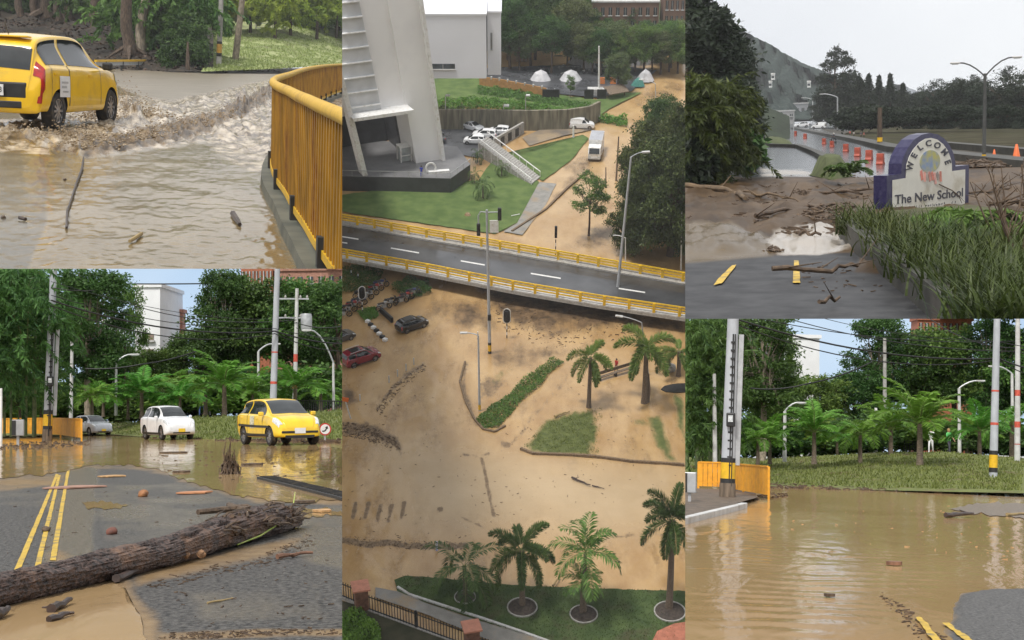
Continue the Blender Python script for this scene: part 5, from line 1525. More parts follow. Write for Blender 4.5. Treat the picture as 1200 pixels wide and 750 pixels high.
GT5 = 'tall trees behind the flooded street'
for a in [('tall', 893, 545, 82, 345, 'tall drooping dark tree directly behind the banded pole of the flooded street', 1.2), ('broad', 845, 545, 96, 372, 'dark tree behind the bamboo of the flooded street', 1.3), ('airy', 918, 540, 100, 386, 'thin airy tree left of the white block of the flooded street', .55),
          ('broad', 1000, 536, 106, 432, 'lower dark tree right of the white block, flooded street', 1.2), ('tall', 1032, 534, 107, 350, 'tallest dark tree left of the brick tower, flooded street', .95), ('broad', 1075, 534, 108, 384, 'broad dark tree behind the two walkers', 1.15),
          ('round', 1118, 533, 108, 380, 'mid green tree behind the walker in green', 1.1), ('tall', 1165, 536, 106, 360, 'dark tree behind the thick banded pole at the right', 1.2), ('round', 1205, 538, 106, 385, 'tree at the right edge of the flooded street', 1.1), ('round', 960, 538, 104, 438, 'low round tree beneath the white block, flooded street', 1.1),
          ('round', 905, 540, 104, 440, 'low round tree under the airy tree of the flooded street', 1.0)]:
 put_tree(P, a[0], a[1], a[2], a[3], a[4], a[5], GT5, a[6])
for i, x in enumerate(range(805, 1215, 34)):
 put_bush(P, 'green' if i % 3 else 'dark', x, lerp_pts(topR, x) + 1, 98 + (i % 3) * 2, lerp_pts(topR, x) - 36 - (i * 7) % 15, ['leafy dark shrub', 'leafy bright shrub'][1 if i % 3 else 0] + ' in the undergrowth behind the palms of the flooded street', 'undergrowth shrubs of the flooded street', 1.6)
for a in [('arecaB', 888, 543, 74, 484, 'left one of two small palms beside the bank lamp, flooded street'), ('arecaC', 902, 542, 76, 474, 'small palm just left of the bank lamp, flooded street'), ('arecaA', 954, 542, 72, 456, 'bushy palm right of the bank lamp, flooded street'), ('arecaC', 981, 538, 84, 482, 'lower palm standing between two bushy palms, flooded street'),
          ('arecaB', 1008, 543, 74, 470, 'palm with bent trunk left of the slim white pole'), ('arecaA', 1044, 540, 78, 452, 'palm with burlap dark trunk right of the slim white pole'), ('arecaA', 1078, 545, 70, 427, 'largest palm left of the walker in white'),
          ('arecaC', 1133, 536, 96, 474, 'palm between the green walker and the banded pole'), ('arecaA', 1148, 539, 80, 458, 'palm left of the thick banded pole at the right'), ('arecaB', 1186, 540, 86, 450, 'palm right of the thick banded pole at the right')]:
 put_palm(P, *a, group='palms on the bank of the flooded street', wk=1.12)
bamboo(P, 818, 548, 66, 372, 790, 846, 365, 512, 560, 'dense overhanging bamboo at the left above the flooded street', 15)
put_tree(P, 'round', 816, 548, 74, 498, 'low dark green tree under the bamboo of the flooded street', GT5, 1.3)
slat_fence(P, 'slat_fence', 'orange slat fence mirrored in the wide flood, ending past the banded pole', [(818, 574), (846, 575), (870, 580), (899.5, 585.5)], 1.02)
cabinet(P5, 808, 592, 553, .36, 'steel meter cabinet at the left edge of the flooded street')
tall_pole(P, 838, 550, 62, 836, 438, .11, 'slim white pole left of the banded pole, flooded street', M_CONC_PALE, 0)
tall_pole(P, 1026.5, 530, 96, 1026.5, 478, .13, 'short slim white pole between palms of the flooded street', M_WHITE, 0)
tall_pole(P, 1037, 520, 102, 1037, 396, .17, 'old wooden pole before the dark trees left of the brick tower', M_CONC, 0)
tall_pole(P, 1163.5, 567, 62, 1170, 374, .19, 'thick pale grey pole with black and yellow bands on the bank at the right', M_GREYPOLE, 1.0, bands=[(528, 533, M_BLKP), (533, 548, M_YELLOW), (548, 553.5, M_BLKP), (457, 459, M_REDM), (495, 498, M_REDM)], cat='utility pole', group='banded utility poles')
tall_pole(P, 1192, 551, 74, 1194.5, 374, .16, 'grey pole with red marks at the right edge of the flooded street', M_CONC_PALE, 1., bands=[(457, 464, M_REDM), (494, 501, M_REDM), (520, 521, M_REDM)])
for px, py, d, yt, reach, az, lab in ((919.5, 538, 78, 482, .7, 0, 'curved street lamp on the bank left in the flooded street'), (1124.5, 534, 88, 455, 1.1, .1, 'street lamp beside the walker in green'), (1187, 540, 92, 438, 1.0, math.pi, 'street lamp peeping between the two right hand poles')):
 b = P.at(px, py, d); h = P.rise(b, yt)
 t = pole(P, b, h, .12, .09, 'street_lamp', lab, 'street lamp', M_CONC_PALE, group='street lamps by the flooded street')
 lamp_arm(t, h, reach, az, .5, .05)
bar_railing(P, P.at(1060, 531, 99), P.at(1215, 541, 99), .9, 'low dark railing along the path behind the walkers', n=50)
c = MB(); a_ = P.at(1085, 531.5, 92.6); b_ = P.at(1230, 538, 90); c.quad(a_, b_, b_ + Vector((0, 5, .1)), a_ + Vector((0, 5, .1))); struct(P, 'path', c, M_CONC_PALE)
person(P, 'walker in white clothes with a dark cap and bag on the bank path', P.at(1091, 531, 93), 2.9, M_WHC, M_WHC, 'walk', scale=.98, shoes=M_WHITE)
person(P, 'walker in a bright green sleeveless top and dark leggings on the path', P.at(1112, 532, 93), -2.4, cloth('green_top', (.10, .45, .12)), cloth('dark_leggings', (.06, .06, .075)), 'walk', hair=mat('fair_hair', (.35, .22, .09), rough=.6, var=.2), scale=.98, arm=True)
loose_stick(P, (1108, 607), (1142, 606), .07, 'dark stick floating in the flood before the right banks', seed=41, twigs=1)
loose_stick(P, (1180, 605), (1206, 603), .04, 'pale stick on the silt at the right edge of the flood', MATS['straw'], 42)
slab_thing(P, 1048, 663, .25, .2, .05, .2, 'reddish chip floating in the rippled flood', MATS['split_wood'])
slab_thing(P, 972, 700, .12, .12, .03, .2, 'small leaf scrap on the flood at the near side', M_DEBRIS)
litter(P, 'floating_scraps', [(1034, 694), (1060, 712), (1100, 742), (1112, 752), (1080, 752), (1050, 720), (1028, 702)], 90, M_DEBRIS, (.006, .022), 45)
litter(P, 'floating_scraps', [(820, 600), (1190, 590), (1190, 660), (1000, 640)], 70, M_PLANK, (.006, .02), 46)
for k, ((xa, ya), (xb, yb), w0, w1) in enumerate([((1077, 727), (1100, 757), 7, 10), ((1108, 733), (1140, 757), 8, 11)]):
 patch(P, 'road_line', [(xa - w0 / 2, ya), (xa + w0 / 2, ya), (xb + w1 / 2, yb), (xb - w1 / 2, yb)], M_LINE, .028, amp=2.2, seed=60 + k, step=3)
GW5 = 'overhead wires of the flooded street'
for pts, r, sag in [([(857, 372, 56), (1170, 420, 64), (1290, 424, 70)], .04, .55), ([(857, 378, 56), (1170, 422, 64), (1290, 428, 70)], .026, .8), ([(857, 366, 56), (1170, 400, 64), (1290, 396, 70)], .02, .4), ([(900, 366, 90), (1194, 412, 76), (1290, 400, 70)], .03, .6),
  ([(880, 455, 76), (945, 450, 76), (1022, 424, 78)], .045, .15), ([(940, 366, 90), (1194, 400, 76)], .02, .5), ([(1080, 366, 90), (1194, 408, 76), (1290, 392, 70)], .03, .6)]:
 wire(P, [P.at(*p) for p in pts], r, 'overhead_wire', 'thin black overhead wire strung above the flooded street', GW5, sag)
# ================================================================== upper left: taxi fording a muddy torrent, curved yellow railing
P = P1
crest = [(20, 150), (60, 168), (115, 176), (150, 168), (180, 159), (215, 150), (250, 143), (285, 128), (318, 108)]
turb = [(-40, 140), (20, 140), (60, 118), (110, 112), (150, 112), (200, 118), (250, 108), (330, 90), (330, 190), (300, 186), (250, 165), (200, 172), (150, 178), (110, 184), (60, 176), (-40, 178)]
rightw = [(312, 92), (345, 100), (420, 92), (420, 130), (345, 140), (312, 200)]
M_TORR = zone_mat('muddy_torrent', dict(c1=(.155, .112, .052), c2=(.245, .185, .10), scale=.8, rough=.13, st=(1, .3, 1), bump=1.2),
 [('shallow', dict(c1=(.085, .075, .055), c2=(.15, .13, .095), scale=1.2, rough=.2, bump=.4, edge=.2), .35, .25),  # grey asphalt patch at the left, its shade put into the colour
     ('road', dict(c1=(.17, .14, .10), c2=(.27, .23, .175), scale=1.6, rough=.3, st=(.3, 1, 1), bump=1., edge=.2), .5, .3),
     ('foam', dict(c1=(.13, .09, .05), c2=(.58, .49, .37), scale=4.2, rough=.2, st=(1, .4, 1), bump=1.6, edge=.2, p=(.42, .62)), .9, .5),
     ('crest', dict(c1=(.04, .025, .012), c2=(.24, .165, .09), scale=5.5, rough=.3, st=(1, .45, 1), bump=2., edge=.2, p=(.40, .64)), 1.5, .75)], .04, 5.5, .10)
CR = np.array(crest)
def crest_dist(x, y):
 yc = lerp_pts(crest, x)
 return y - yc
tp = np.array(turb)
def torrent(x, y, p):
 dy = crest_dist(x, y) / 9.0
 s_ = P1.ppm(x, y)
 inside = min(1, max(0, sd1(x, y, turb, 1.5) / 14 + .3))
 n1 = fbm(p.x * 1.6, p.y * .35, 1.7, 5)
 n2 = fbm(p.x * 4.2, p.y * 1.6, 4.1, 4)
 wob = noise.noise((p.x * .8, p.y * .12, 8))
 c = math.exp(-((dy + wob * .7) ** 2)) * (1 if 90 < x < 325 else .35)
 px_ = 1 / s_
 spl_ = sum(A * math.exp(-((x - x0) / sx) ** 2 - ((y - y0) / sy) ** 2) for x0, y0, sx, sy, A in ((143, 136, 11, 6, 22), (160, 140, 10, 5, 11), (124, 143, 8, 4, 9), (95, 164, 9, 4, 7), (20, 160, 22, 4, 6)))
 n3 = fbm(p.x * 9, p.y * 3.6, 11, 3)
 z = px_ * (c * (1.5 + 6 * abs(n1) + 6 * n2 + 4.5 * n3) + inside * (3.2 * n1 + 4.2 * n2 + 2.8 * n3) + spl_ * (.75 + .6 * n2 + .5 * n3) + .3 * n1) + (.009 * fbm(p.x * 2.2, p.y * 1.2, 21, 4) + .006 * fbm(p.x * 11, p.y * 6, 23, 2)) * (1 if y > 150 else 0)
 return max(z, -.03) * min(1, max(0, (y - 84) / 12))
zone_sheet(P, 'flooded_road', -50, 425, 80, 330, 317, 190, M_TORR, {
 'foam': [(turb, 10, .9), ([(225, 150), (330, 120), (330, 200), (308, 205), (262, 185)], 14, .95), (rightw, 8, .85), ([(-40, 150), (60, 170), (60, 182), (-40, 178)], 6, .8)],
 'crest': [([(90, 168), (120, 166), (150, 156), (180, 147), (215, 140), (250, 133), (285, 118), (325, 96), (325, 112), (290, 136), (250, 153), (215, 163), (180, 172), (150, 178), (100, 184)], 8, .95), ([(60, 170), (100, 172), (100, 180), (60, 178)], 5, .7), ([(85, 158), (108, 156), (108, 168), (85, 168)], 6, .8), ([(-40, 158), (40, 160), (40, 168), (-40, 166)], 5, .6)],
 'shallow': [([(-60, 168), (20, 172), (52, 186), (56, 210), (54, 262), (42, 290), (24, 340), (-60, 340)], 8, 1.0)],
 'road': [([(135, 76), (425, 76), (425, 96), (330, 96), (300, 112), (240, 122), (190, 122), (150, 108), (130, 96)], 10, 1.)]}, dz=torrent)
SMP = mat('soaked_wood', (.045, .03, .022), rough=.5, var=.4, scale=10)
def water_stick(pp, r, label, seed=1, m=SMP, group=None, z=.02):
 q = [P1.g(x, y) for x, y in pp]; o = q[0]
 mb = MB(); rg = random.Random(seed); mb.tube([v - o + Vector((0, 0, z)) for v in q], [r * rg.uniform(.6, 1.1) for _ in q], 6)
 return single(P1, 'stick', mb, m, label, 'stick', o, group=group, smooth=True)
water_stick([(98, 186), (96, 200), (90, 216), (85, 232), (79, 250), (78, 270)], .011, 'long thin dark stem trailing in the brown water below the taxi')
water_stick([(273, 253), (277, 260), (281, 266)], .024, 'short thick piece of wood floating left of the railing', 2)
water_stick([(152, 286), (160, 281), (166, 277)], .016, 'pale thin stick floating in the near brown water', 3, MATS['straw'])
water_stick([(23, 258), (30, 260)], .02, 'tiny dark twig on the shallow grey water at the left', 4)
clod(P, 4, 256, .022, 'small dark lump on the shallow grey water at the left edge', M_DEBRIS)
clod(P, 76, 211, .017, 'small dark lump in the brown water under the taxi', M_DEBRIS)
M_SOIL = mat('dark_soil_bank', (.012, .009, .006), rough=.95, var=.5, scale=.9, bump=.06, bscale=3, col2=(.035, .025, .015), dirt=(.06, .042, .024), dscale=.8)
M_GRASS1 = mat('pale_grass_slope', (.24, .28, .10), rough=.95, var=.3, scale=.7, bump=.05, bscale=5, col2=(.36, .39, .18), dirt=(.15, .13, .07), dscale=.35)
def slope(P, foot, top, d0f, dd, name, m, nx=50, nj=14, back=30, rel=.0, fx=(0, 0)):
 x0, x1 = foot[0][0], foot[-1][0]; vs, fs = [], []
 def surf(px, py):
  f0, t0 = lerp_pts(foot, px), lerp_pts(top, px)
  k = (f0 - py) / (f0 - t0)
  d0 = F * P.H / (f0 - P.hy)
  q = P.at(px, py, d0 + dd * k)
  if k > .02: q.z += rel * fbm(q.x * .35, q.y * .35, 2)
  return q
 X = np.linspace(x0, x1, nx)
 for j in range(nj + 1):
  for x in X:
   f0, t0 = lerp_pts(foot, x), lerp_pts(top, x)
   if j < nj: vs.append(surf(x, f0 + (t0 - f0) * j / (nj - 1)))
   else: vs.append(surf(x, t0) + Vector((0, back, .1 * back)))
 for j in range(nj):
  for i in range(nx - 1): fs.append((j * nx + i, j * nx + i + 1, (j + 1) * nx + i + 1, (j + 1) * nx + i))
 struct(P, name, MB().add(vs, fs), m, True)
 return surf
footS = [(-60, 84), (60, 84), (140, 84), (200, 84), (250, 83)]
topS = [(-60, 18), (60, 18), (130, 14), (200, 30), (250, 40)]
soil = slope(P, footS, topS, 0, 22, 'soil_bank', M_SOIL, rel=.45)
footG = [(236, 84), (280, 82), (330, 80), (370, 77), (440, 72)]
topG = [(236, 40), (280, 34), (330, 32), (370, 31), (440, 30)]
grs = slope(P, footG, topG, 0, 45, 'grass_slope', M_GRASS1, rel=.25, back=40)
blades(P, 'grass', [(238, 84), (280, 82.5), (330, 80.5), (370, 78), (410, 75), (410, 31), (330, 33), (280, 35), (238, 41)], 24000, leaf_mat('pale_grass', (.20, .25, .07), (.46, .52, .22)), (.05, .16), .05, 6, grs, lean=.5)
litter(P, 'leaf_litter', [(-20, 82), (200, 82), (240, 78), (200, 34), (120, 18), (-20, 20)], 900, mat('fallen_leaves', (.05, .035, .018), rough=.8, var=.5, col2=(.20, .14, .07), scale=3), (.04, .10), 7) if False else None
def scatter_on(P, name, region, n, m, size, seed, surf):
 rng = np.random.default_rng(seed); rg = random.Random(seed); C = []
 xs = [p[0] for p in region]; ys = [p[1] for p in region]
 while len(C) < n:
  x, y = rg.uniform(min(xs), max(xs)), rg.uniform(min(ys), max(ys))
  if inpoly(x, y, region): C.append(tuple(surf(x, y)))
 C = np.array(C) + np.array([0, 0, .05]); A = rng.normal(size=(n, 3)); A[:, 2] *= .3; A = unit(A)
 s_ = rng.uniform(*size, n)
 me = quads_mesh(name, rhombs(C, A, s_, s_ * .55, rng, .6), rng.uniform(0, 1, n), m)
 return single(P, name, me, None, None, None, kind='stuff')
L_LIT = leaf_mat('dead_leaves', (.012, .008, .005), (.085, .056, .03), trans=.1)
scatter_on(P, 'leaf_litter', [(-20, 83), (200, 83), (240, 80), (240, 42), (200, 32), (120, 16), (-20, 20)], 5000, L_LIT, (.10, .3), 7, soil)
litter(P, 'mud_edge_scraps', [(230, 80), (330, 78), (330, 84), (230, 86)], 60, M_DEBRIS, (.03, .08), 8)
railY = mat('railing_yellow', (.58, .35, .015), rough=.45, spec=.2, var=.12, scale=3, dirt=(.34, .19, .02), dscale=3)
railR = mat('railing_rusty_bars', (.30, .15, .014), rough=.5, spec=.15, var=.3, scale=2.5, dirt=(.17, .065, .01), dscale=1.2)
tops = [(430, 145), (401, 129.5), (386, 123), (370, 116.5), (358, 111), (347, 106.6), (336, 101), (328, 98), (322, 95.2), (319, 92.5), (319.5, 89.8), (324, 87), (331, 84.5), (338.6, 82), (349, 78), (360, 74.6), (370, 72.4), (381, 70.6), (400, 68.7), (430, 67)]
HR = 1.0
ctl = []
for x, y in tops:
 yf = P1.hy + (y - P1.hy) / (1 - HR / P1.H)
 ctl.append(P1.g(x, yf))
path_ = []
for i in range(len(ctl) - 1):
 a, b, c, d = ctl[max(i - 1, 0)], ctl[i], ctl[i + 1], ctl[min(i + 2, len(ctl) - 1)]
 for k in range(10): path_.append(Vector([cr1(a[q], b[q], c[q], d[q], k / 10) for q in range(3)]))
path_.append(ctl[-1])
def along(path, step):
 out = []; acc = 0; nxt = 0
 for a, b in zip(path, path[1:]):
  L = (b - a).length
  while nxt <= acc + L + 1e-9:
   out.append((a.lerp(b, (nxt - acc) / L if L else 0), (b - a).normalized())); nxt += step
  acc += L
 return out
o = ctl[9]
rt = thing(P, 'curved_railing', 'tall curved yellow metal railing with rusty flat bars beside the brown torrent', 'railing', o)
tb = MB(); tb.tube([p - o + Vector((0, 0, HR)) for p in path_], .042, 10); part(rt, 'top_rail', tb, railY, True)
lb = MB();
for a, b in zip(path_, path_[1:]): lb.bar(a - o + Vector((0, 0, .17)), b - o + Vector((0, 0, .17)), .045, .05)
part(rt, 'bottom_rail', lb, railY)
bars = [q for q in along(path_, .155)]
near = bars[:100]
for i, (p, d) in enumerate(near):
 c = MB(); nn = Vector((-d.y, d.x, 0))
 a = p - o + Vector((0, 0, .17)); b = p - o + Vector((0, 0, HR - .02))
 w_, t_ = .052, .03
 c.prism([a + d * w_ / 2 - nn * t_ / 2, a - d * w_ / 2 - nn * t_ / 2, b - d * w_ / 2 - nn * t_ / 2, b + d * w_ / 2 - nn * t_ / 2], nn * t_)
 part(rt, 'bar', c, railR)
c = MB()
for p, d in bars[100:]:
 nn = Vector((-d.y, d.x, 0)); a = p - o + Vector((0, 0, .17)); b = p - o + Vector((0, 0, HR - .02))
 c.prism([a + d * .037 - nn * .015, a - d * .037 - nn * .015, b - d * .037 - nn * .015, b + d * .037 - nn * .015], nn * .03)
if c.v: part(rt, 'bars', c, railR, kind='stuff')
for i, (p, d) in enumerate(along(path_, 2.3)):
 c = MB(); c.box(p - o + Vector((0, 0, .1)), (.09, .09, .34)); part(rt, 'post', c, M_BLKP)
kp = [q for q in path_]
vs, fs = [], []
for i, p in enumerate(kp):
 d = (kp[min(i + 1, len(kp) - 1)] - kp[max(i - 1, 0)]).normalized(); nn = Vector((-d.y, d.x, 0))
 if i < 90 and nn.x > 0: nn = -nn
 wl = .13
 vs += [p + nn * wl + Vector((0, 0, -.15)), p + nn * (wl - .02) + Vector((0, 0, .09)), p - nn * .12 + Vector((0, 0, .09)), p - nn * .14 + Vector((0, 0, -.15))]
for i in range(len(kp) - 1):
 for k in range(3): fs.append((i * 4 + k, i * 4 + k + 1, i * 4 + 5 + k, i * 4 + 4 + k))
mk = mat('mossy_kerb', (.055, .06, .045), rough=.6, var=.35, scale=3, bump=.02, bscale=9, col2=(.12, .12, .09))
mb = MB().add([v - o for v in vs], fs)
single(P, 'kerb', mb, mk, 'dark mossy concrete kerb under the curved yellow railing', 'kerb', o)
hd = rad(72)
B1 = CarBody('hatch')
wl_ = Matrix.Rotation(hd, 3, 'Z') @ Vector((-1.17, -.70, 0))
loc = P1.g(63, 152) - wl_ * .94
tx1 = car(P, 'hatch', paint('taxi_yellow_deep', (.80, .50, .015), .22), 'taxi', 'yellow hatchback taxi seen from behind, ploughing through the brown torrent', 'taxi', loc, hd, .94, plate=('TNP 481', M_PLATE_W), trim_m=MATS['taxi_yellow_deep'], spokes=10, mirror_m=M_BLACK, sill=False)
c = MB(); c.box((-1.775, 0, .62), (.06, 1.08, .26)); part(tx1, 'bumper_panel', bevel(c.mesh('bumper_panel', M_BLACK), .05))
for sg in (1, -1):
 part(tx1, 'reflector', B1.pane(.55, 1.15, 2.6, 3.2, sides=(sg,), off=.012), M_RED, True)
c = MB(); c.box((-1.66, 0, 1.02), (.03, .13, .07), ry=-.3); part(tx1, 'badge', bevel(c.mesh('badge', M_CHROME), .02))
c = MB(); c.box((-1.745, .32, .86), (.02, .26, .035)); part(tx1, 'model_letters', c, M_BLACK)
c = MB(); c.tube([(-1.2, 0, 1.47), (-1.34, 0, 1.66)], .007, 5); part(tx1, 'aerial', c, M_BLACK)
c = MB(); c.box((-1.50, 0, 1.445), (.16, .95, .03), ry=.06); part(tx1, 'spoiler', bevel(c.mesh('spoiler', MATS['taxi_yellow_deep']), .012))
q_ = B1.pane(4.05, 4.6, 2.75, 3.7, sides=(-1,), off=.009); dl = part(tx1, 'door_notice', q_, M_PLATE_W)
q_ = B1.pane(4.15, 4.5, 3.38, 3.46, sides=(-1,), off=.013, nt_=2); q2 = B1.pane(4.15, 4.42, 3.18, 3.28, sides=(-1,), off=.013, nt_=2); q3 = B1.pane(4.2, 4.5, 2.98, 3.06, sides=(-1,), off=.013, nt_=2)
q_.add(q2.v, q2.f); q_.add(q3.v, q3.f); part(dl, 'notice_print', q_, M_STEEL)
def spray(P, label, spots, n, seed, m):
 rg = random.Random(seed); rng = np.random.default_rng(seed); o = P.g(*spots[0][:2]); mb = MB()
 ico = bmesh.new(); bmesh.ops.create_icosphere(ico, subdivisions=0 + 1, radius=1); iv = [v.co.copy() for v in ico.verts]; ifs = [tuple(v.index for v in f.verts) for f in ico.faces]; ico.free()
 for i in range(n):
  x, y, sx, sz, h = spots[rg.randrange(len(spots))]
  b = P.g(x, y) - o
  a = rg.gauss(0, 1); k = abs(rg.gauss(0, .55))
  p = b + Vector((a * sx, rg.gauss(0, .25), min(k, 1.6) * h * math.exp(-a * a * .25)))
  r = rg.uniform(.004, .013) * (1.5 if k < .35 else 1)
  st = rg.uniform(.7, 1.9)
  mb.add([p + Vector((v.x * r * st, v.y * r, v.z * r * rg.uniform(.7, 1.1))) for v in iv], ifs)
 return single(P, 'mud_splash', mb, m, label, 'splash', o, smooth=True)
M_SPRAY = mat('muddy_spray', (.17, .115, .06), rough=.2, var=.4, scale=4, col2=(.40, .31, .20))
spray(P, 'brown mud splash thrown up by the front wheel of the fording taxi', [(136, 136, .34, .5, .55), (150, 134, .32, .4, .40), (126, 140, .25, .4, .38), (165, 138, .3, .3, .25)], 2600, 3, M_SPRAY)
spray(P, 'long ragged crest of brown spray between the taxi and the curved railing', [(x, lerp_pts(crest, x), .14, .2, .16) for x in range(95, 318, 9)], 2600, 5, M_SPRAY)
spray(P, 'low brown mud splash behind the rear wheel of the fording taxi', [(88, 160, .24, .3, .2), (100, 162, .2, .3, .18), (12, 158, .5, .3, .18)], 900, 4, M_SPRAY)
def guard_rail(P, a, b, zt, label):
 A, B = P.g(*a), P.g(*b); t = thing(P, 'guard_rail', label, 'guard rail', A); d = B - A
 c = MB(); c.bar(Vector((0, 0, zt * .72)), d + Vector((0, 0, zt * .72)), .06, zt * .36); c.bar(Vector((0, -.04, zt * .62)), d + Vector((0, -.04, zt * .62)), .05, .06); part(t, 'beam', c, M_STEEL)
 c = MB(); c.bar(Vector((0, 0, zt)), d + Vector((0, 0, zt)), .12, .1); part(t, 'yellow_cap', c, M_YELLOW)
 for i in range(5):
  p = d * ((i + .5) / 5); c = MB(); c.box(p + Vector((0, .1, zt * .45)), (.16, .12, zt)); part(t, 'post', c, M_BLKP)
guard_rail(P, (112, 84), (199, 80.5), .5, 'steel guard rail with a yellow cap at the foot of the dark soil bank')
def bare_trunk(P, px, py, surf, top, r, label, m, lean=0, roots=0, name='tree', kids_=None, fol=None):
 b = surf(px, py); h = P.rise(b, top[1]) + 1.5; U = P.at(top[0], top[1], P.depth(b)); lx = (U.x - b.x) / max(.3, U.z - b.z)
 t = thing(P, name, label, 'tree', b)
 c = MB(); c.tube([(lx * h * k / 6 + .08 * math.sin(k * 2), 0, -.4 + (h + .4) * k / 6) for k in range(7)], [r * (1.5 if k == 0 else 1.12 - .05 * k) for k in range(7)], 10)
 rg = random.Random(int(px))
 for i in range(roots):
  a = i * 6.28 / roots; c.tube([(0, 0, .5), (math.cos(a) * r * 2, math.sin(a) * r * 2, .1), (math.cos(a) * r * 4, math.sin(a) * r * 4, -.35)], [r * .6, r * .4, r * .12], 6)
 part(t, 'trunk', c, m, True)
 if fol: part(t, 'crown', fol(b))
 return t
def hang(P, b, spec, m, n, seed, L=1.6, leaf=.4, wid=.14, spread=.6):
 rg = random.Random(seed); x0, x1, y0, y1, d = spec; pts = []
 for i in range(120): pts.append(tuple(P.at(rg.uniform(x0, x1), rg.uniform(y0, y1), d + rg.uniform(-4, 4)) - b))
 return drooping('crown', m, pts, n, L, 60, leaf, wid, seed, spread)
db = P.depth(soil(100, 40))
T1 = 'trees on the dark soil bank'
bare_trunk(P, 52, 17, soil, (52, -6), .6, 'thick dark tree trunk on top of the soil bank above the taxi', M_BARK, roots=3)
bare_trunk(P, 24, 20, soil, (22, -6), .25, 'slim dark trunk on the soil bank above the taxi boot', M_BARK)
bare_trunk(P, 69, 20, soil, (66, -6), .2, 'thin leaning trunk right of the thick one above the taxi', M_BARK)
bare_trunk(P, 152, 70, soil, (147, -6), .32, 'rooted tree with hanging light green foliage above the guard rail', M_BARK, roots=4, fol=lambda b: hang(P1, b, (138, 206, -10, 36, 84), L_MID, 260, 4, 2.0))
bare_trunk(P, 162, 62, soil, (170, -6), .3, 'second slimmer trunk beside the rooted tree', M_BARK_PALE, roots=3)
bare_trunk(P, 196, 60, soil, (193, -6), .35, 'dark trunk at the left of the round bush', M_BARK, fol=lambda b: hang(P1, b, (180, 246, -14, 20, 84), L_MID, 260, 6, 2.0))
bare_trunk(P, 218, 30, soil, (232, -8), .25, 'dark branch-like trunk leaning right behind the round bush', M_BARK)
bare_trunk(P, 110, 30, soil, (112, -6), .3, 'slim trunk in the shade at the middle of the soil bank', M_BARK, fol=lambda b: hang(P1, b, (80, 150, -18, 6, 96), L_DARK, 200, 8, 2.0))
for i, x in enumerate((-5, 40, 80, 120)): bare_trunk(P, x, 19, soil, (x, -10), .25, 'thin trunk among the shaded wood along the top of the soil bank', M_BARK, fol=lambda b, x=x: hang(P1, b, (x - 30, x + 30, -22, 10, 100), L_DARK if x < 60 else L_MID, 150, int(x) + 40, 2.0));
for o_ in P.roots[-4:]: o_['group'] = 'thin trunks along the soil bank'
t = thing(P, 'round_bush', 'dense dark green bush beside the two roadside poles', 'bush', P.at(220, 82, 74))
b_ = P.at(220, 82, 74)
def L_(px, py, d, r): q = P1.at(px, py, d) - b_; return ((q.x, q.y, q.z), r)
part(t, 'stem', MB().tube([(0, 0, -.2), (0, 0, 1.5)], [.15, .05], 6), M_BARK, True)
part(t, 'foliage', crown('foliage', [L_(222, 62, 76, (1.0, 1.0, .8)), L_(212, 48, 77, (1.0, .9, .8)), L_(229, 42, 77, (.85, .9, .8)), L_(217, 28, 78, (.9, .9, .6)), L_(205, 66, 77, (.8, .8, .8)), L_(234, 66, 76, (.5, .8, .5)), L_(200, 74, 76, (.6, .8, .4))], L_DARK, 330, 60, .20, .09, .32, 3, .2, tonebias=-.1))
b = P.g(256, 84)
zz = lambda y: P.rise(b, y)
pole(P, b, zz(-20), .16, .13, 'roadside_pole', 'grey pole with yellow and black bands on the grass edge', 'pole', M_CONC, (.03, 0), [(zz(66), zz(62), M_BLKP), (zz(62), zz(51.5), mat('faded_orange', (.5, .28, .05), rough=.6)), (zz(51.5), zz(48.5), M_BLKP)])
b = grs(275.5, 70); pole(P, b, P.rise(b, -20), .22, .17, 'roadside_pole', 'plain brown wooden pole leaning right on the grass slope', 'pole', M_BARK_PALE, (.11, 0))
def pinnate_tree(label, px, py, ytop, x0, x1, seed, lm=None):
 b = grs(px, py); d = P1.depth(b)
 t = thing(P1, 'young_tree', label, 'tree', b, group='young trees along the grass slope')
 h = P1.rise(b, 4); c = MB(); c.tube([(0, 0, -.2), (.05, 0, h * .4), (.0, 0, h), (0.1, 0, h * 1.5)], [.17, .12, .10, .06], 8); part(t, 'trunk', c, M_BARK, True)
 part(t, 'crown', hang(P1, b, (x0, x1, -14, ytop - 4, d), lm or L_YEL, 130, seed, 1.0, .42, .2, .5))
for i, a in enumerate([(267, 41, 14, 250, 284, 'young tree just right of the wooden pole'), (293, 39, 22, 276, 312, 'young yellow green tree, first clear of the poles'), (322, 45, 20, 304, 340, 'young yellow green tree with its trunk low on the slope'), (340, 42, 24, 326, 356, 'young tree with the most yellow leaves'),
  (371, 47, 18, 352, 390, 'young tree with the lowest trunk above the railing'), (394, 45, 20, 380, 416, 'young tree at the right edge above the railing'), (250, 36, 12, 236, 262, 'young tree half hidden behind the banded grey pole')]):
 pinnate_tree(a[5] + ' on the grass slope', a[0], a[1], a[2], a[3], a[4], 60 + i)
A, B = grs(300, 36), grs(425, 34)
t = thing(P, 'wire_fence', 'thin wire fence behind the young trees at the top of the grass slope', 'fence', A); d = B - A
c = MB()
for z in (.3, .65, 1.0): c.tube([Vector((0, 0, z)), d + Vector((0, 0, z))], .025, 4)
part(t, 'wires', c, M_STEEL)
for i in range(9):
 c = MB(); c.box(d * (i / 8) + Vector((0, 0, .5)), (.08, .08, 1.2)); part(t, 'post', c, M_CONC)
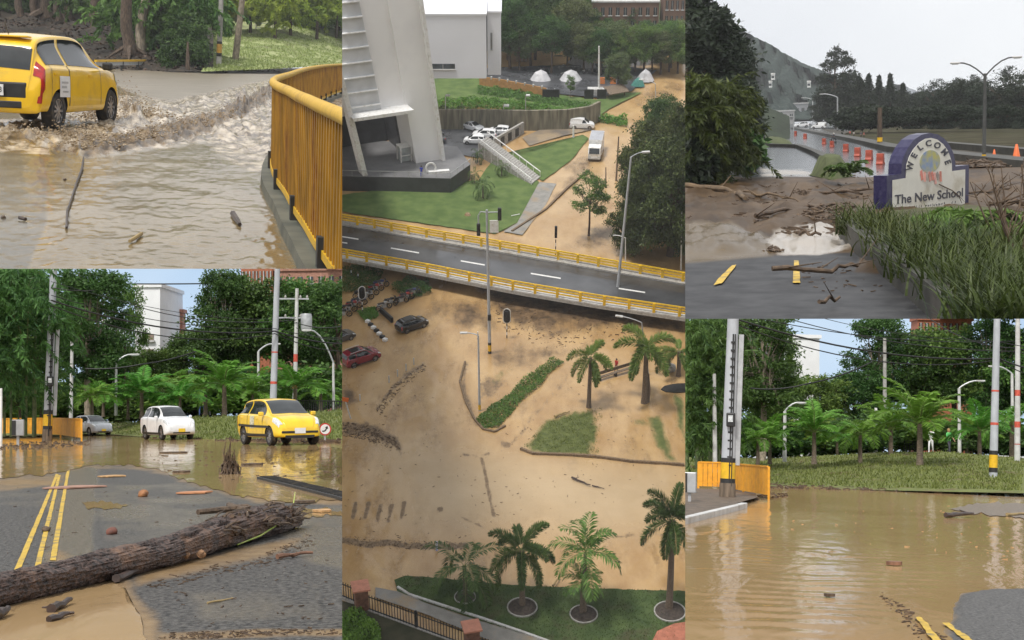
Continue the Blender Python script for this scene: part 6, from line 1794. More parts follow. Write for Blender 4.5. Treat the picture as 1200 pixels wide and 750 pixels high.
for i, (x, y0, d, k, lab) in enumerate([(20, 30, 128, 'broad', ''), (75, 30, 132, 'round', ''), (130, 32, 130, 'broad', ''), (185, 36, 128, 'round', ''), (235, 38, 140, 'broad', ''), (285, 36, 150, 'round', ''), (330, 36, 152, 'round', ''), (375, 36, 150, 'round', ''), (415, 36, 150, 'round', ''), (-20, 30, 130, 'broad', '')]):
 h, pr = TREES[k]; pr.put(P, P.at(x, y0 + 8, d), i * 1.3, 1.15 if x < 230 else 1.0, 'tree of the wood behind the soil bank and grass slope', 'trees of the wood behind the slope')
for i, x in enumerate(range(-10, 420, 24)):
 put_bush(P, 'green' if x > 190 else 'dark', x, 34 if x > 240 else 28, 136 + (i % 3) * 4, -14 + (i * 5) % 9, 'leafy undergrowth shrub behind the bank and slope above the torrent', 'undergrowth shrubs above the torrent', 1.7)
# ================================================================== upper right: welcome sign above a road cut by mud
P = P3
M_R3 = zone_mat('road_cut_by_mud', dict(c1=(.028, .028, .03), c2=(.06, .06, .062), scale=3, rough=.5, bump=.5),
 [('wet', dict(c1=(.05, .055, .062), c2=(.09, .095, .105), scale=.5, rough=.13, bump=.08, st=(1, .2, 1), edge=.2), .25, .2),
     ('verge', dict(c1=(.028, .025, .018), c2=(.07, .06, .042), scale=.4, rough=.6, bump=.6), .2, .3),
     ('mud', dict(c1=(.038, .022, .010), c2=(.105, .066, .033), scale=1.1, rough=.5, bump=1.0, st=(1, .35, 1), edge=.15), .9, .35),
     ('deep', dict(c1=(.075, .045, .012), c2=(.11, .07, .022), scale=.6, rough=.25, bump=.15, edge=.3), .5, .2),
     ('pool', dict(c1=(.34, .30, .25), c2=(.36, .32, .27), scale=2.0, rough=.22, bump=.3, st=(1, .3, 1), edge=.25), 1.4, .7)], .07, 5, .12)  # pool: the sky's reflection painted as a pale colour
mudz = [(760, 203), (870, 208), (905, 207), (985, 208), (1045, 207), (1240, 190), (1240, 330), (1000, 320), (1010, 296), (930, 299), (860, 300), (800, 304), (760, 306)]
def d3(x, y, p):
 k = min(1, max(0, sd1(x, y, mudz, 2.0) / 18))
 return k * (.05 + .10 * fbm(p.x * .9, p.y * .35, 3) + .08 * fbm(p.x * 3, p.y * 1.2, 6))
zone_sheet(P, 'road', 760, 1240, 137, 390, 190, 150, M_R3, {
 'mud': [(mudz, 9, 1.), ([(1040, 186), (1240, 182), (1240, 196), (1040, 208)], 8, .7)],
 'verge': [([(1040, 158), (1240, 130), (1240, 200), (1120, 187), (1050, 178), (985, 162), (960, 150)], 8, 1.)],
 'wet': [([(860, 137), (960, 137), (1240, 178), (1240, 210), (870, 210)], 8, 1.)],
 'deep': [([(760, 262), (860, 268), (905, 280), (905, 300), (860, 304), (760, 312)], 10, 1.)],
 'pool': [([(908, 272), (950, 266), (1005, 262), (1004, 290), (960, 298), (912, 299), (900, 288)], 8, .95), ([(890, 196), (950, 200), (960, 206), (890, 208)], 6, .7)]}, dz=d3, ypow=1.6)
for k, q in enumerate([[(858, 312), (863, 312), (846, 334), (836, 336), (842, 328)], [(930.5, 307), (936, 307), (938, 333), (929, 333)]]):
 patch(P, 'road_line', q, M_LINE, .016, amp=.8, seed=80 + k, step=3)
M_GR3 = mat('olive_verge', (.07, .085, .025), rough=.9, var=.3, scale=2, bump=.03, bscale=8)
def verge(poly, hgt, name='verge'):
 cx = sum(p[0] for p in poly) / len(poly); cy = sum(p[1] for p in poly) / len(poly)
 patch(P3, name, poly, M_GR3, .02, rows=3, cols=8, relief=lambda x, y, p: hgt * min(1, max(0, sd1(x, y, poly, 2.5) / 8)))
verge([(888, 156), (905, 157), (925, 165), (930, 171), (905, 170), (885, 167)], .25)
verge([(948, 206), (958, 199), (975, 195.5), (990, 199), (1000, 207), (975, 212)], .5)
patch(P, 'verge', [(985, 160), (1010, 148), (1240, 134), (1240, 186), (1160, 176), (1100, 170), (1050, 172)], mat('dark_wet_verge', (.03, .028, .016), rough=.95, var=.5, scale=.5, spec=.03, col2=(.075, .068, .042), dirt=(.05, .055, .022), dscale=.2), .05, rows=2, cols=20)
verge([(860, 137), (925, 139), (905, 147), (880, 152), (850, 160)], 1.2)
def kerb3(pts, w_, h_, label, m=None):
 q = [P3.g(*p) for p in pts]; mb = MB()
 for a, b in zip(q, q[1:]): mb.bar(a - q[0] + Vector((0, 0, h_ / 2)), b - q[0] + Vector((0, 0, h_ / 2)), w_, h_)
 single(P3, 'kerb', mb, m or MATS['dark_kerb'], label, 'kerb', q[0])
mat('dark_kerb', (.05, .048, .04), rough=.6, var=.3, scale=2, bump=.01)
kerb3([(884, 169), (905, 172), (935, 173), (955, 181), (978, 194)], .3, .18, 'dark kerb bending round the grass island of the wet road')
kerb3([(930, 151), (960, 157), (1000, 165), (1050, 177), (1120, 186), (1240, 200)], .8, .22, 'long dark median kerb beyond the red barriers')
kerb3([(1100, 172), (1160, 178), (1240, 186)], .5, .25, 'far kerb line behind the tall double lamp')
kerb3([(998, 277), (1020, 297), (1050, 320), (1085, 347), (1135, 388)], .34, .26, 'broad dark kerb of the planted bed in front of the sign')
bed = [(996, 268), (1040, 256), (1130, 248), (1240, 262), (1240, 400), (1136, 388), (1085, 345), (1050, 318), (1020, 295)]
patch(P, 'planting_bed', bed, mat('bed_soil', (.045, .04, .02), rough=.9, var=.4, scale=3, bump=.03, col2=(.08, .085, .03)), .12, rows=8, cols=20)
def strap_plants(label, pts, seed, hgt, n=85, m=L_STRAP, wd=.011):
 rng = np.random.default_rng(seed); V, T = [], []; o = P3.g(*pts[0])
 for x, y in pts:
  b = np.array(P3.g(x, y, .12) - o)
  for i in range(n):
   az = rng.uniform(0, 6.28); e = rng.uniform(1.0, 1.55); L = hgt * rng.uniform(.6, 1.25); q = b + rng.normal(size=3) * np.array([.12, .12, 0]); k = 6; path = [q.copy()]
   for j in range(k):
    q = q + np.array([math.cos(az) * math.cos(e), math.sin(az) * math.cos(e), math.sin(e)]) * L / k; e -= rng.uniform(.05, .30); path.append(q.copy())
   sd_ = np.array([-math.sin(az), math.cos(az), 0]) * wd; t0 = .5 + rng.normal() * .2
   for j in range(k):
    w0, w1 = 1 - (j / k) ** 2, 1 - ((j + 1) / k) ** 2
    V.append(np.stack([path[j] - sd_ * w0, path[j] + sd_ * w0, path[j + 1] + sd_ * w1, path[j + 1] - sd_ * w1])); T.append(t0 + .25 * j / k)
 me = quads_mesh('strap_leaved_plant', np.array(V), np.array(T), m)
 return single(P3, 'strap_leaved_plant', me, None, label, 'plant', o, group='strap leaved plants in the bed')
rows3 = [[(1000, 275), (1012, 270), (1022, 281), (1030, 274)], [(1036, 288), (1048, 278), (1056, 296), (1044, 300)], [(1066, 290), (1078, 284), (1072, 306), (1084, 312)], [(1060, 312), (1074, 326), (1090, 330), (1098, 316)], [(1104, 300), (1118, 292), (1124, 312), (1112, 322)],
         [(1108, 344), (1124, 352), (1130, 334), (1140, 346)], [(1140, 366), (1156, 372), (1152, 352), (1168, 358)], [(1142, 310), (1158, 302), (1160, 326), (1176, 318)], [(1174, 340), (1190, 346), (1186, 366), (1204, 358)], [(1180, 300), (1198, 308), (1196, 326), (1212, 330)], [(1150, 388), (1175, 392), (1195, 388), (1210, 380)]]
for i, r in enumerate(rows3): strap_plants('dense clump of dark green strap leaved plant in the bed below the welcome sign', r, 90 + i, .46)
blades(P, 'ground_cover', [(1060, 268), (1120, 256), (1230, 268), (1230, 310), (1120, 300), (1060, 290)], 3500, L_MID, (.04, .12), .02, 95, lean=.5, dz=.1)
for i in range(26):
 f = i / 25; x = 1052 + f * 86 + RNG.uniform(-5, 5); y = 311 + f * 66 + RNG.uniform(-4, 4)
 clod(P, x + 7, y, RNG.uniform(.06, .12), 'pale rounded stone in the row between the broad kerb and the plants', mat('pale_stone', (.42, .41, .37), rough=.8, var=.2, scale=4), 'edging_stone', 'stone', .8, 'pale stones along the kerb')
def big_leaf_plant(px, py, label, seed, n=12, L=.55, m=L_MID):
 o = P3.g(px, py, .1); rng = np.random.default_rng(seed); V, T = [], []
 for i in range(n):
  v, t, pts = frond(rng, (0, 0, .15), rng.uniform(0, 6.28), rng.uniform(.5, 1.2), L * rng.uniform(.7, 1.1), 1.7, 22, .22, .05)
  V.append(v); T.append(t)
 return single(P3, 'arching_plant', quads_mesh('arching_plant', np.concatenate(V), np.concatenate(T), m), None, label, 'plant', o)
big_leaf_plant(1142, 282, 'arching broad leaved plant at the right foot of the welcome sign', 3)
def dry_stems(px, py, label, seed):
 o = P3.g(px, py, .1); mb = MB(); rg = random.Random(seed)
 for i in range(7):
  e = Vector((rg.uniform(-.35, .5), rg.uniform(-.3, .3), rg.uniform(.6, 1.1))); mb.tube([(0, 0, 0), e * .5 + Vector((rg.uniform(-.06, .06), 0, 0)), e], [.012, .01, .004], 4)
  for q in range(5): s_ = e * rg.uniform(.4, .95); mb.tube([s_, s_ + Vector((rg.uniform(-.12, .12), rg.uniform(-.1, .1), rg.uniform(.02, .14)))], [.006, .002], 3)
 single(P3, 'dry_stems', mb, M_DEBRIS, label, 'plant', o)
dry_stems(1178, 300, 'tall dark dry stems rising from the bed right of the sign', 5); dry_stems(1196, 318, 'dark dry stems at the right edge of the planted bed', 6)
for i in range(22): put_bush(P, 'pine', 1000 + i * 10, 153 - i * .9, 118 - i, 122 + (i * 7) % 9, 'low dark shrub along the foot of the wood behind the wet road', 'shrubs at the foot of the wood', 1.6)
A, Bp = P.g(1039, 253), P.g(1135, 241)
ax = Bp - A; W = ax.length; yaw = math.atan2(ax.y, ax.x)
def sg_(px, py):
 u = (px - 1039) / 96.0; yb = 253 - 12 * u
 dA, dB = P.depth(A), P.depth(Bp)
 uu = u * dA / (dB + u * (dA - dB)) if True else u
 d = dA + (dB - dA) * uu
 return (uu * W, (yb - py) / (F / d) * 1.0)
outer = [(1039, 253), (1039, 206), (1056, 204), (1056.5, 192), (1059, 183), (1064, 173), (1071, 164), (1080, 158.5), (1089, 156.5), (1098, 158), (1106, 163), (1112.5, 171), (1117, 181), (1119, 190), (1119.3, 195.3), (1135, 193.5), (1135, 241)]
inner = [(1045.5, 252), (1045.5, 211.3), (1061, 208.8), (1061.5, 194), (1064.5, 184.5), (1069.5, 175.5), (1076.5, 167.5), (1083.5, 163.3), (1090, 162.3), (1097, 164.2), (1104, 169.5), (1109.5, 177), (1113, 186.5), (1114.2, 193), (1114.4, 200.8), (1130, 198.8), (1130, 240.5)]
st = thing(P, 'welcome_sign', 'white welcome sign with arched top and marbled purple border reading The New School', 'sign', A, yaw)
M_PURP = mat('purple_marbled_paint', (.012, .009, .055), rough=.3, var=.4, scale=14, col2=(.035, .032, .085))
M_SIGNW = mat('sign_white', (.62, .61, .55), rough=.6, var=.06, scale=3, dirt=(.46, .43, .35), dscale=1.5)
mb = MB(); mb.prism([(*[sg_(x, y)[0]], 0, sg_(x, y)[1]) for x, y in outer], (0, .24, 0)); part(st, 'board', mb, M_PURP)
mb = MB(); mb.prism([(sg_(x, y)[0], -.012, sg_(x, y)[1] + .0) for x, y in inner], (0, .01, 0)); part(st, 'face', mb, M_SIGNW)
M_INK = mat('sign_lettering', (.06, .06, .075), rough=.6, var=.2)
def on_sign(me, px, py, rot, sx=1., sy=1.):
 x, z = sg_(px, py)
 return xform(me, Matrix.Translation((x, -.016, z)) @ Matrix.Rotation(math.pi / 2, 4, 'X') @ Matrix.Rotation(rot, 4, 'Z') @ Matrix.Diagonal((sx, sy, 1, 1)))
KX = W / 96 * (F / P.depth(A)) / 1.0          # how much wider a letter must be on the turned board
for ch, x, y, r in (('W', 1065.5, 195, 76), ('E', 1070, 182.8, 58), ('L', 1076.8, 173.6, 34), ('C', 1086.6, 168.8, 8), ('O', 1096.8, 171.2, -16), ('M', 1105.3, 179, -48), ('E', 1108.8, 190.3, -72)):
 me = text_mesh('letter', ch, .135, M_INK, .003, bold=.004)
 me.transform(Matrix.Rotation(rad(r), 4, 'Z'))
 on_sign(me, x, y, 0, KX, 1); part(st, 'letter', me)
me = text_mesh('lettering', 'The New School', .205, M_INK, .003, bold=.003); on_sign(me, 1088, 229.5, 0, .0, 1) if False else None
wd_ = max(v.co.x for v in me.vertices) - min(v.co.x for v in me.vertices)
tgt = (sg_(1128, 226)[0] - sg_(1048.5, 235)[0])
on_sign(me, 1089, 230.0, rad(0), tgt / wd_, 1.0); part(st, 'lettering', me)
mb = MB(); rg = random.Random(3); x = 1049.0
while x < 1118:
 w_ = rg.uniform(2.0, 3.4)
 if rg.random() < .86:
  y = 245 - 8.5 * (x - 1049) / 70
  for q in range(2):
   a = sg_(x + rg.uniform(0, w_ * .6), y - rg.uniform(-1.4, 1.4)); b = sg_(x + rg.uniform(.4, 1) * w_ * .8, y - rg.uniform(-1.6, 1.6)); mb.bar((a[0], -.014, a[1]), (b[0], -.014, b[1]), .004, .011)
 x += w_
part(st, 'worn_lettering', mb, M_INK)
gx, gz = sg_(1088.5, 189.5); rz_ = .175
mb = MB(); n_ = 28; mb.prism([(gx + rz_ * KX * .92 * math.cos(i / n_ * 6.283), -.018, gz + rz_ * 1.05 * math.sin(i / n_ * 6.283)) for i in range(n_)], (0, .006, 0))
part(st, 'globe_emblem', mb, mat('globe_paint', (.20, .27, .42), rough=.6, scale=6, col2=(.42, .40, .13)))
for i in range(8):
 x0 = 1078 + i * 3.1; col = [(.55, .2, .16), (.6, .32, .28), (.32, .28, .26), (.5, .22, .18)][i % 4]
 mb = MB(); a = sg_(x0, 200 + rg.uniform(0, 3)); b = sg_(x0 + rg.uniform(-1.5, 2.5), 212 + rg.uniform(-2, 5)); mb.bar((a[0], -.019, a[1]), (b[0], -.019, b[1]), .004, .032 * KX)
 c_ = sg_(x0 + rg.uniform(-2.5, 2.5), 205); mb.bar((a[0], -.021, a[1]), (c_[0], -.021, c_[1]), .004, .02)
 part(st, 'painted_figure', mb, mat('figure_paint_%s' % 'abcd'[i % 4], col, rough=.6))
mb = MB(); q = [sg_(x, y) for x, y in ((1097, 216), (1105, 220), (1112, 223), (1120, 229), (1124, 238))]
mb.tube([(a, -.05, b) for a, b in q], [.012, .012, .01, .008, .004], 5)
for i in (2, 3): mb.tube([(q[i][0], -.05, q[i][1]), (q[i][0] + .15, -.08, q[i][1] - .12)], [.006, .002], 4)
mb.v = [tuple(Matrix.Rotation(yaw, 3, 'Z') @ Vector(v)) for v in mb.v]
single(P, 'twig', mb, M_DEBRIS, 'dark twig caught across the lettering of the welcome sign', 'twig', A)
M_LOG3 = mat('drift_log', (.13, .085, .045), rough=.7, var=.35, scale=4, bump=.02, bscale=12, stretch=(.3, 1, 1))
def drift(pp, r, label, seed, m=M_DEBRIS, twigs=3, group=None, name='driftwood', z=.08):
 q = [P3.g(x, y) for x, y in pp]; o = q[0]; mb = MB(); rg = random.Random(seed)
 pts = []
 for a, b in zip(q, q[1:]):
  for k in range(4): pts.append(a.lerp(b, k / 4) - o + Vector((0, 0, z + rg.uniform(-.03, .05))))
 pts.append(q[-1] - o + Vector((0, 0, z)))
 mb.tube(pts, [r * .55 * rg.uniform(.8, 1.15) * (1 - .4 * i / len(pts)) for i in range(len(pts))], 8)
 for i in range(twigs):
  p = pts[rg.randrange(len(pts))]; mb.tube([p, p + Vector((rg.uniform(-.5, .5), rg.uniform(-.8, .8), rg.uniform(.05, .35)))], [r * .22, r * .06], 5)
 return single(P3, name, mb, m, label, 'driftwood', o, group=group, smooth=True)
drift([(790, 222), (830, 224), (860, 229), (873, 237)], .13, 'long smooth brown log lying in the mud at the left', 1, M_LOG3, 1)
drift([(872, 231), (900, 233), (925, 238), (940, 241)], .05, 'thin root trailing right from the long brown log', 2, M_LOG3)
drift([(886, 258), (920, 252), (955, 248), (1000, 247)], .07, 'long dark branch pointing left out of the debris heap', 3)
drift([(930, 231), (970, 229), (1010, 232)], .07, 'dark branch across the top of the debris heap', 4)
drift([(985, 230), (1030, 228), (1045, 232)], .06, 'dark branch just left of the welcome sign', 5)
drift([(905, 328), (975, 324), (1005, 321)], .05, 'dark stick on the asphalt near the planted bed', 6, M_DEBRIS, 4)
drift([(960, 364), (984, 359)], .035, 'small dark stick at the bottom of the asphalt', 7, M_DEBRIS, 1)
drift([(937, 281), (962, 282)], .05, 'dark stick floating in the bright pool', 8, M_DEBRIS, 1)
drift([(1160, 246), (1200, 243), (1230, 247)], .10, 'dark branches piled in the mud right of the sign', 9, M_DEBRIS, 8)
drift([(1130, 232), (1165, 228), (1185, 224)], .05, 'thin fallen branch with twigs right of the sign', 10, M_DEBRIS, 10)
def heap3(px, py, wpx, hpx, n, label, seed, name='debris_heap'):
 o = P3.g(px, py); s_ = P3.ppm(px, py); mb = MB(); rg = random.Random(seed); w_, h_ = wpx / s_, hpx / s_
 for i in range(int(n * 1.8)):
  a = rg.uniform(-1, 1); yy = rg.uniform(-1, 1); top = h_ * max(.1, (1 - a * a)) * rg.uniform(.2, 1)
  p = Vector((a * w_ / 2, yy * w_ * .55, top)); d = Vector((rg.uniform(-1, 1), rg.uniform(-.8, .8), rg.uniform(-.25, .25))).normalized() * rg.uniform(.12, .5) * w_ * .5
  r = rg.uniform(.006, .026) * (w_ / 1.3) ** .5
  mb.tube([p - d / 2, p + d * .1 + Vector((0, 0, r)), p + d / 2], [r, r * 1.1, r * .5], 5)
 me = rock_mesh(1, seed, .5)
 mb.add([Vector((v.co.x * w_ * .42, v.co.y * w_ * .45, v.co.z * h_ * .7)) for v in me.vertices], [tuple(q.vertices) for q in me.polygons]); bpy.data.meshes.remove(me)
 return single(P3, name, mb, M_DEBRIS, label, 'debris', o)
heap3(972, 258, 74, 16, 130, 'large heap of broken branches in the mud left of the sign', 1)
heap3(940, 232, 26, 9, 60, 'smaller dark debris pile at the head of the muddy heap', 2)
heap3(990, 246, 30, 10, 60, 'debris clump against the plants left of the sign', 3)
heap3(890, 241, 16, 5, 26, 'low dark clump of debris in the mud right of the brown log', 4)
heap3(906, 295, 22, 7, 30, 'dark pointed debris clump at the edge of the ochre water', 5)
heap3(808, 262, 14, 10, 24, 'dark clump of debris at the left edge in the ochre water', 6)
heap3(1150, 196, 70, 8, 70, 'long low bank of debris behind the sign at the right', 7)
heap3(975, 216, 10, 4, 16, 'tiny mud clump beneath the green mound', 8)
big_leaf_plant(995, 213, 'small uprooted shrub lying at the right of the green mound', 13, 12, .7, L_DARK)
litter(P, 'mud_scraps', [(880, 215), (1040, 215), (1035, 262), (1000, 280), (920, 275), (850, 250)], 330, M_DEBRIS, (.015, .05), 31)
litter(P, 'mud_scraps', [(804, 210), (1200, 195), (1200, 262), (1130, 245), (1040, 215), (900, 262), (804, 270)], 260, M_DEBRIS, (.015, .045), 32)
litter(P, 'mud_scraps', [(910, 262), (1000, 262), (1000, 276), (915, 275)], 120, M_DEBRIS, (.02, .06), 34)
litter(P, 'road_scraps', [(930, 310), (1010, 305), (1040, 345), (960, 345)], 40, M_DEBRIS, (.006, .02), 33)
M_BARR = mat('barrier_red', (.36, .07, .04), rough=.45, var=.15, scale=4, dirt=(.35, .06, .03), dscale=3)
def barrier(P):
 t = thing(P, 'traffic_barrier', '', 'barrier'); mb = MB()
 pr = [(-.34, 0), (-.34, .12), (-.24, .28), (-.18, .98), (.18, .98), (.24, .28), (.34, .12), (.34, 0)]
 mb.prism([(-.3, y, z) for y, z in pr], (.6, 0, 0)); part(t, 'body', bevel(mb.mesh('body', M_BARR), .03))
 mb = MB(); mb.box((0, -.235, .62), (.5, .03, .2)); part(t, 'reflective_band', mb, M_BARR)
 return t
PB = Proto(barrier)
for i, (x, y, h) in enumerate([(1031.7, 193, 13.5), (1018.5, 188, 12.5), (1005, 183.5, 11), (991.3, 178, 9.5), (965.8, 169, 7), (943.5, 162.5, 6), (932, 159, 5.5), (975, 172.5, 7.5)]):
 s_ = h / P.ppm(x, y)
 PB.put(P, P.g(x, y), rad(-20), s_, ['nearest and largest red road barrier, left of the sign', 'second red road barrier from the sign', 'third red road barrier from the sign', 'fourth red road barrier, ahead of the motorcyclist', 'smaller red road barrier left of the motorcyclist', 'second farthest red road barrier on the wet road', 'farthest red barrier next to the slender lamp post', 'red barrier below the motorcyclist'][i], 'red barriers along the wet road')
def cone(P):
 t = thing(P, 'traffic_cone', '', 'traffic cone'); mb = MB(); mb.lathe([(.19, .04), (.05, .72), (.035, .74)], 18); part(t, 'cone', mb, mat('cone_orange', (.75, .16, .04), rough=.45, var=.08), True)
 mb = MB(); mb.box((0, 0, .02), (.48, .48, .05)); part(t, 'base', mb, M_BLKP); return t
PC = Proto(cone)
for x, y, h, l in ((1191, 190, 21, 'large orange traffic cone at the right edge behind the sign'), (1165, 186, 11, 'smaller orange traffic cone left of the large one')): PC.put(P, P.g(x, y), 0, h / .74 / P.ppm(x, y), l)
mc3 = motorcycle(P, 'dark motorcycle carrying a rider along the far edge of the wet road', M_BLACK)
bk = P.g(977, 167.5); place(mc3, P, bk, rad(-120), 11.5 / 1.7 / P.ppm(977, 167))
person(P, 'motorcyclist with white helmet riding the wet road', bk + Vector((0, 0, -.02)), rad(-120) - math.pi / 2, cloth('dark_jacket', (.05, .05, .06)), M_BLACK, 'ride', scale=11.5 / 1.7 / P.ppm(977, 167), helmet=M_WHITE)
for i, (x, y, h, c, l) in enumerate([(996, 160, 7, (.45, .12, .10), 'person in red beyond the median, left of the far group'), (1000.5, 161, 7, (.4, .38, .36), 'person in grey beyond the median'), (1009, 162.5, 8.5, (.1, .11, .14), 'person in black beyond the median, tallest of the group'), (1012.5, 162, 7.5, (.5, .14, .12), 'person in dark red at the right of the far group'), (921.5, 148.5, 5, (.08, .08, .09), 'tiny dark figure far along the road at the left'), (925, 149.5, 5.5, (.35, .1, .09), 'tiny figure in red far along the road')]):
 person(P, l, P.g(x, y), rad(170 + i * 31), cloth('far_shirt_%s' % 'abcdef'[i], c), M_BLACK, 'walk' if i % 2 else 'stand', scale=h / 1.75 / P.ppm(x, y))
b = P.g(1153, 191); h = P.rise(b, 86)
t = pole(P, b, h, .06, .045, 'double_street_lamp', 'tall dark street lamp with two arms standing behind the sign', 'street lamp', mat('dark_pole', (.06, .062, .06), rough=.6, var=.2), (0, 0), [(P.rise(b, 186), P.rise(b, 181), M_YELLOW), (P.rise(b, 190.5), P.rise(b, 186), M_BLKP)])
for dx, az, rs in ((-.95, math.pi, .45), (1.0, 0, .55)): lamp_arm(t, h - .1, abs(dx) * .78, az, rs, .022, MATS['dark_pole'], (.3, .14, .06))
for px, py, yt, r, l in ((981.5, 150, 114, .11, 'pale slender lamp post in front of the tall round tree'), (952.5, 146, 117, .12, 'pale thin lamp post left of the tall round tree'), (930, 160, 134, .05, 'thin dark post beside the farthest red barrier')):
 b = P.g(px, py); h = P.rise(b, yt); t = pole(P, b, h, r, r * .8, 'lamp_post', l, 'street lamp', M_STEEL, (0, 0))
 if r > .1: lamp_arm(t, h, 1.8, math.pi, .5, .06)
b = P.g(1031, 172); pole(P, b, P.rise(b, 126), .13, .11, 'wooden_pole', 'dark wooden pole with a yellow foot band left above the sign', 'pole', M_BARK, (0, 0), [(P.rise(b, 166), P.rise(b, 161), M_YELLOW)])
NG = 'dark trees of the wood behind the road'
def dark_tree(P, kind, px, py, d, ytop, label, wk=1., group=NG): return put_tree(P, kind, px, py, d, ytop, label, group, wk)
def pine_make(P):
 t = thing(P, 'conifer', '', 'tree'); c = MB(); c.tube([(0, 0, -.2), (0, 0, 5), (.05, 0, 9.6)], [.22, .14, .03], 8); part(t, 'trunk', c, M_BARK, True)
 rng = np.random.default_rng(4); V, T = [], []
 for i in range(190):
  z = 1.6 + 8.1 * (i / 190) ** .9; r = (10.2 - z) * .30 + .15; az = i * 2.4 + rng.uniform(-.4, .4); L = r * rng.uniform(.65, 1.15); n = 34
  tt = rng.uniform(.1, 1, n)[:, None]; d = np.array([math.cos(az), math.sin(az), -.28]); C = np.array([0, 0, z]) + d * L * tt + np.array([0, 0, .10]) * np.sin(tt * 5) + rng.normal(size=(n, 3)) * .07
  A = unit(d + rng.normal(size=(n, 3)) * .55); V.append(rhombs(C, A, .34, .12, rng, .3)); T.append(np.full(n, rng.uniform(.1, .7)) + rng.normal(size=n) * .15)
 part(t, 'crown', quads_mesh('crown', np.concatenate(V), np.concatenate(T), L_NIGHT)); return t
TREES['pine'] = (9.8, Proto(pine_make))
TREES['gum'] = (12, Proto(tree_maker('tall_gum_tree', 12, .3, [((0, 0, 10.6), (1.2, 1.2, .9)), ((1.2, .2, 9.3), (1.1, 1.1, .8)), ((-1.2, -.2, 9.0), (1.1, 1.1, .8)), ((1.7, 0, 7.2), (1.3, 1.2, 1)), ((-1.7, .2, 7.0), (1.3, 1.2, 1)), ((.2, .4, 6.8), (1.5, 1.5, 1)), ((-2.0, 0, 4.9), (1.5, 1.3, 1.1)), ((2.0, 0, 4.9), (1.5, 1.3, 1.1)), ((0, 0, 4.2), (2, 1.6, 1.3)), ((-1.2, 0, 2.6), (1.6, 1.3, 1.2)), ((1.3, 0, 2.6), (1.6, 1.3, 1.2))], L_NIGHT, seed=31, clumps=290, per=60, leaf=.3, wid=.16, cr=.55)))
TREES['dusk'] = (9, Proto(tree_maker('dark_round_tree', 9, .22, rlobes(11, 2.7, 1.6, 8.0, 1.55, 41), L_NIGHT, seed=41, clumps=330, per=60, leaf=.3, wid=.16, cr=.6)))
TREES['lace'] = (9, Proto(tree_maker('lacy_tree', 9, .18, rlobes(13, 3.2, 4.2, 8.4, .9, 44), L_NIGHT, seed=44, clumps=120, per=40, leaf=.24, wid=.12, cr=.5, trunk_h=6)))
dark_tree(P, 'gum', 981, 150, 190, 52, 'tall dark round topped tree standing above the wood behind the road', 1.0)
for i, (k, x, d, yt, wk) in enumerate([('pine', 1008, 175, 90, 1.1), ('pine', 1018, 180, 86, 1.), ('pine', 1030, 176, 88, 1.), ('pine', 1043, 182, 86, 1.), ('pine', 1058, 178, 97, 1.1), ('dusk', 1000, 190, 94, 1.3), ('dusk', 1024, 188, 104, 1.4), ('dusk', 1050, 186, 106, 1.4), ('dusk', 1072, 170, 108, 1.3), ('dusk', 1092, 162, 106, 1.3), ('dusk', 1112, 150, 103, 1.2), ('dusk', 1130, 146, 92, 1.2), ('dusk', 1148, 140, 100, 1.2), ('dusk', 1170, 134, 104, 1.3), ('dusk', 1195, 128, 100, 1.3),
  ('lace', 1100, 158, 93, 1.2), ('lace', 1142, 150, 88, 1.2), ('lace', 1186, 132, 78, 1.3), ('lace', 1212, 126, 80, 1.3), ('dusk', 1140, 120, 124, 1.5), ('dusk', 1105, 125, 126, 1.5), ('dusk', 1178, 115, 126, 1.5), ('dusk', 1070, 135, 128, 1.5), ('dusk', 1035, 150, 126, 1.5), ('dusk', 1205, 110, 128, 1.5), ('dusk', 968, 200, 108, 1.2)]):
 lab = {'pine': 'dark conifer rising above the wood behind the wet road', 'dusk': 'dark rounded tree of the wood behind the wet road', 'lace': 'lacy thin crowned tree against the sky at the right'}[k]
 put_tree(P, k, x, P.hy + 2560 / d + 3, d, yt, lab, {'pine': 'dark conifers behind the wet road', 'dusk': NG, 'lace': 'lacy trees at the right'}[k], wk)
for i, (k, x, y, d, yt, wk) in enumerate([('pine', 800, 200, 62, -60, 1.2), ('pine', 822, 190, 70, -40, 1.), ('pine', 840, 185, 80, 2, .9), ('pine', 852, 180, 90, 8, .8), ('gum', 856, 178, 95, 12, .5), ('dusk', 815, 195, 66, 40, 1.), ('dusk', 840, 190, 74, 40, 1.), ('dusk', 856, 180, 84, 44, .7), ('dusk', 868, 175, 92, 74, .55), ('dusk', 876, 168, 110, 98, .6), ('dusk', 888, 160, 135, 112, .8), ('dusk', 850, 195, 70, 92, 1.2), ('dusk', 864, 190, 76, 118, 1.0), ('dusk', 806, 205, 60, 10, 1.2), ('dusk', 830, 200, 64, 80, 1.2)]):
 put_tree(P, k, x, y, d, yt, {'pine': 'tall dark conifer on the steep wooded slope at the left', 'dusk': 'dark rounded tree on the steep wooded slope at the left', 'gum': 'dark tree with clumped top on the steep slope'}[k], {'pine': 'conifers on the left slope', 'dusk': 'dark trees on the left slope', 'gum': None}[k], wk)
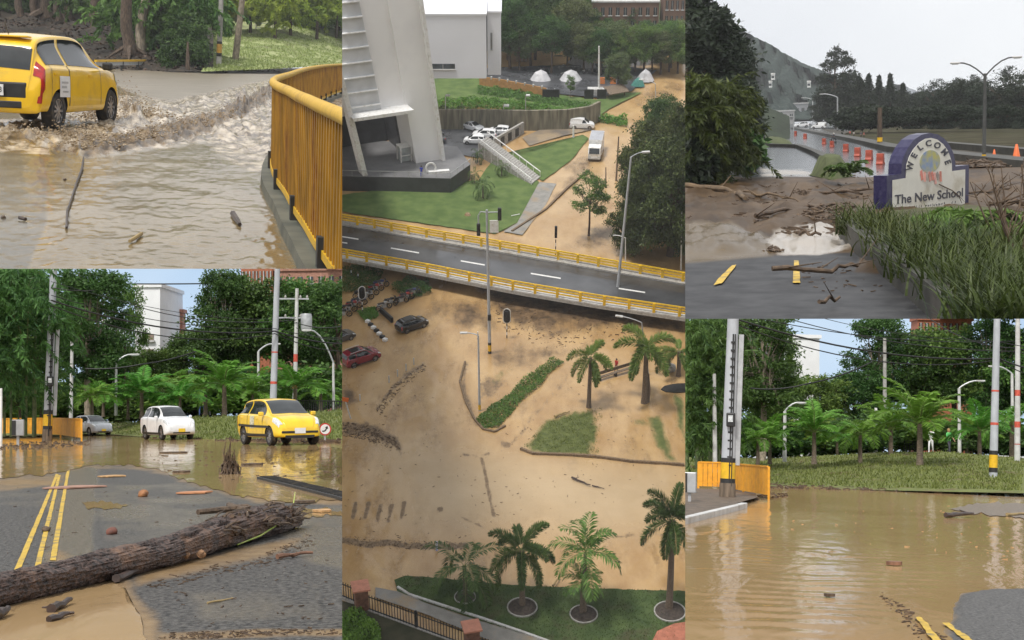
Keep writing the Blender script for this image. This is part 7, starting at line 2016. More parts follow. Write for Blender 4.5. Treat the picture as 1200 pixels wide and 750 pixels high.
def shrub3(px, py, d, ytop, lm, label, wk, seed, name='tall_shrub', drop=True):
 b = P3.at(px, py, d); h = P3.rise(b, ytop); t = thing(P3, name, label, 'bush', b)
 c = MB(); rg = random.Random(seed); pts = []
 for i in range(9): e = Vector((rg.uniform(-1, 1) * wk, rg.uniform(-.6, .6), h * rg.uniform(.5, .95))); c.tube([(e.x * .4, 0, -.2), e * .6, e], [.07, .05, .02], 5)
 part(t, 'stem', c, M_BARK, True)
 for i in range(140): z = h * rg.random() ** .7; pts.append((rg.uniform(-1, 1) * wk * (1 - .35 * z / h), rg.uniform(-1, 1), z))
 part(t, 'foliage', drooping('foliage', lm, pts, 380, .9, 60, .22, .05, seed, .2) if drop else crown('foliage', [((0, 0, h * .5), (wk, wk * .7, h * .5))], lm, 130, 50, .24, .15, .2, seed))
L_OCH = leaf_mat('leaves_ochre_green', (.022, .034, .006), (.10, .12, .022))
shrub3(838, 208, 36, 112, L_OCH, 'tall yellow green bamboo like shrub at the foot of the dark slope', .62, 3)
shrub3(812, 214, 34, 106, L_OCH, 'tall ochre green shrub at the left edge below the dark conifers', .6, 4)
shrub3(872, 203, 40, 152, L_DARK, 'leafy rounded shrub beside the wet road at the left', .5, 5, 'leafy_shrub', False)
shrub3(808, 220, 33, 168, L_NIGHT, 'brownish dark shrub low at the left edge by the brown log', .5, 6, 'dark_shrub', False)
def hill(name, ridge, ybot, d, m, depth, seed, rel, n=90):
 P_ = P3; vs, fs = [], []; X = np.linspace(ridge[0][0], ridge[-1][0], n); J = 14
 for j in range(J + 1):
  f = j / J
  for x in X:
   yr = lerp_pts(ridge, x) + 1.2 * noise.noise((x * .22, seed, 0)) + .7 * noise.noise((x * .7, seed, 3))
   y = ybot + (yr - ybot) * f
   q = P_.at(x, y, d + depth * f)
   if 0 < j < J: q += Vector((0, 1, 0)) * rel * fbm(x * .05, f * 2.4, seed)
   vs.append(q)
 for j in range(J):
  for i in range(n - 1): fs.append((j * n + i, j * n + i + 1, (j + 1) * n + i + 1, (j + 1) * n + i))
 return struct(P_, name, MB().add(vs, fs), m, True)
M_MTN = mat('forested_mountain', (.022, .034, .030), rough=1., var=.3, scale=.9, bump=1.2, bscale=.9, col2=(.075, .092, .085), spec=.02, dirt=(.03, .042, .036), dscale=.12)
hill('mountain', [(840, 20), (860, 26), (875, 38), (890, 46), (905, 53), (918, 62), (930, 68), (945, 76), (958, 80), (985, 92), (1010, 106)], 140, 300, M_MTN, 100, 1, 30)
M_FARH = mat('far_hill', (.22, .24, .26), rough=1., var=.06, scale=.01, spec=.03)  # pale blue grey puts the haze into the hill's colour
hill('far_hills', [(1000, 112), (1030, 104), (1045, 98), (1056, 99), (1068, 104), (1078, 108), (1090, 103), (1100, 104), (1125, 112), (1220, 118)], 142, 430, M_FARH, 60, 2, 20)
hill('wooded_slope', [(770, 60), (830, 90), (870, 112), (895, 124), (925, 136)], 205, 66, mat('slope_undergrowth', (.018, .028, .012), rough=1., var=.4, scale=.8, bump=.2, bscale=2), 60, 3, 3)
for i, (x0, x1, yt, yb, d, lab) in enumerate([(909, 931, 131, 141, 300, 'low far building with a pale eave at the end of the road'), (931, 951, 122, 138, 330, 'pale grey far building below the mountain'), (918, 926, 124, 132, 360, 'small far house left of the pale grey one')]):
 block(P, 'far_house', lab, 'building', x0, x1, yt, yb, d, 8, mat('far_wall_%s' % 'abc'[i], [(.30, .30, .30), (.28, .29, .31), (.2, .2, .2)][i], rough=.8), 2, [((k + .5) / 3, .55, .16, .3) for k in range(3)], roofm=mat('far_roof', (.42, .42, .42), rough=.8))
for i, (x, y, r) in enumerate([(906, 94, 1.3), (903, 103, 1.1), (948, 103, 1.3)]):
 q = P.at(x, y, 318); s_ = 1600 / 318
 c = MB(); c.box((0, 0, .7), (r * 3 / s_, 2, 1.2)); c.box((0, 0, 1.45), (r * 3.4 / s_, 2.4, .35)); t = thing(P, 'hillside_house', ['white house on the mountain side, highest of three', 'small pale house just below the highest one', 'white house on the mountain side near the tall round tree'][i], 'house', q)
 part(t, 'wall', c, M_WHITE); c = MB(); c.box((0, -1.03, .7), (.6, .06, .5)); part(t, 'window', c, M_WIN)
pk = car(P, 'suv', W_CAR, 'car', 'far pale car waiting at the end of the wet road', 'car', P.g(939, 149.5), rad(200), 6.5 / 1.7 / P.ppm(939, 149), detail=0)
pk2 = car(P, 'van', W_CAR, 'van', 'far white van parked beyond the median under the tall round tree', 'van', P.g(960, 151), rad(160), 8 / 1.9 / P.ppm(960, 151), detail=0)
# ================================================================== centre: mud-filled junction seen from high above
P = P2
M_MUD2 = zone_mat('spread_mud', dict(c1=(.34, .205, .085), c2=(.49, .33, .16), scale=.30, rough=.2, bump=.6, st=(1, .45, 1), p=(.34, .66)),
 [('sheen', dict(c1=(.38, .25, .12), c2=(.50, .355, .19), scale=.2, rough=.10, bump=.15, edge=.3), .12, .4), ('flow', dict(c1=(.26, .158, .068), c2=(.38, .25, .12), scale=1.5, rough=.3, bump=1.2, edge=.14, est=(1, .3, 1)), .4, .8), ('dark', dict(c1=(.055, .035, .018), c2=(.19, .12, .062), scale=.9, rough=.5, bump=1.4, edge=.3), .40, .75),
     ('pale', dict(c1=(.40, .29, .165), c2=(.47, .35, .21), scale=.12, rough=.38, bump=.3, edge=.4), .10, .3),
     ('track', dict(c1=(.13, .085, .045), c2=(.24, .16, .085), scale=2.2, rough=.5, bump=1., edge=.15), 1.4, .5),
     ('grass', dict(c1=(.065, .085, .02), c2=(.12, .14, .04), scale=1.6, rough=.9, bump=1., edge=.16), .8, .35)], .16, 2.4, .45)
tr = []
for x, y in ((417, 597), (432, 597), (446, 600), (459, 600), (474, 597)): tr.append(([(x - 3, y - 10), (x + 4, y - 10), (x - 2, y + 12), (x - 7, y + 12)], 3, .85))
def band_poly(pts, w_):
 up = [(x, y - w_) for x, y in pts]; dn = [(x, y + w_) for x, y in pts[::-1]]; return up + dn
tr += [(band_poly([(395, 631), (430, 638), (455, 636), (480, 640), (520, 641), (548, 639)], 4), 5, .9), (band_poly([(700, 634), (730, 628), (760, 627), (800, 629)], 2), 4, .75),
       ([(562, 536), (567, 536), (575, 575), (581, 606), (577, 606), (569, 572)], 3, .85), (band_poly([(540, 532), (560, 535), (575, 531)], 2), 4, .7), (band_poly([(400, 500), (430, 503), (455, 512), (470, 525)], 9), 10, .8), (band_poly([(440, 480), (460, 455), (475, 440), (497, 428)], 4), 5, .8),
       ([(541, 430), (549, 425), (545, 448), (557, 490), (566, 503), (556, 498), (541, 465)], 6, .9), ([(560, 436), (600, 445), (580, 470), (556, 470)], 12, .62), (band_poly([(600, 520), (625, 488), (650, 460), (668, 438)], 5), 8, .62), (band_poly([(585, 520), (598, 522), (618, 500)], 4), 6, .8),
       (band_poly([(539, 605), (553, 612), (566, 617)], 2), 3, .7), (band_poly([(395, 676), (440, 664), (470, 672)], 2), 4, .5), ([(511, 595), (520, 593), (521, 600), (512, 602)], 3, .7)]
dk = [([(545, 322), (600, 332), (690, 350), (760, 368), (740, 385), (690, 372), (640, 388), (600, 378), (570, 350)], 16, .95), ([(500, 345), (560, 352), (600, 385), (560, 392), (500, 372)], 16, .6), ([(640, 395), (720, 380), (802, 390), (802, 372), (700, 362)], 14, .9), ([(690, 265), (735, 255), (735, 300), (660, 288)], 12, .5),
      ([(735, 118), (770, 96), (802, 92), (802, 130), (760, 138)], 9, .45), ([(560, 410), (640, 402), (700, 412), (640, 425), (590, 440)], 14, .5), ([(665, 186), (690, 180), (700, 190), (680, 215), (640, 245), (655, 220)], 9, .5), ([(400, 455), (410, 455), (420, 470), (404, 482)], 6, .8)]
gr2 = [([(618, 522), (640, 494), (665, 486), (694, 480), (700, 505), (690, 531), (650, 533), (625, 530)], 14, 1.), ([(756, 488), (775, 484), (790, 530), (800, 546), (778, 540), (766, 520)], 9, .7), ([(788, 455), (804, 470), (804, 520), (792, 500)], 8, .75), ([(735, 486), (755, 488), (765, 500), (740, 500)], 8, .55), ([(580, 432), (610, 428), (585, 452), (560, 462)], 9, .5)]
zone_sheet(P, 'muddy_ground', 380, 825, 60, 790, 178, 290, M_MUD2, {'dark': dk, 'track': tr, 'grass': gr2, 'flow': [([(380, 300), (830, 300), (830, 800), (380, 800)], 20, .36), ([(430, 400), (540, 390), (560, 520), (700, 560), (640, 640), (400, 620), (400, 480)], 40, .42)], 'sheen': [([(400, 420), (540, 420), (540, 540), (802, 550), (802, 640), (400, 640)], 40, .55), ([(600, 250), (680, 120), (760, 120), (700, 230), (640, 290)], 20, .55)], 'pale': [([(440, 520), (802, 545), (802, 620), (480, 620)], 60, .9)]}, dz=lambda x, y, p: .10 * fbm(p.x * .12, p.y * .12, 2) + .05 * fbm(p.x * .6, p.y * .6, 5), ys=1.4)
M_LAWN = mat('lawn', (.06, .105, .022), rough=.95, var=.25, scale=.5, bump=.05, bscale=4, col2=(.105, .155, .04))
M_LAWND = mat('lawn_dark_green', (.035, .062, .016), rough=.95, var=.3, scale=.7, bump=.05, bscale=4, col2=(.065, .10, .028), dirt=(.06, .05, .025), dscale=.3)  # darker green of the front lawn
M_PLAZA = mat('wet_dark_paving', (.075, .078, .085), rough=.3, var=.25, scale=.4, rvar=.12, dscale=.2)
M_PATH2 = mat('grey_paving', (.24, .23, .21), rough=.6, var=.15, scale=1, dirt=(.28, .21, .13), dscale=.25)
M_DGREY = mat('dark_cladding', (.045, .046, .05), rough=.45, var=.15, scale=1, bump=.01, bscale=2)
def lawn(name, poly, m, dz, amp=1.2, seed=1, kind='structure'): return patch(P2, name, poly, m, dz, amp=amp, rows=8, cols=16, seed=seed)
front = [(462, 681), (475, 676), (520, 679), (600, 687), (700, 691), (830, 695), (830, 790), (720, 790), (640, 752), (560, 728), (500, 708), (466, 694)]
lawn('lawn', front, M_LAWND, .16, 1.5, 3)
yard = [(380, 700), (430, 715), (470, 728), (560, 765), (640, 790), (380, 790)]
lawn('yard', yard, mat('yard_grass', (.03, .032, .014), rough=.95, var=.4, scale=.8, bump=.05, bscale=4, col2=(.06, .055, .03)), .22, 0, 4)
lawn('footpath', [(440, 690), (466, 695), (500, 709), (560, 729), (640, 753), (700, 780), (650, 780), (560, 747), (500, 722), (440, 702)], M_PATH2, .19, .5, 5)
lawn('lawn', [(380, 232), (470, 220), (560, 212), (580, 185), (632, 214), (606, 262), (580, 275), (380, 246)], M_LAWN, .14, 1, 7)
lawn('lawn', [(586, 182), (612, 183), (640, 174), (683, 159), (690, 163), (668, 190), (636, 213), (612, 200)], M_LAWN, .2, 1, 8)
lawn('footpath', [(632, 214), (606, 262), (590, 272), (612, 276), (640, 240), (652, 216)], M_PATH2, .12, .8, 9)
lawn('car_park', [(508, 176), (508, 140), (610, 140), (600, 162), (560, 186)], M_PLAZA, .16, 0, 10)
lawn('lawn', [(505, 93), (560, 92), (600, 106), (700, 118), (730, 110), (752, 110), (715, 128), (700, 140), (690, 133), (600, 122), (505, 118)], M_LAWN, .25, 1, 11)
lawn('plaza', [(505, 84), (600, 80), (700, 76), (770, 84), (740, 108), (700, 116), (640, 110), (600, 100), (560, 92), (505, 94)], M_PLAZA, .28, 1, 12)
lawn('access_road', [(640, 150), (690, 145), (694, 153), (660, 160), (620, 172), (612, 162)], mat('patchy_asphalt', (.15, .13, .11), rough=.5, var=.2, scale=.3, col2=(.3, .23, .15)), .18, .6, 13)
blades(P, 'grass', front, 9000, leaf_mat('dark_lawn_blades', (.025, .05, .01), (.085, .13, .03)), (.06, .16), .03, 71, dz=.16)
lawn('red_paving', [(756, 770), (770, 742), (790, 733), (830, 728), (830, 770)], mat('red_paving_brick', (.36, .13, .08), rough=.8, var=.2, scale=1.5), .24, .4, 14)
def curb(pts, w_, h_, m, label, z=0.):
 q = [P2.g(*p) for p in pts]; mb = MB()
 for a, b in zip(q, q[1:]): mb.bar(a - q[0] + Vector((0, 0, h_ / 2 + z)), b - q[0] + Vector((0, 0, h_ / 2 + z)), w_, h_)
 return single(P2, 'kerb', mb, m, label, 'kerb', q[0])
curb([(466, 690), (480, 699), (520, 712), (560, 725), (610, 742), (660, 760)], .22, .3, M_CONC_PALE, 'pale kerb along the palm lawn beside the iron fence')
curb([(610, 527), (625, 533), (660, 534), (695, 536), (740, 542), (802, 546)], .25, .3, mat('muddy_kerb', (.16, .11, .065), rough=.8, var=.3), 'muddy kerb below the green patch and twin palms')
curb([(545, 425), (539, 448), (546, 472), (556, 492), (566, 504), (580, 507), (592, 500)], .22, .25, MATS['muddy_kerb'], 'curved muddy kerb round the pointed traffic island')
curb([(600, 272), (640, 246), (664, 222), (690, 200)], .3, .3, MATS['muddy_kerb'], 'dark kerb line of the muddy road above the overpass')
mb = MB(); q = [P.g(x, y) for x, y in ((520, 679), (600, 688), (700, 692), (802, 696))]
def hedge(poly, h, n, label, lm, seed, size=.22, name='hedge'):
 rng = np.random.default_rng(seed); rg = random.Random(seed); C = []
 xs = [p[0] for p in poly]; ys = [p[1] for p in poly]; o = P2.g(sum(xs) / len(xs), sum(ys) / len(ys))
 while len(C) < n:
  x, y = rg.uniform(min(xs), max(xs)), rg.uniform(min(ys), max(ys))
  if inpoly(x, y, poly): C.append(tuple(P2.g(x, y) - o))
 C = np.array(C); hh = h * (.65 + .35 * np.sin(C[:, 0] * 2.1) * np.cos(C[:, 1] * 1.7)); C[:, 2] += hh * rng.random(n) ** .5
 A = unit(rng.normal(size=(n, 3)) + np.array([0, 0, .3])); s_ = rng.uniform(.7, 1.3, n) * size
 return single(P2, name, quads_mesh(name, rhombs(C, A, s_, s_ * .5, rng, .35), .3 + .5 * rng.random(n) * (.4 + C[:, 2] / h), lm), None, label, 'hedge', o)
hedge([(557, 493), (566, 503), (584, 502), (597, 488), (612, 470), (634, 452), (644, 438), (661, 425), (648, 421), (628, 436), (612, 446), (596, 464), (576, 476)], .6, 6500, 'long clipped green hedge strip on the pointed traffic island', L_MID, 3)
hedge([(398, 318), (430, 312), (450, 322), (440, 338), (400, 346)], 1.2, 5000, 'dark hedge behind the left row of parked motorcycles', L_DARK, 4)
hedge([(458, 340), (480, 328), (502, 332), (506, 345), (480, 352)], 1.2, 3500, 'dark hedge behind the black car', L_DARK, 5)
hedge([(418, 366), (440, 360), (444, 372), (428, 378)], .5, 1500, 'low weedy verge beside the striped kerb', L_BUSH, 6)
hedge([(508, 120), (560, 117), (640, 126), (700, 138), (735, 140), (735, 150), (690, 142), (620, 134), (560, 128), (508, 130)], 1.2, 9000, 'long creeper draped over the top of the retaining wall', L_BUSH, 7, .4, 'creeper')
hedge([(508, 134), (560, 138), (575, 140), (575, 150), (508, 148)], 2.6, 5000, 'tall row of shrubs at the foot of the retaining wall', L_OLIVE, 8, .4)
hedge([(400, 722), (425, 720), (446, 740), (446, 760), (400, 760)], 1.1, 2600, 'bright leafy shrub in the yard inside the iron fence', L_BUSH, 9, .3, 'yard_shrub')
hedge([(560, 104), (600, 106), (640, 114), (700, 126), (690, 132), (620, 120), (560, 112)], .9, 5000, 'dark green hanging plants below the orange barrier', L_MID, 10, .4, 'hanging_plants')
blades(P, 'grass', [(612, 524), (640, 494), (668, 484), (706, 478), (704, 538), (650, 536)], 2600, L_GRASS, (.05, .2), .03, 73, dz=.02, patchy=.9)
litter(P, 'mud_scraps', [(400, 440), (600, 420), (802, 480), (802, 640), (400, 660)], 420, M_DEBRIS, (.02, .07), 74)
litter(P, 'mud_scraps', [(560, 325), (760, 372), (740, 396), (640, 410), (580, 380)], 420, M_DEBRIS, (.03, .12), 75)
litter(P, 'mud_scraps', [(400, 494), (432, 498), (466, 515), (470, 528), (440, 520), (400, 510)], 330, M_DEBRIS, (.03, .09), 76)
litter(P, 'mud_scraps', [(440, 482), (460, 452), (497, 426), (500, 432), (470, 456), (446, 486)], 200, M_DEBRIS, (.03, .08), 77)
litter(P, 'mud_scraps', [(400, 628), (455, 632), (548, 636), (548, 644), (455, 643), (400, 640)], 260, M_DEBRIS, (.02, .06), 78)
for i, (a, b_, r, l) in enumerate([((670, 561), (692, 570), .12, 'long dark plank lying on the pale mud right of the islands'), ((694, 570), (708, 574), .07, 'short thin stick just right of the long plank on the mud'), ((648, 690), (655, 678), .12, 'brown fallen frond stalk lying on the palm lawn'), ((650, 490), (668, 484), .14, 'curved fallen frond at the top of the green patch')]):
 A, B_ = P.g(*a), P.g(*b_); d = B_ - A
 single(P, 'plank' if i == 0 else 'stick', stick_mesh(d.length, r, 50 + i, .1, 1), SM if i < 2 else MATS['straw'], l, 'plank' if i == 0 else 'stick', (A + B_) / 2 + Vector((0, 0, .18 if i == 2 else .05)), math.atan2(d.y, d.x), smooth=True)
DZ = 2.2
def dk_pt(x, y, z=DZ): return P2.g(x, y, z)
FAR = [(380, 256.5), (401, 259.5), (500, 277), (600, 293.5), (700, 311), (802, 329), (830, 334)]
NEAR = [(380, 299.5), (401, 303), (500, 321), (600, 341), (700, 358), (802, 373), (830, 377)]
t = thing(P, 'overpass', 'wet two lane overpass with yellow railings crossing the muddy junction', 'overpass', dk_pt(600, 341) - Vector((0, 0, DZ)))
o = dk_pt(600, 341) - Vector((0, 0, DZ))
mb = MB(); vs = []
X = list(range(380, 831, 15))
rows = []
for x in X:
 a, b = dk_pt(x, lerp_pts(NEAR, x)), dk_pt(x, lerp_pts(FAR, x))
 rows.append((a - o, b - o))
def strip(f0, f1, z, th):
 mb = MB(); vs = []; fs = []
 for a, b in rows:
  p, q = a.lerp(b, f0), a.lerp(b, f1)
  vs += [p + Vector((0, 0, z)), q + Vector((0, 0, z)), q + Vector((0, 0, z - th)), p + Vector((0, 0, z - th))]
 for i in range(len(rows) - 1):
  for k in range(4): fs.append((i * 4 + k, i * 4 + (k + 1) % 4, i * 4 + 4 + (k + 1) % 4, i * 4 + 4 + k))
 fs += [(0, 1, 2, 3), tuple(len(vs) - 4 + k for k in range(4))]
 return mb.add(vs, fs)
M_DECK = mat('wet_deck_asphalt', (.045, .046, .05), rough=.14, var=.2, scale=.35, bump=.004, bscale=20, col2=(.075, .077, .082), rvar=.1, dscale=.15)
part(t, 'deck', strip(0, 1, -.02, .4), M_CONC)
part(t, 'roadway', strip(.13, .88, .0, .01), M_DECK)
part(t, 'near_kerb', strip(.0, .125, .16, .2), M_CONC_PALE); part(t, 'far_kerb', strip(.885, 1., .16, .2), M_CONC)
wm = mat('lane_paint', (.66, .66, .64), rough=.5, var=.1, scale=4)
for x0, x1, f in ((458, 491, .505), (540, 568, .50), (622, 657, .50), (725, 756, .50), (396, 420, .58), (396, 407, .42)):
 mb = MB()
 def pp(x, ff): a, b = dk_pt(x, lerp_pts(NEAR, x)), dk_pt(x, lerp_pts(FAR, x)); return a.lerp(b, ff) - o + Vector((0, 0, .006))
 mb.quad(pp(x0, f - .018), pp(x1, f - .012), pp(x1, f + .02), pp(x0, f + .014)); part(t, 'lane_mark', mb, wm)
for x in (640,):
 mb = MB(); a = dk_pt(x, lerp_pts(NEAR, x), 0).lerp(dk_pt(x, lerp_pts(FAR, x), 0), .5) - o
 a, b = (dk_pt(x, lerp_pts(NEAR, x)) - o), (dk_pt(x, lerp_pts(FAR, x)) - o)
 mb.bar(a.lerp(b, .5) + Vector((0, 0, -DZ / 2 - .3)), a.lerp(b, .85) + Vector((0, 0, -DZ / 2 - .3)), 1.0, DZ - .4); part(t, 'pier', mb, M_CONC)
yl = mat('parapet_yellow', (.78, .50, .02), rough=.5, var=.12, scale=2, dirt=(.5, .31, .04), dscale=1)
def parapet(base_f, posts, label):
 q = [a.lerp(b, base_f) + o + Vector((0, 0, .16)) for a, b in rows]
 r = thing(P2, 'yellow_parapet', label, 'railing', q[0]); q0 = q[0]
 for z in (.45, .85, 1.2):
  mb = MB()
  for a, b in zip(q, q[1:]): mb.bar(a - q0 + Vector((0, 0, z)), b - q0 + Vector((0, 0, z)), .12, .19)
  part(r, 'rail', mb, yl)
 for x in posts:
  k = (x - X[0]) / 15; i = int(k); p = q[i].lerp(q[min(i + 1, len(q) - 1)], k - i) - q0
  mb = MB(); mb.box(p + Vector((0, 0, .6)), (.34, .34, 1.25)); part(r, 'post', mb, yl)
 return r
parapet(.012, [407, 430, 453, 477, 501, 525, 550, 576, 601, 627, 653, 680, 708, 737, 766, 796], 'near yellow parapet railing of the overpass, thick posts')
parapet(.95, [398, 419, 439, 459, 479, 500, 521, 543, 564, 586, 608, 630, 654, 677, 701, 725, 750, 776, 800], 'far yellow parapet railing of the overpass, before the lawn')
mb = MB(); a, b = P.g(690, 362), P.g(830, 384); mb.bar(a + Vector((0, 3, .75)), b + Vector((0, 3, .75)), .6, 1.5); single(P, 'abutment_wall', mb, M_CONC, 'concrete abutment under the right end of the overpass', 'wall')
gA, gB = P.g(424, 202, 2.4), P.g(517, 187, 2.4)
ax = gB - gA; W = ax.length; rz = math.atan2(ax.y, ax.x); X2 = ax.normalized(); Y2 = Vector((-X2.y, X2.x, 0))
PLT = [(380, 206), (528, 209.5), (551, 193), (536, 172), (380, 160)]
t = thing(P, 'plinth', 'dark grey clad terrace plinth under the white slab tower', 'plinth', P.g(528, 209.5, 2.4) - Vector((0, 0, 2.4)))
o = P.g(528, 209.5, 2.4) - Vector((0, 0, 2.4))
mb = MB(); top = [P.g(x, y, 2.4) - o for x, y in PLT]; mb.prism(top, (0, 0, -2.6)); part(t, 'wall', mb, M_DGREY)
mb = MB(); mb.prism([p + Vector((0, 0, .004)) for p in top], (0, 0, .05)); part(t, 'terrace_floor', mb, mat('terrace_floor', (.17, .17, .175), rough=.3, var=.15, scale=.6))
mb = MB(); fp = [P.g(x, y, 2.4) - o for x, y in ((380, 206), (528, 209.5), (551, 193))]
for a, b in zip(fp, fp[1:]):
 mb.bar(a + Vector((0, 0, .95)), b + Vector((0, 0, .95)), .08, .06)
 n_ = max(2, int((b - a).length / 2))
 for i in range(n_ + 1): q = a.lerp(b, i / n_); mb.bar(q, q + Vector((0, 0, .95)), .05, .05, (0, 1, 0))
part(t, 'glass_balustrade', mb, M_STEEL)
M_TOWER = mat('tower_white', (.80, .80, .80), rough=.55, var=.05, scale=.08, dirt=(.72, .72, .73), dscale=.06)
t = thing(P, 'tower', 'tall white slab tower with louvres on its left and a dark open entrance', 'tower', gA, rz)
HT = 46; zo = P.rise(gA + X2 * (W * .5), 128)
LX = -14
mb = MB(); mb.box((W * .84 + 0 * 1, 3, HT / 2), (W * .32, 6, HT)); part(t, 'right_leg', mb, M_TOWER)
mb = MB(); mb.box(((LX + W * .68) / 2, 3.2, zo + (HT - zo) / 2), (W * .68 - LX, 5.6, HT - zo)); part(t, 'facade', mb, M_TOWER)
mb = MB(); mb.box((W + .18, -.35, HT / 2), (.5, .9, HT)); part(t, 'right_fin', mb, M_WHITE)
mb = MB(); mb.box((0, -.7, HT / 2), (.75, 2.0, HT)); part(t, 'left_fin', mb, M_WHITE)
mb = MB(); mb.box((W * .35, -.9, zo + .25), (W * .7, 3.4, .5)); part(t, 'canopy', mb, M_WHITE)
mb = MB(); mb.box(((LX + W * .66) / 2, 12, zo / 2), (W * .66 - LX, .4, zo + .1)); mb.box((W * .67, 9, zo / 2), (.3, 6, zo)); part(t, 'entrance_wall', mb, mat('dark_entrance', (.05, .052, .058), rough=.35, var=.2, scale=.8))
mb = MB(); mb.box((W * .2, -.03, zo + (HT - zo) / 2), (W * .38, .06, HT - zo)); part(t, 'glazed_strip', mb, mat('grey_glazing', (.56, .58, .60), rough=.3, var=.15, scale=.3))
for i in range(11):
 mb = MB(); mb.box((W * .2, -.28, zo + 1.4 + i * 2.25), (W * .38, .5, .16)); part(t, 'louvre', mb, M_WHITE)
for c_ in kids(t):
 for v in c_.data.vertices: v.co.x -= v.co.z * (.115 + .07 * (1 - min(1, max(0, v.co.x / W))))
t = thing(P, 'kiosk', 'white framed glass kiosk in the dark entrance of the tower', 'kiosk', P.g(474, 188, 2.4) , rz)
mb = MB(); w_, h_ = 1.7, 2.5
for x in (-1, 1):
 for y in (-1, 1): mb.box((x * w_ / 2, y * w_ / 2, h_ / 2), (.16, .16, h_))
mb.box((0, 0, h_), (w_ + .2, w_ + .2, .16)); mb.box((0, -w_ / 2, 1.1), (w_, .1, .12)); part(t, 'frame', mb, M_WHITE)
mb = MB(); mb.box((0, 0, h_ / 2), (w_ - .2, w_ - .2, h_ - .2)); part(t, 'glass', mb, mat('pale_glass', (.35, .38, .38), rough=.1, var=.2, scale=1))
t = thing(P, 'green_stand', 'small green and white stand beside the kiosk in the entrance', 'stand', P.g(485, 184, 2.4), rz)
mb = MB(); mb.box((0, 0, .6), (.8, .8, 1.2)); part(t, 'counter', mb, mat('stand_green', (.10, .26, .18), rough=.6)); mb = MB(); mb.box((0, 0, 1.5), (.9, .9, .5)); part(t, 'top', mb, M_WHITE)
o = P.g(505, 203, 2.4); mb = MB(); vs = []; fs = []; n_ = 30
for k in range(n_):
 a = k / n_ * 6.2832
 for rr, yy in ((.62, -.12), (.85, -.12), (.85, .12), (.62, .12)): vs.append((rr * math.cos(a), yy, .9 + rr * math.sin(a)))
for k in range(n_):
 for j in range(4): fs.append((k * 4 + j, k * 4 + (j + 1) % 4, ((k + 1) % n_) * 4 + (j + 1) % 4, ((k + 1) % n_) * 4 + j))
mb.add(vs, fs); ring = thing(P, 'ring_sculpture', 'white ring sculpture with a low white base on the tower terrace', 'sculpture', o, .2)
part(ring, 'ring', mb, M_WHITE, True); mb = MB(); mb.box((1.2, -.2, .22), (3.2, .8, .44)); part(ring, 'plinth_block', mb, M_WHITE)
person(P, 'person in blue overalls standing at the terrace edge of the tower', P.g(494, 207, 2.4), 3.0, cloth('blue_overall', (.03, .06, .42)), MATS['blue_overall'], 'stand')
t = block(P, 'white_block', 'windowless white block with one dark slot window behind the tower', 'building', 492, 570, 18, 85, 226, 9, mat('cool_white_wall', (.70, .71, .75), rough=.6, var=.04, scale=.1), 1, [(.35, .11, .36, .09)])
block(P, 'white_block', 'narrow white wing standing right of the windowless white block', 'building', 571.5, 587, 15, 81, 229, 7, MATS['cool_white_wall'], 1, [(.3, .5, .12, .3)])
def wall2(name, pts, h, w_, m, label, z=0, cap=None):
 q = [P2.g(*p) for p in pts]; t = thing(P2, name, label, 'wall', q[0]); mb = MB()
 for a, b in zip(q, q[1:]): mb.bar(a - q[0] + Vector((0, 0, h / 2 + z)), b - q[0] + Vector((0, 0, h / 2 + z)), w_, h)
 part(t, 'wall', mb, m)
 if cap:
  mb = MB()
  for a, b in zip(q, q[1:]):
   n_ = int((b - a).length / 1.6)
   for i in range(n_): p = a.lerp(b, (i + .5) / n_) - q[0] + Vector((0, 0, h + z)); mb.box(p, (.3, .3, .5))
  part(t, 'cap_posts', mb, cap)
 return t
wall2('orange_barrier', [(562, 101), (590, 105), (620, 111), (640, 115)], 1.9, .2, mat('ochre_barrier', (.42, .22, .08), rough=.7, var=.15, scale=2), 'long ochre orange hoarding along the edge of the plaza', 0, M_CONC_PALE)
wall2('retaining_wall', [(505, 152), (560, 152), (620, 153), (664, 152), (690, 148), (702, 142)], 3.6, .5, mat('streaked_wall', (.11, .10, .07), rough=.9, var=.4, scale=.8, stretch=(2.5, 1, .3), col2=(.24, .22, .16), bump=.02), 'streaked retaining wall with ivy behind the parked cars')
t = thing(P, 'ramp_wall', 'concrete ramp wall with dark openings beside the parked cars', 'wall', P.g(582, 178)); o = P.g(582, 178)
mb = MB(); q = [P.g(x, y) - o for x, y in ((579, 176), (596, 166), (613, 156))]
for a, b in zip(q, q[1:]): mb.bar(a + Vector((0, 0, 1)), b + Vector((0, 0, 1)), .4, 2.0)
part(t, 'wall', mb, M_CONC)
for f in (.25, .5, .75):
 mb = MB(); p = q[0].lerp(q[2], f); d = (q[2] - q[0]).normalized(); n_ = Vector((d.y, -d.x, 0)); mb.bar(p - d * .6 + n_ * .21 + Vector((0, 0, .9)), p + d * .6 + n_ * .21 + Vector((0, 0, .9)), .04, 1.4); part(t, 'painted_opening', mb, M_BLKP)  # black panels on the face paint the dark inside of the ramp wall
o = P.g(600, 196); t = thing(P, 'stairway', 'long grey stairway with white handrails running down the lawn', 'stairs', o)
a, b = P.g(566, 180) - o, P.g(628, 213) - o; d = b - a; n_ = 26; wv = (P.g(606, 190) - P.g(596, 198)); wv = wv.normalized() * 1.7
mb = MB()
for i in range(n_):
 p = a + d * (i / n_); q = a + d * ((i + 1) / n_); z = .2 + 2.2 * (1 - i / n_)
 mb.prism([p - wv, q - wv, q + wv, p + wv], (0, 0, z))
part(t, 'steps', mb, M_CONC)
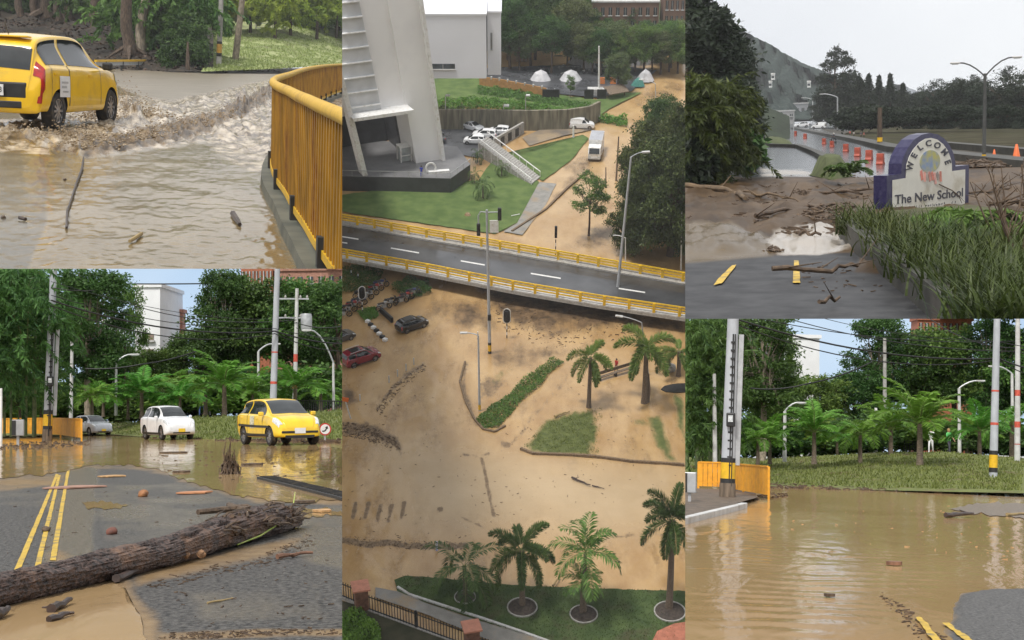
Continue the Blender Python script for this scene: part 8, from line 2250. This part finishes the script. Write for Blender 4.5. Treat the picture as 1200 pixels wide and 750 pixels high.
for s_ in (-1, 1):
 mb = MB(); mb.bar(a + wv * s_ + Vector((0, 0, 3.2)), b + wv * s_ + Vector((0, 0, 1.1)), .12, .12)
 for i in range(9): p = a + d * (i / 8) + wv * s_; mb.bar(p, p + Vector((0, 0, 3.2 - 2.1 * i / 8)), .07, .07, (0, 1, 0))
 part(t, 'handrail', mb, M_WHITE)
def at2(kind, m, x, y, rz, label, name='car', cat='car', group=None, s=1., **k): return car(P2, kind, m, name, label, cat, P2.g(x, y, k.pop('z', .17)), rad(rz), s, group, detail=k.pop('detail', 0), **k)
GC = 'cars in the small car park by the tower'
at2('sedan', S_CAR, 554, 152, -40, 'silver car parked at the back of the small car park', group=GC)
at2('hatch', W_CAR, 556, 168, 175, 'white car parked nearest the ramp wall', group=GC)
at2('suv', W_CAR, 568, 162, 172, 'white car parked in the middle of the row by the ramp', group=GC)
at2('hatch', W_CAR, 585, 157, 170, 'white car parked at the right end of the row', group=GC)
at2('sedan', paint('car_dark_grey', (.06, .065, .07)), 515, 164, 100, 'dark grey car half hidden by the white leg of the tower', group=GC)
at2('van', W_CAR, 682, 150, -4, 'white delivery van turning in at the top of the muddy road', 'van', 'van', z=.1)
rc = at2('suv', paint('car_wine_red', (.20, .012, .025), .2), 423, 424, 36, 'dark red off road car driving through the mud at the left edge', s=1.12, z=-.05, detail=1)
for sg in (1, -1):
 mb = MB(); mb.tube([(-1.5, sg * .58, 1.66), (-.5, sg * .6, 1.73), (.2, sg * .6, 1.68)], .03, 6); part(rc, 'roof_rail', mb, M_STEEL)
mb = MB(); mb.box((-.7, 0, 1.675), (1.1, .8, .03)); part(rc, 'sunroof', mb, M_GLASS)
bc = at2('suv', paint('car_black', (.012, .012, .014), .15), 483, 385, 38, 'black car standing in the mud beside the motorcycles', s=.98, z=-.05, detail=1)
mb = MB(); mb.box((-.6, 0, 1.67), (1.3, 1.0, .03)); part(bc, 'sunroof', mb, M_GLASS)
at2('sedan', paint('car_brown', (.05, .045, .04)), 397, 400, 40, 'dark car just entering at the left edge behind the red one', z=-.05)
o = P.g(698, 182); t = thing(P, 'box_truck', 'white box truck driving down the muddy road towards the overpass', 'truck', o, rad(-98))
mb = MB(); mb.box((-1.2, 0, 1.75), (4.6, 2.15, 2.5)); part(t, 'cargo_box', bevel(mb.mesh('cargo_box', M_WHITE), .05))
mb = MB(); mb.box((-1.2, 0, 3.01), (4.5, 2.05, .05)); part(t, 'box_roof', mb, mat('roof_grey', (.36, .37, .40), rough=.5, var=.1, scale=1))
mb = MB(); mb.prism([(1.25, -1., .5), (3.1, -1., .5), (3.15, -1., 1.3), (2.75, -1., 2.35), (1.25, -1., 2.4)], (0, 2.0, 0)); cb = part(t, 'cab', bevel(mb.mesh('cab', M_WHITE), .08))
mb = MB(); mb.quad((3.165, -.85, 1.38), (3.165, .85, 1.38), (2.79, .8, 2.24), (2.79, -.8, 2.24)); part(t, 'windscreen', mb, M_GLASS)
for s_ in (-1, 1):
 mb = MB(); mb.prism([(1.7, s_ * 1.005, 1.4), (2.85, s_ * 1.005, 1.4), (2.62, s_ * 1.005, 2.2), (1.7, s_ * 1.005, 2.2)], (0, s_ * .01, 0)); part(t, 'side_window', mb, M_GLASS)
 mb = MB(); mb.box((3.14, s_ * .72, .85), (.06, .34, .2)); part(t, 'headlight', mb, M_LAMPGL)
 for x in (2.2, -2.3): wheel_parts(t, x, s_ * .92, .4, .26, 6, M_STEEL)
mb = MB(); mb.box((3.13, 0, .62), (.12, 1.9, .26)); part(t, 'bumper', mb, M_CONC_PALE)
mb = MB(); mb.box((-.2, -1.085, 2.2), (2.2, .02, .9)); part(t, 'side_emblem', mb, mat('emblem_red', (.42, .06, .05), rough=.5, var=.4, scale=3, col2=(.7, .7, .68)))
mb = MB(); mb.box((-.2, 0, .55), (5.6, .9, .25)); part(t, 'chassis', mb, M_BLACK)
mcs = [(408, 366, 20), (414, 362, 25), (420, 358, 22), (402, 372, 24), (428, 352, 28), (434, 347, 25), (440, 342, 30), (446, 337, 26), (424, 349, 22), (450, 363, 40), (458, 358, 38), (476, 352, 35), (484, 347, 30), (470, 356, 40)]
pm = None
cols = [M_BLACK, paint('moto_red', (.35, .02, .02)), paint('moto_blue', (.03, .05, .16)), M_STEEL]
MP = [Proto(lambda P, c=c: motorcycle(P, '', c)) for c in cols]
for i, (x, y, r) in enumerate(mcs):
 k = [0, 1, 2, 0, 3][i % 5]
 MP[k].put(P, P.g(x, y, .1), rad(r - 5), 1.3, [None, 'red parked motorcycle among the dark ones by the hedge', 'blue parked motorcycle in the row by the hedge', 'silver parked motorcycle in the row by the hedge'][k] or 'black parked motorcycle in the rows by the hedge and black car', 'motorcycles parked by the black car')
for i in range(7):
 x, y = 431 + i * 3.4, 378 + i * 3.6
 mb = MB(); mb.box((0, 0, .18), (.55, .5, .36)); me = bevel(mb.mesh('kerb_block', M_WHITE if i % 2 == 0 else M_BLKP), .05)
 single(P, 'kerb_block', me, None, ('white' if i % 2 == 0 else 'black') + ' painted kerb block in the striped row between the red and black cars', 'kerb block', P.g(x, y), rad(-35), 'black and white kerb blocks')
mb = MB(); mb.box((0, 0, .35), (3.4, .35, .7)); single(P, 'black_barrier', bevel(mb.mesh('black_barrier', M_BLACK), .05), None, 'black moulded barrier lying at the tail of the black car', 'barrier', P.g(453, 372), rad(-60))
def bw_post(t, h, n=5, r=.07):
 for i in range(n):
  mb = MB(); mb.lathe([(r, h * i / n), (r, h * (i + 1) / n)], 10); part(t, 'painted_band', mb, M_WHITE if i % 2 else M_BLKP)
def signal(px, py, ytop, label, rz=0, plate=True):
 b = P2.g(px, py); h = P2.rise(b, ytop); t = thing(P2, 'traffic_light', label, 'traffic light', b, rz); bw_post(t, h * .5)
 mb = MB(); z0, z1 = h * .5, h
 if plate:
  n_ = 24; w_, k = .5, (z1 - z0) / 2 - .5
  pl = [(w_ * math.cos(a), -.12, (z0 + z1) / 2 + (k if math.sin(a) > 0 else -k) + w_ * math.sin(a)) for a in [i / n_ * 6.2832 for i in range(n_)]]
  mb.prism(pl, (0, .05, 0)); part(t, 'backplate', mb, M_WHITE)
  mb = MB(); pl = [(x * .78, -.15, (z0 + z1) / 2 + (z - (z0 + z1) / 2) * .9) for x, y, z in pl]; mb.prism(pl, (0, .03, 0)); part(t, 'backplate_inner', mb, M_BLKP)
 mb = MB(); mb.box((0, -.28, (z0 + z1) / 2), (.36, .3, (z1 - z0) * .7)); hd_ = part(t, 'signal_head', bevel(mb.mesh('signal_head', M_BLACK), .04))
 for q in (-1, 0, 1):
  mb = MB(); mb.lathe([(.13, -.52), (.12, -.43)], 14, (0, 0, (z0 + z1) / 2 + q * (z1 - z0) * .22), 'y'); part(hd_, 'visor', mb, M_BLACK)
signal(594, 396, 361, 'traffic light with oval white backplate at the middle of the dark mud')
signal(425, 366, 335, 'traffic light with oval white backplate beside the parked motorcycles', .5)
signal(651, 300, 261, 'dark traffic light on a striped post behind the far parapet', 0, False)
def lampost2(px, py, yt, xt, r, label, bands, arms, m=M_GREYPOLE, group='light poles over the junction', zb=0.):
 b = P2.g(px, py, zb); h = P2.rise(b, yt); U = P2.at(xt, yt, P2.depth(b)); lx = (P2.ray(xt, yt) - P2.ray(*P2.proj(b + Vector((0, 0, h))))).x * P2.depth(b) / h
 zz = lambda y: P2.rise(b, y)
 t = pole(P2, b, h, r, r * .6, 'light_pole', label, 'light pole', m, (lx, 0), [(zz(y1), zz(y0), mm) for y0, y1, mm in bands], group)
 for z_, reach, az, rise_, head in arms: lamp_arm(t, h * z_, reach, az, rise_, .06, m, head, (lx * h * z_, 0))
 return t, h, lx
t, h, lx = lampost2(574, 415, 246, 570.5, .2, 'tallest grey light pole standing in front of the overpass, signals at its top', [(404, 411, M_YELLOW), (411, 415, M_BLKP), (401, 404, M_BLKP)], [])
c = MB(); c.tube([(lx * h, 0, h - .3), (-.9, 0, h - .2), (-1.15, 0, h - .7), (-1.15, 0, h - 2.2)], .07, 8); c.tube([(lx * h, 0, h - .3), (1.1, 0, h - .25)], .07, 8); part(t, 'signal_arm', c, M_GREYPOLE, True)
for x, z in ((-1.15, h - 2.4), (1.25, h - .5)):
 c = MB(); c.box((x, 0, z), (.42, .35, 1.5)); part(t, 'signal_head', bevel(c.mesh('signal_head', M_BLACK), .05))
c = MB(); c.box((.62, -.05, h - 2.0), (1.0, .1, 1.5)); part(t, 'sign_panel', c, M_WHITE)
c = MB(); c.box((0, -.2, h * .27), (.4, .3, .7)); part(t, 'box', c, M_BLACK)
t, h, lx = lampost2(722, 354, 184, 739, .2, 'tall light pole leaning right in front of the near parapet', [(336, 340, M_BLKP), (340, 348, M_YELLOW), (348, 351, M_BLKP)], [(1., 1.4, .2, .5, (1.0, .4, .2))])
c = MB(); c.box((0, 0, -.1), (1.1, 1.1, 1.0)); part(t, 'footing', c, M_CONC_PALE)
lampost2(562, 482, 393, 560.5, .14, 'shorter light pole with yellow foot at the tip of the traffic island', [(474, 480, M_YELLOW)], [(1., 1.2, math.pi, .3, (.8, .35, .15))])
b = P.g(760, 442); lampost2(760, 440, 378, 752, .12, 'curved lamp post between the twin crowned palms on the right', [], [(1., 2.2, math.pi * .9, .4, (.9, .35, .16))], M_STEEL)
lampost2(733, 318, 279, 733, .1, 'small curved lamp at the far parapet behind the leaning pole', [], [(1., 1.3, math.pi, .4, (.4, .2, .1))], M_WHITE)
lampost2(798, 316, 248, 799, .1, 'white lamp post at the right edge below the big dark tree', [], [], M_WHITE)
lampost2(769, 142, 98, 768, .1, 'lamp with curved arm at the top of the muddy road', [], [(1., 2., math.pi * .9, .5, (.9, .4, .15))], M_CONC_PALE)
lampost2(590, 152, 124, 590, .1, 'white topped lamp post behind the parked cars', [], [(1., .1, 0, .05, (.9, .9, .25))], M_CONC_PALE)
lampost2(522, 150, 112, 522, .1, 'thin lamp post at the left part of the retaining wall', [], [(1., .1, 0, .05, (.7, .7, .2))], M_CONC_PALE)
lampost2(616, 150, 112, 616, .1, 'thin lamp post at the middle of the retaining wall', [], [(1., .1, 0, .05, (.7, .7, .2))], M_CONC)
lampost2(722, 212, 160, 725, .16, 'dark wooden pole standing in the muddy road', [], [], M_WOOD)
lampost2(710, 220, 196, 710, .12, 'short dark post in the muddy road', [], [], M_WOOD)
lampost2(672, 162, 147, 672, .2, 'thick short white bollard by the van', [], [], M_WHITE, None)
t, h, lx = lampost2(702, 112, 54, 702, .22, 'tall white mast on a concrete block on the plaza', [], [], M_WHITE, None)
c = MB(); c.box((-.5, 0, .6), (3.2, 1.6, 1.6)); part(t, 'block', c, M_CONC_PALE)
for i, (x, y) in enumerate([(412, 326), (420, 330), (472, 318), (560, 398), (702, 143)]):
 b = P.g(x, y); t = thing(P, 'bollard', ['striped bollard behind the left hedge', 'second striped bollard by the left hedge', 'striped bollard under the near parapet', 'striped bollard left of the oval backed traffic light', 'striped bollard beside the white van'][i], 'bollard', b, group='striped bollards'); bw_post(t, 1.1, 4)
for i, (x, y) in enumerate([(456, 448), (466, 441), (476, 434), (485, 427), (422, 470)]):
 mb = MB(); mb.box((0, 0, .4), (.14, .14, .9)); single(P, 'stake', mb, M_CONC_PALE, 'pale stake in the debris line on the flooded junction', 'stake', P.g(x, y), group='stakes in the debris line')
t = thing(P, 'flag_post', 'leaning post with an orange board at the left edge of the mud', 'sign', P.g(411, 490)); mb = MB(); mb.tube([(0, 0, -.1), (-.45, 0, 2.2)], .08, 8); part(t, 'post', mb, M_CONC_PALE); mb = MB(); mb.box((-.5, -.05, 2.4), (.8, .08, .5), ry=.2); part(t, 'board', mb, mat('orange_board', (.7, .16, .03), rough=.5))
t = thing(P, 'blue_post', 'small blue and white post at the debris line above the drooping palm', 'post', P.g(512, 645)); mb = MB(); mb.lathe([(.12, 0), (.1, 1.0)], 10); part(t, 'post', mb, mat('blue_white', (.25, .28, .6), rough=.5, var=.5, scale=8, col2=(.7, .7, .75)))
A_, B_ = P.g(700, 447), P.g(742, 434); d = B_ - A_; t = thing(P, 'long_bench', 'long grey bench in the mud between the two right hand palms', 'bench', A_, math.atan2(d.y, d.x)); L = d.length
mb = MB(); mb.box((L / 2, 0, .46), (L, .4, .08)); part(t, 'seat', mb, M_WOOD); mb = MB(); mb.box((L / 2, .3, .8), (L, .07, .4)); part(t, 'backrest', mb, M_WOOD)
for f in (.06, .5, .94): mb = MB(); mb.box((L * f, 0, .22), (.16, .5, .46)); part(t, 'leg', mb, M_BLKP)
person(P, 'person in red bending by the long bench', P.g(722, 435), 2.6, cloth('red_jacket', (.42, .03, .03)), cloth('brown_trousers', (.2, .08, .06)), 'walk', scale=.95)
clod(P, 785, 434, .75, 'grey boulder in the mud behind the right hand palm', M_CONC, 'boulder', 'boulder', .8)
slab_thing(P, 793, 455, 3.4, 2.2, .12, .2, 'dark round cover lying on the mud at the right edge', M_BLKP, 'manhole_cover', 'cover')
def pillar(px, py, ytop, s_, label):
 b = P2.g(px, py, .2); h = P2.rise(b, ytop); t = thing(P2, 'brick_pillar', label, 'pillar', b, .25, 'brick fence pillars')
 mb = MB(); mb.box((0, 0, h / 2 - .2), (s_, s_, h + .3)); part(t, 'shaft', mb, mat('dark_brick', (.15, .075, .05), rough=.9, var=.3, scale=3))
 mb = MB(); mb.box((0, 0, h + .1), (s_ * 1.35, s_ * 1.35, .16)); part(t, 'cap', mb, mat('terracotta_cap', (.48, .21, .14), rough=.75, var=.12, scale=2))
 return b
pillar(424, 712, 688, 1.15, 'brick pillar with pink cap at the left of the iron fence')
pillar(553, 762, 735, 1.15, 'brick pillar with pink cap at the bottom of the iron fence')
def iron_fence(a, b, n, h, label):
 A, Bq = P2.g(*a, .2), P2.g(*b, .2); d = Bq - A; t = thing(P2, 'iron_fence', label, 'fence', A)
 mb = MB()
 for z in (.2, h - .25): mb.bar(Vector((0, 0, z)), d + Vector((0, 0, z)), .07, .07)
 part(t, 'rails', mb, M_BLKP)
 for i in range(n):
  p = d * ((i + .5) / n); mb = MB(); mb.bar(p, p + Vector((0, 0, h)), .06, .06, (0, 1, 0)); part(t, 'bar', mb, M_BLKP)
 mb = MB(); p = d * .5; mb.bar(p + Vector((0, 0, 0)), p + Vector((0, 0, h + .1)), .16, .16, (0, 1, 0)); part(t, 'post', mb, M_BLKP)
 mb = MB(); mb.bar(Vector((0, 0, -.05)), d + Vector((0, 0, -.05)), .3, .3); part(t, 'footing', mb, M_CONC)
iron_fence((432, 715), (546, 757), 34, 1.75, 'long stretch of black iron fence between the two brick pillars')
iron_fence((385, 693), (416, 706), 11, 1.75, 'short black iron fence left of the left brick pillar')
iron_fence((560, 764), (640, 790), 22, 1.75, 'black iron fence right of the bottom brick pillar')
for px, py, r, l in ((612, 712, 1.25, 'under the dark foxtail palm in the middle'), (684, 720, 1.15, 'under the double palm'), (785, 717, 1.3, 'under the tall leaning palm at the right'), (545, 700, .9, 'under the drooping palm')):
 b = P.g(px, py, .17); t = thing(P, 'tree_pit', 'round soil pit with a pale rim ' + l, 'tree pit', b, group=None); mb = MB(); mb.lathe([(r, 0), (r * .98, .06)], 26); part(t, 'soil', mb, mat('pit_soil', (.055, .042, .035), rough=.95, var=.4, scale=4)); mb = MB(); n_ = 26; vs = []; fs = []
 for k in range(n_):
  a = k / n_ * 6.2832
  for rr, z in ((r, 0), (r, .12), (r * 1.09, .12), (r * 1.09, 0)): vs.append((rr * math.cos(a), rr * math.sin(a), z))
 for k in range(n_):
  for j in range(4): fs.append((k * 4 + j, k * 4 + (j + 1) % 4, ((k + 1) % n_) * 4 + (j + 1) % 4, ((k + 1) % n_) * 4 + j))
 part(t, 'rim', mb.add(vs, fs), M_CONC)
def palm2(maker, px, py, ytop, htop, label, rz=0, wk=1., z=.17, lean=None):
 b = P2.g(px, py, z); s_ = P2.rise(b, ytop) / htop; o = maker.put(P2, b, rz, (s_ * wk, s_ * wk, s_) if not lean else s_, label, 'palms of the muddy junction', lean); return o
PF = Proto(palm_maker('foxtail_palm', 4.0, .2, 6, nf=12, L=2.9, ll=.55, lw=.06, nl=64, el=(1.0, -.75), droop=1.5, plume=True, lm=L_FOX, lean=-.02))
PF2 = Proto(palm_maker('tall_foxtail_palm', 6.2, .24, 26, nf=12, L=3.0, ll=.6, lw=.06, nl=64, el=(1.35, -.9), droop=1.2, plume=True, lm=L_FOX, lean=.03))
PD = Proto(palm_maker('drooping_palm', 2.2, .16, 36, nf=11, L=3.4, ll=.75, lw=.08, nl=40, el=(1.1, -.5), droop=2.0, lm=L_FOX))
PK = Proto(palm_maker('feather_palm', 3.0, .14, 46, nf=13, L=2.3, ll=.7, lw=.08, nl=26, el=(1.5, -.2), droop=1.5, lm=L_MID))
PI = Proto(palm_maker('green_palm', 4.2, .22, 56, nf=9, L=2.6, ll=.6, lw=.07, nl=44, el=(.75, -.9), droop=1.2, plume=True, lm=leaf_mat('leaves_light_palm', (.05, .10, .015), (.24, .33, .07)), lean=.02))
palm2(PF, 612, 708, 606, 6.3, 'dark foxtail palm in the middle of the front lawn', .6, .82)
palm2(PF2, 784, 712, 566, 8.8, 'tallest dark palm leaning right at the corner of the front lawn', 2.8, .8)
palm2(PD, 545, 696, 636, 4.1, 'drooping arched palm at the left of the front lawn', .3, 1.0)
palm2(PK, 684, 716, 597, 5.2, 'taller light green feather palm of the pair at the front lawn', 1.1, .72)
palm2(PK, 681, 718, 655, 5.2, 'shorter light green palm at the foot of the feather palm', 2.4, .85)
palm2(PI, 690, 477, 391, 6.2, 'bright palm with bare trunk beside the green patch', .9, .72, 0)
palm2(PI, 755, 472, 373, 6.2, 'bright palm with twin trunk right of the long bench', 2.1, .85, 0)
palm2(PI, 795, 440, 398, 6.2, 'bushy lower palm at the right edge behind the grey boulder', 3.1, 1.5, 0)
t = thing(P, 'bare_palm_trunk', 'bare brown second trunk beside the palm right of the bench', 'palm', P.g(759, 471)); mb = MB(); mb.tube([(0, 0, -.1), (.1, 0, 1.6), (-.1, 0, 3.6)], [.2, .16, .12], 8); part(t, 'trunk', mb, M_PALMTR, True)
for i, (x, y, yt) in enumerate([(560, 190, 172), (556, 214, 196), (588, 206, 186), (566, 232, 204)]):
 palm2(PD, x, y, yt, 4.1, 'small dark palm on the lawn between the tower and the stairway', i * 1.7, .75)
GW2 = 'trees of the hazy wood above the plaza'
def tree2(kind, px, py, ytop, label, group, wk=1., z=0.):
 h, pr = TREES[kind]; b = P2.g(px, py, z); s_ = P2.rise(b, ytop) / h; return pr.put(P2, b, RNG.uniform(0, 6.28), (s_ * wk, s_ * wk, s_), label, group)
TREES['great'] = (12, Proto(tree_maker('great_tree', 12, .4, rlobes(24, 4.4, 1.4, 10.8, 1.7, 61), leaf_mat('leaves_olive_dark', (.018, .035, .012), (.16, .20, .055)), seed=61, clumps=620, per=60, leaf=.34, wid=.17, cr=.75)))
for a in [('great', 785, 300, 160, 'great dark tree at the right of the muddy road, nearest the parapet', .85), ('great', 760, 262, 140, 'great dark tree right of the box truck', .7), ('great', 800, 250, 118, 'great dark tree at the right edge by the road', .7), ('great', 742, 300, 205, 'lower dark tree right of the leaning light pole', .7), ('airy', 690, 276, 203, 'thin spreading tree in the muddy road above the overpass', .95), ('broad', 775, 190, 112, 'dark tree at the right edge above the great trees', 1.0)]:
 tree2(a[0], a[1], a[2], a[3], a[4], None, a[5])
tree2('olive', 724, 110, 62, 'round tree on the plaza beside the white mast', None, .9); tree2('airy', 668, 116, 88, 'small thin tree before the tents', None, .7)
rg = random.Random(8)
wood = []
for i in range(54):
 x = rg.uniform(575, 812); f = rg.random(); y = 82 - 74 * f if x < 700 else 84 - 60 * f
 wood.append((y, x))
for y, x in sorted(wood):
 k = rg.choice(['olive', 'olive', 'broad', 'round']); hpx = rg.uniform(55, 82)
 if x > 680 and y - hpx < 24: hpx = max(20, y - 24)
 tree2(k, x, y + 6, y - hpx, {'olive': 'pale olive tree of the hazy wood above the plaza', 'broad': 'dark leafy tree of the hazy wood above the plaza', 'round': 'mid green tree of the hazy wood above the plaza'}[k], GW2 + {'olive': ', pale', 'broad': ', dark', 'round': ', mid green'}[k], rg.uniform(.8, 1.05))
for x, y in ((508, 30), (530, 20), (556, 8), (600, 12), (580, 2), (492, 24), (620, 2), (650, -4), (545, 26), (520, 34)): tree2('olive', x, y, y - 42, 'pale olive tree of the hazy wood above the plaza', GW2 + ', pale', 1.3)
for i in range(26):
 x = 684 + (i % 13) * 10; y = (84, 72)[i // 13] + (i * 7) % 5; yt = 26 + (i * 11) % 15
 tree2(['olive', 'round', 'broad'][i % 3], x, y, yt, 'leafy tree of the dense screen below the brick building', 'screen of trees below the brick building', .95)
for x in (607, 616, 612):
 b = P.g(x, 72); t = thing(P, 'pale_trunk', 'pale bare tree trunk at the left edge of the hazy wood', 'tree', b, group='pale trunks at the wood edge'); mb = MB(); mb.tube([(0, 0, -.2), (rg.uniform(-.5, .5), 0, 5), (rg.uniform(-1.5, 1.5), 0, 11)], [.3, .22, .1], 7); mb.tube([(0, 0, 5), (1.2, 0, 8.5)], [.16, .06], 5); part(t, 'trunk', mb, M_BARK_PALE, True)
bwin = [((i + .5) / 9, z, .05, .16) for i in range(9) for z in (.82, .55, .28)]
block(P, 'brick_building', 'brown brick building with pale bands above the hazy wood', 'building', 692, 770, 3, 60, 292, 8, mat('hazy_brick', (.24, .15, .11), rough=.9, var=.15, scale=.3), 3, bwin, roofm=M_CONC_PALE)
block(P, 'brick_building', 'second brick wing at the top right corner above the wood', 'building', 776, 830, -6, 60, 290, 8, MATS['hazy_brick'], 3, bwin, roofm=M_CONC_PALE)
def tent(px, py, w_, h_, label, m=M_WHITE):
 t = thing(P2, 'rubble_sheet', label, 'tent', P2.g(px, py, .3)); mb = MB(); n_ = 10; rr = random.Random(int(px))
 base = [(w_ / 2 * math.cos(i / n_ * 6.283) * rr.uniform(.85, 1.1), w_ / 2.4 * math.sin(i / n_ * 6.283) * rr.uniform(.85, 1.1), 0) for i in range(n_)]
 mid = [(x * .55, y * .5, h_ * rr.uniform(.55, .75)) for x, y, z in base]
 vs = base + mid + [(0, 0, h_)]; fs = [(i, (i + 1) % n_, n_ + (i + 1) % n_, n_ + i) for i in range(n_)] + [(n_ + i, n_ + (i + 1) % n_, 2 * n_) for i in range(n_)]
 mb.add(vs, fs); part(t, 'sheet', mb, m); mb = MB(); mb.lathe([(.08, 0), (.08, h_ + .1)], 6); part(t, 'pole', mb, M_STEEL)
M_TENT = mat('wet_white_sheet', (.5, .5, .52), rough=.5, var=.12, scale=1)
tent(634, 93, 4.2, 1.9, 'white sheeted mound on the dark plaza, left of two', M_TENT); tent(669, 93, 4.6, 1.9, 'white sheeted mound on the dark plaza, right of two', M_TENT)
tent(756, 94, 3.6, 2.2, 'white topped tent at the top of the muddy road', M_TENT); tent(748, 100, 2.8, 1.6, 'green tent beside the white topped one', mat('teal_sheet', (.05, .2, .17), rough=.6))
tent(676, 74, 3.4, 2.0, 'white canopy among the rubble at the edge of the wood', M_TENT); tent(690, 78, 3.0, 2.0, 'second pale canopy among the rubble at the edge of the wood', M_TENT)
for x, y, l in ((705, 98, 'left orange work barrier on the plaza'), (718, 98, 'right orange work barrier on the plaza')):
 mb = MB(); mb.prism([(-.5, -.3, 0), (-.5, .3, 0), (-.5, .12, 1.2), (-.5, -.12, 1.2)], (1.1, 0, 0)); single(P, 'work_barrier', bevel(mb.mesh('work_barrier', mat('site_orange', (.6, .2, .06), rough=.5)), .04), None, l, 'barrier', P.g(x, y, .3))
t = thing(P, 'timber_shelter', 'slanting timber roofed shelter under the round plaza tree', 'shelter', P.g(722, 114, .2), .5); mb = MB(); mb.box((0, 0, 1.5), (4.2, 2.4, .15), rx=.35); part(t, 'roof', mb, M_WOOD)
for x in (-1.8, 1.8): mb = MB(); mb.box((x, 0, .7), (.15, .15, 1.5)); part(t, 'post', mb, M_WOOD)
for i, x in enumerate((641, 650, 705, 690)):
 t = thing(P, 'dark_hoarding', 'dark site hoarding panel at the plaza edge right of the ochre one', 'hoarding', P.g(x, 116, .2), group='dark hoarding panels'); mb = MB(); mb.box((0, 0, .9), (1.7, .15, 1.8)); part(t, 'panel', mb, M_BLKP); mb = MB(); mb.box((0, .3, .9), (.1, .5, 1.9)); part(t, 'stay', mb, M_STEEL)
litter(P, 'rubble', [(650, 78), (705, 74), (710, 86), (660, 88)], 160, M_CONC_PALE, (.12, .4), 81)
slab_thing(P, 645, 97, 3.0, .8, .2, -.1, 'pale slab lying on the plaza between the mounds', M_CONC_PALE, 'slab', 'slab')
hillm = mat('wood_floor', (.04, .055, .02), rough=1., var=.4, scale=.3, bump=.2, bscale=1)
struct(P, 'wooded_hill', MB().quad(P.g(380, 66), P.g(830, 66), P.at(830, -30, 345), P.at(380, -30, 345)), hillm)
mb = MB(); mb.box((0, 0, .02), (1.4, .12, .06)); single(P, 'white_board', mb, M_WHITE, 'small white board lying on the lawn beside the footpath', 'board', P.g(604, 252, .2), .5)
mb = MB(); mb.lathe([(.5, 0), (.3, .3)], 10); single(P, 'mud_mound', mb, M_SILT, 'small pale mud mound on the lawn before the far parapet', 'mound', P.g(548, 252, .15))
# ------------------------------------------------------------------ rain haze over the farther terraces
hz = MB(); hz.box((0, 1750, 259.5), (3600, 3800, 861)); hm = bpy.data.materials.new('haze'); hm.use_nodes = True; hn = hm.node_tree; hn.nodes.remove(hn.nodes['Principled BSDF'])
pv = hn.nodes.new('ShaderNodeVolumePrincipled'); pv.inputs['Color'].default_value = (.93, .95, .97, 1); pv.inputs['Density'].default_value = .00006; pv.inputs['Anisotropy'].default_value = 0.
hn.links.new(pv.outputs['Volume'], hn.nodes['Material Output'].inputs['Volume'])
ho = bpy.data.objects.new('haze', hz.mesh('haze', hm)); COL.objects.link(ho); ho['kind'] = 'stuff'
gb = MB(); gb.quad((-30000, -30000, -170), (30000, -30000, -170), (30000, 30000, -170), (-30000, 30000, -170))
go = bpy.data.objects.new('ground', gb.mesh('ground', mat('bare_earth', (.16, .12, .075), rough=.9, var=.3, scale=.02, dirt=(.07, .08, .035), dscale=.008))); COL.objects.link(go); go['kind'] = 'structure'
for _P in (P1, P2, P3, P4, P5):
 trim(_P)
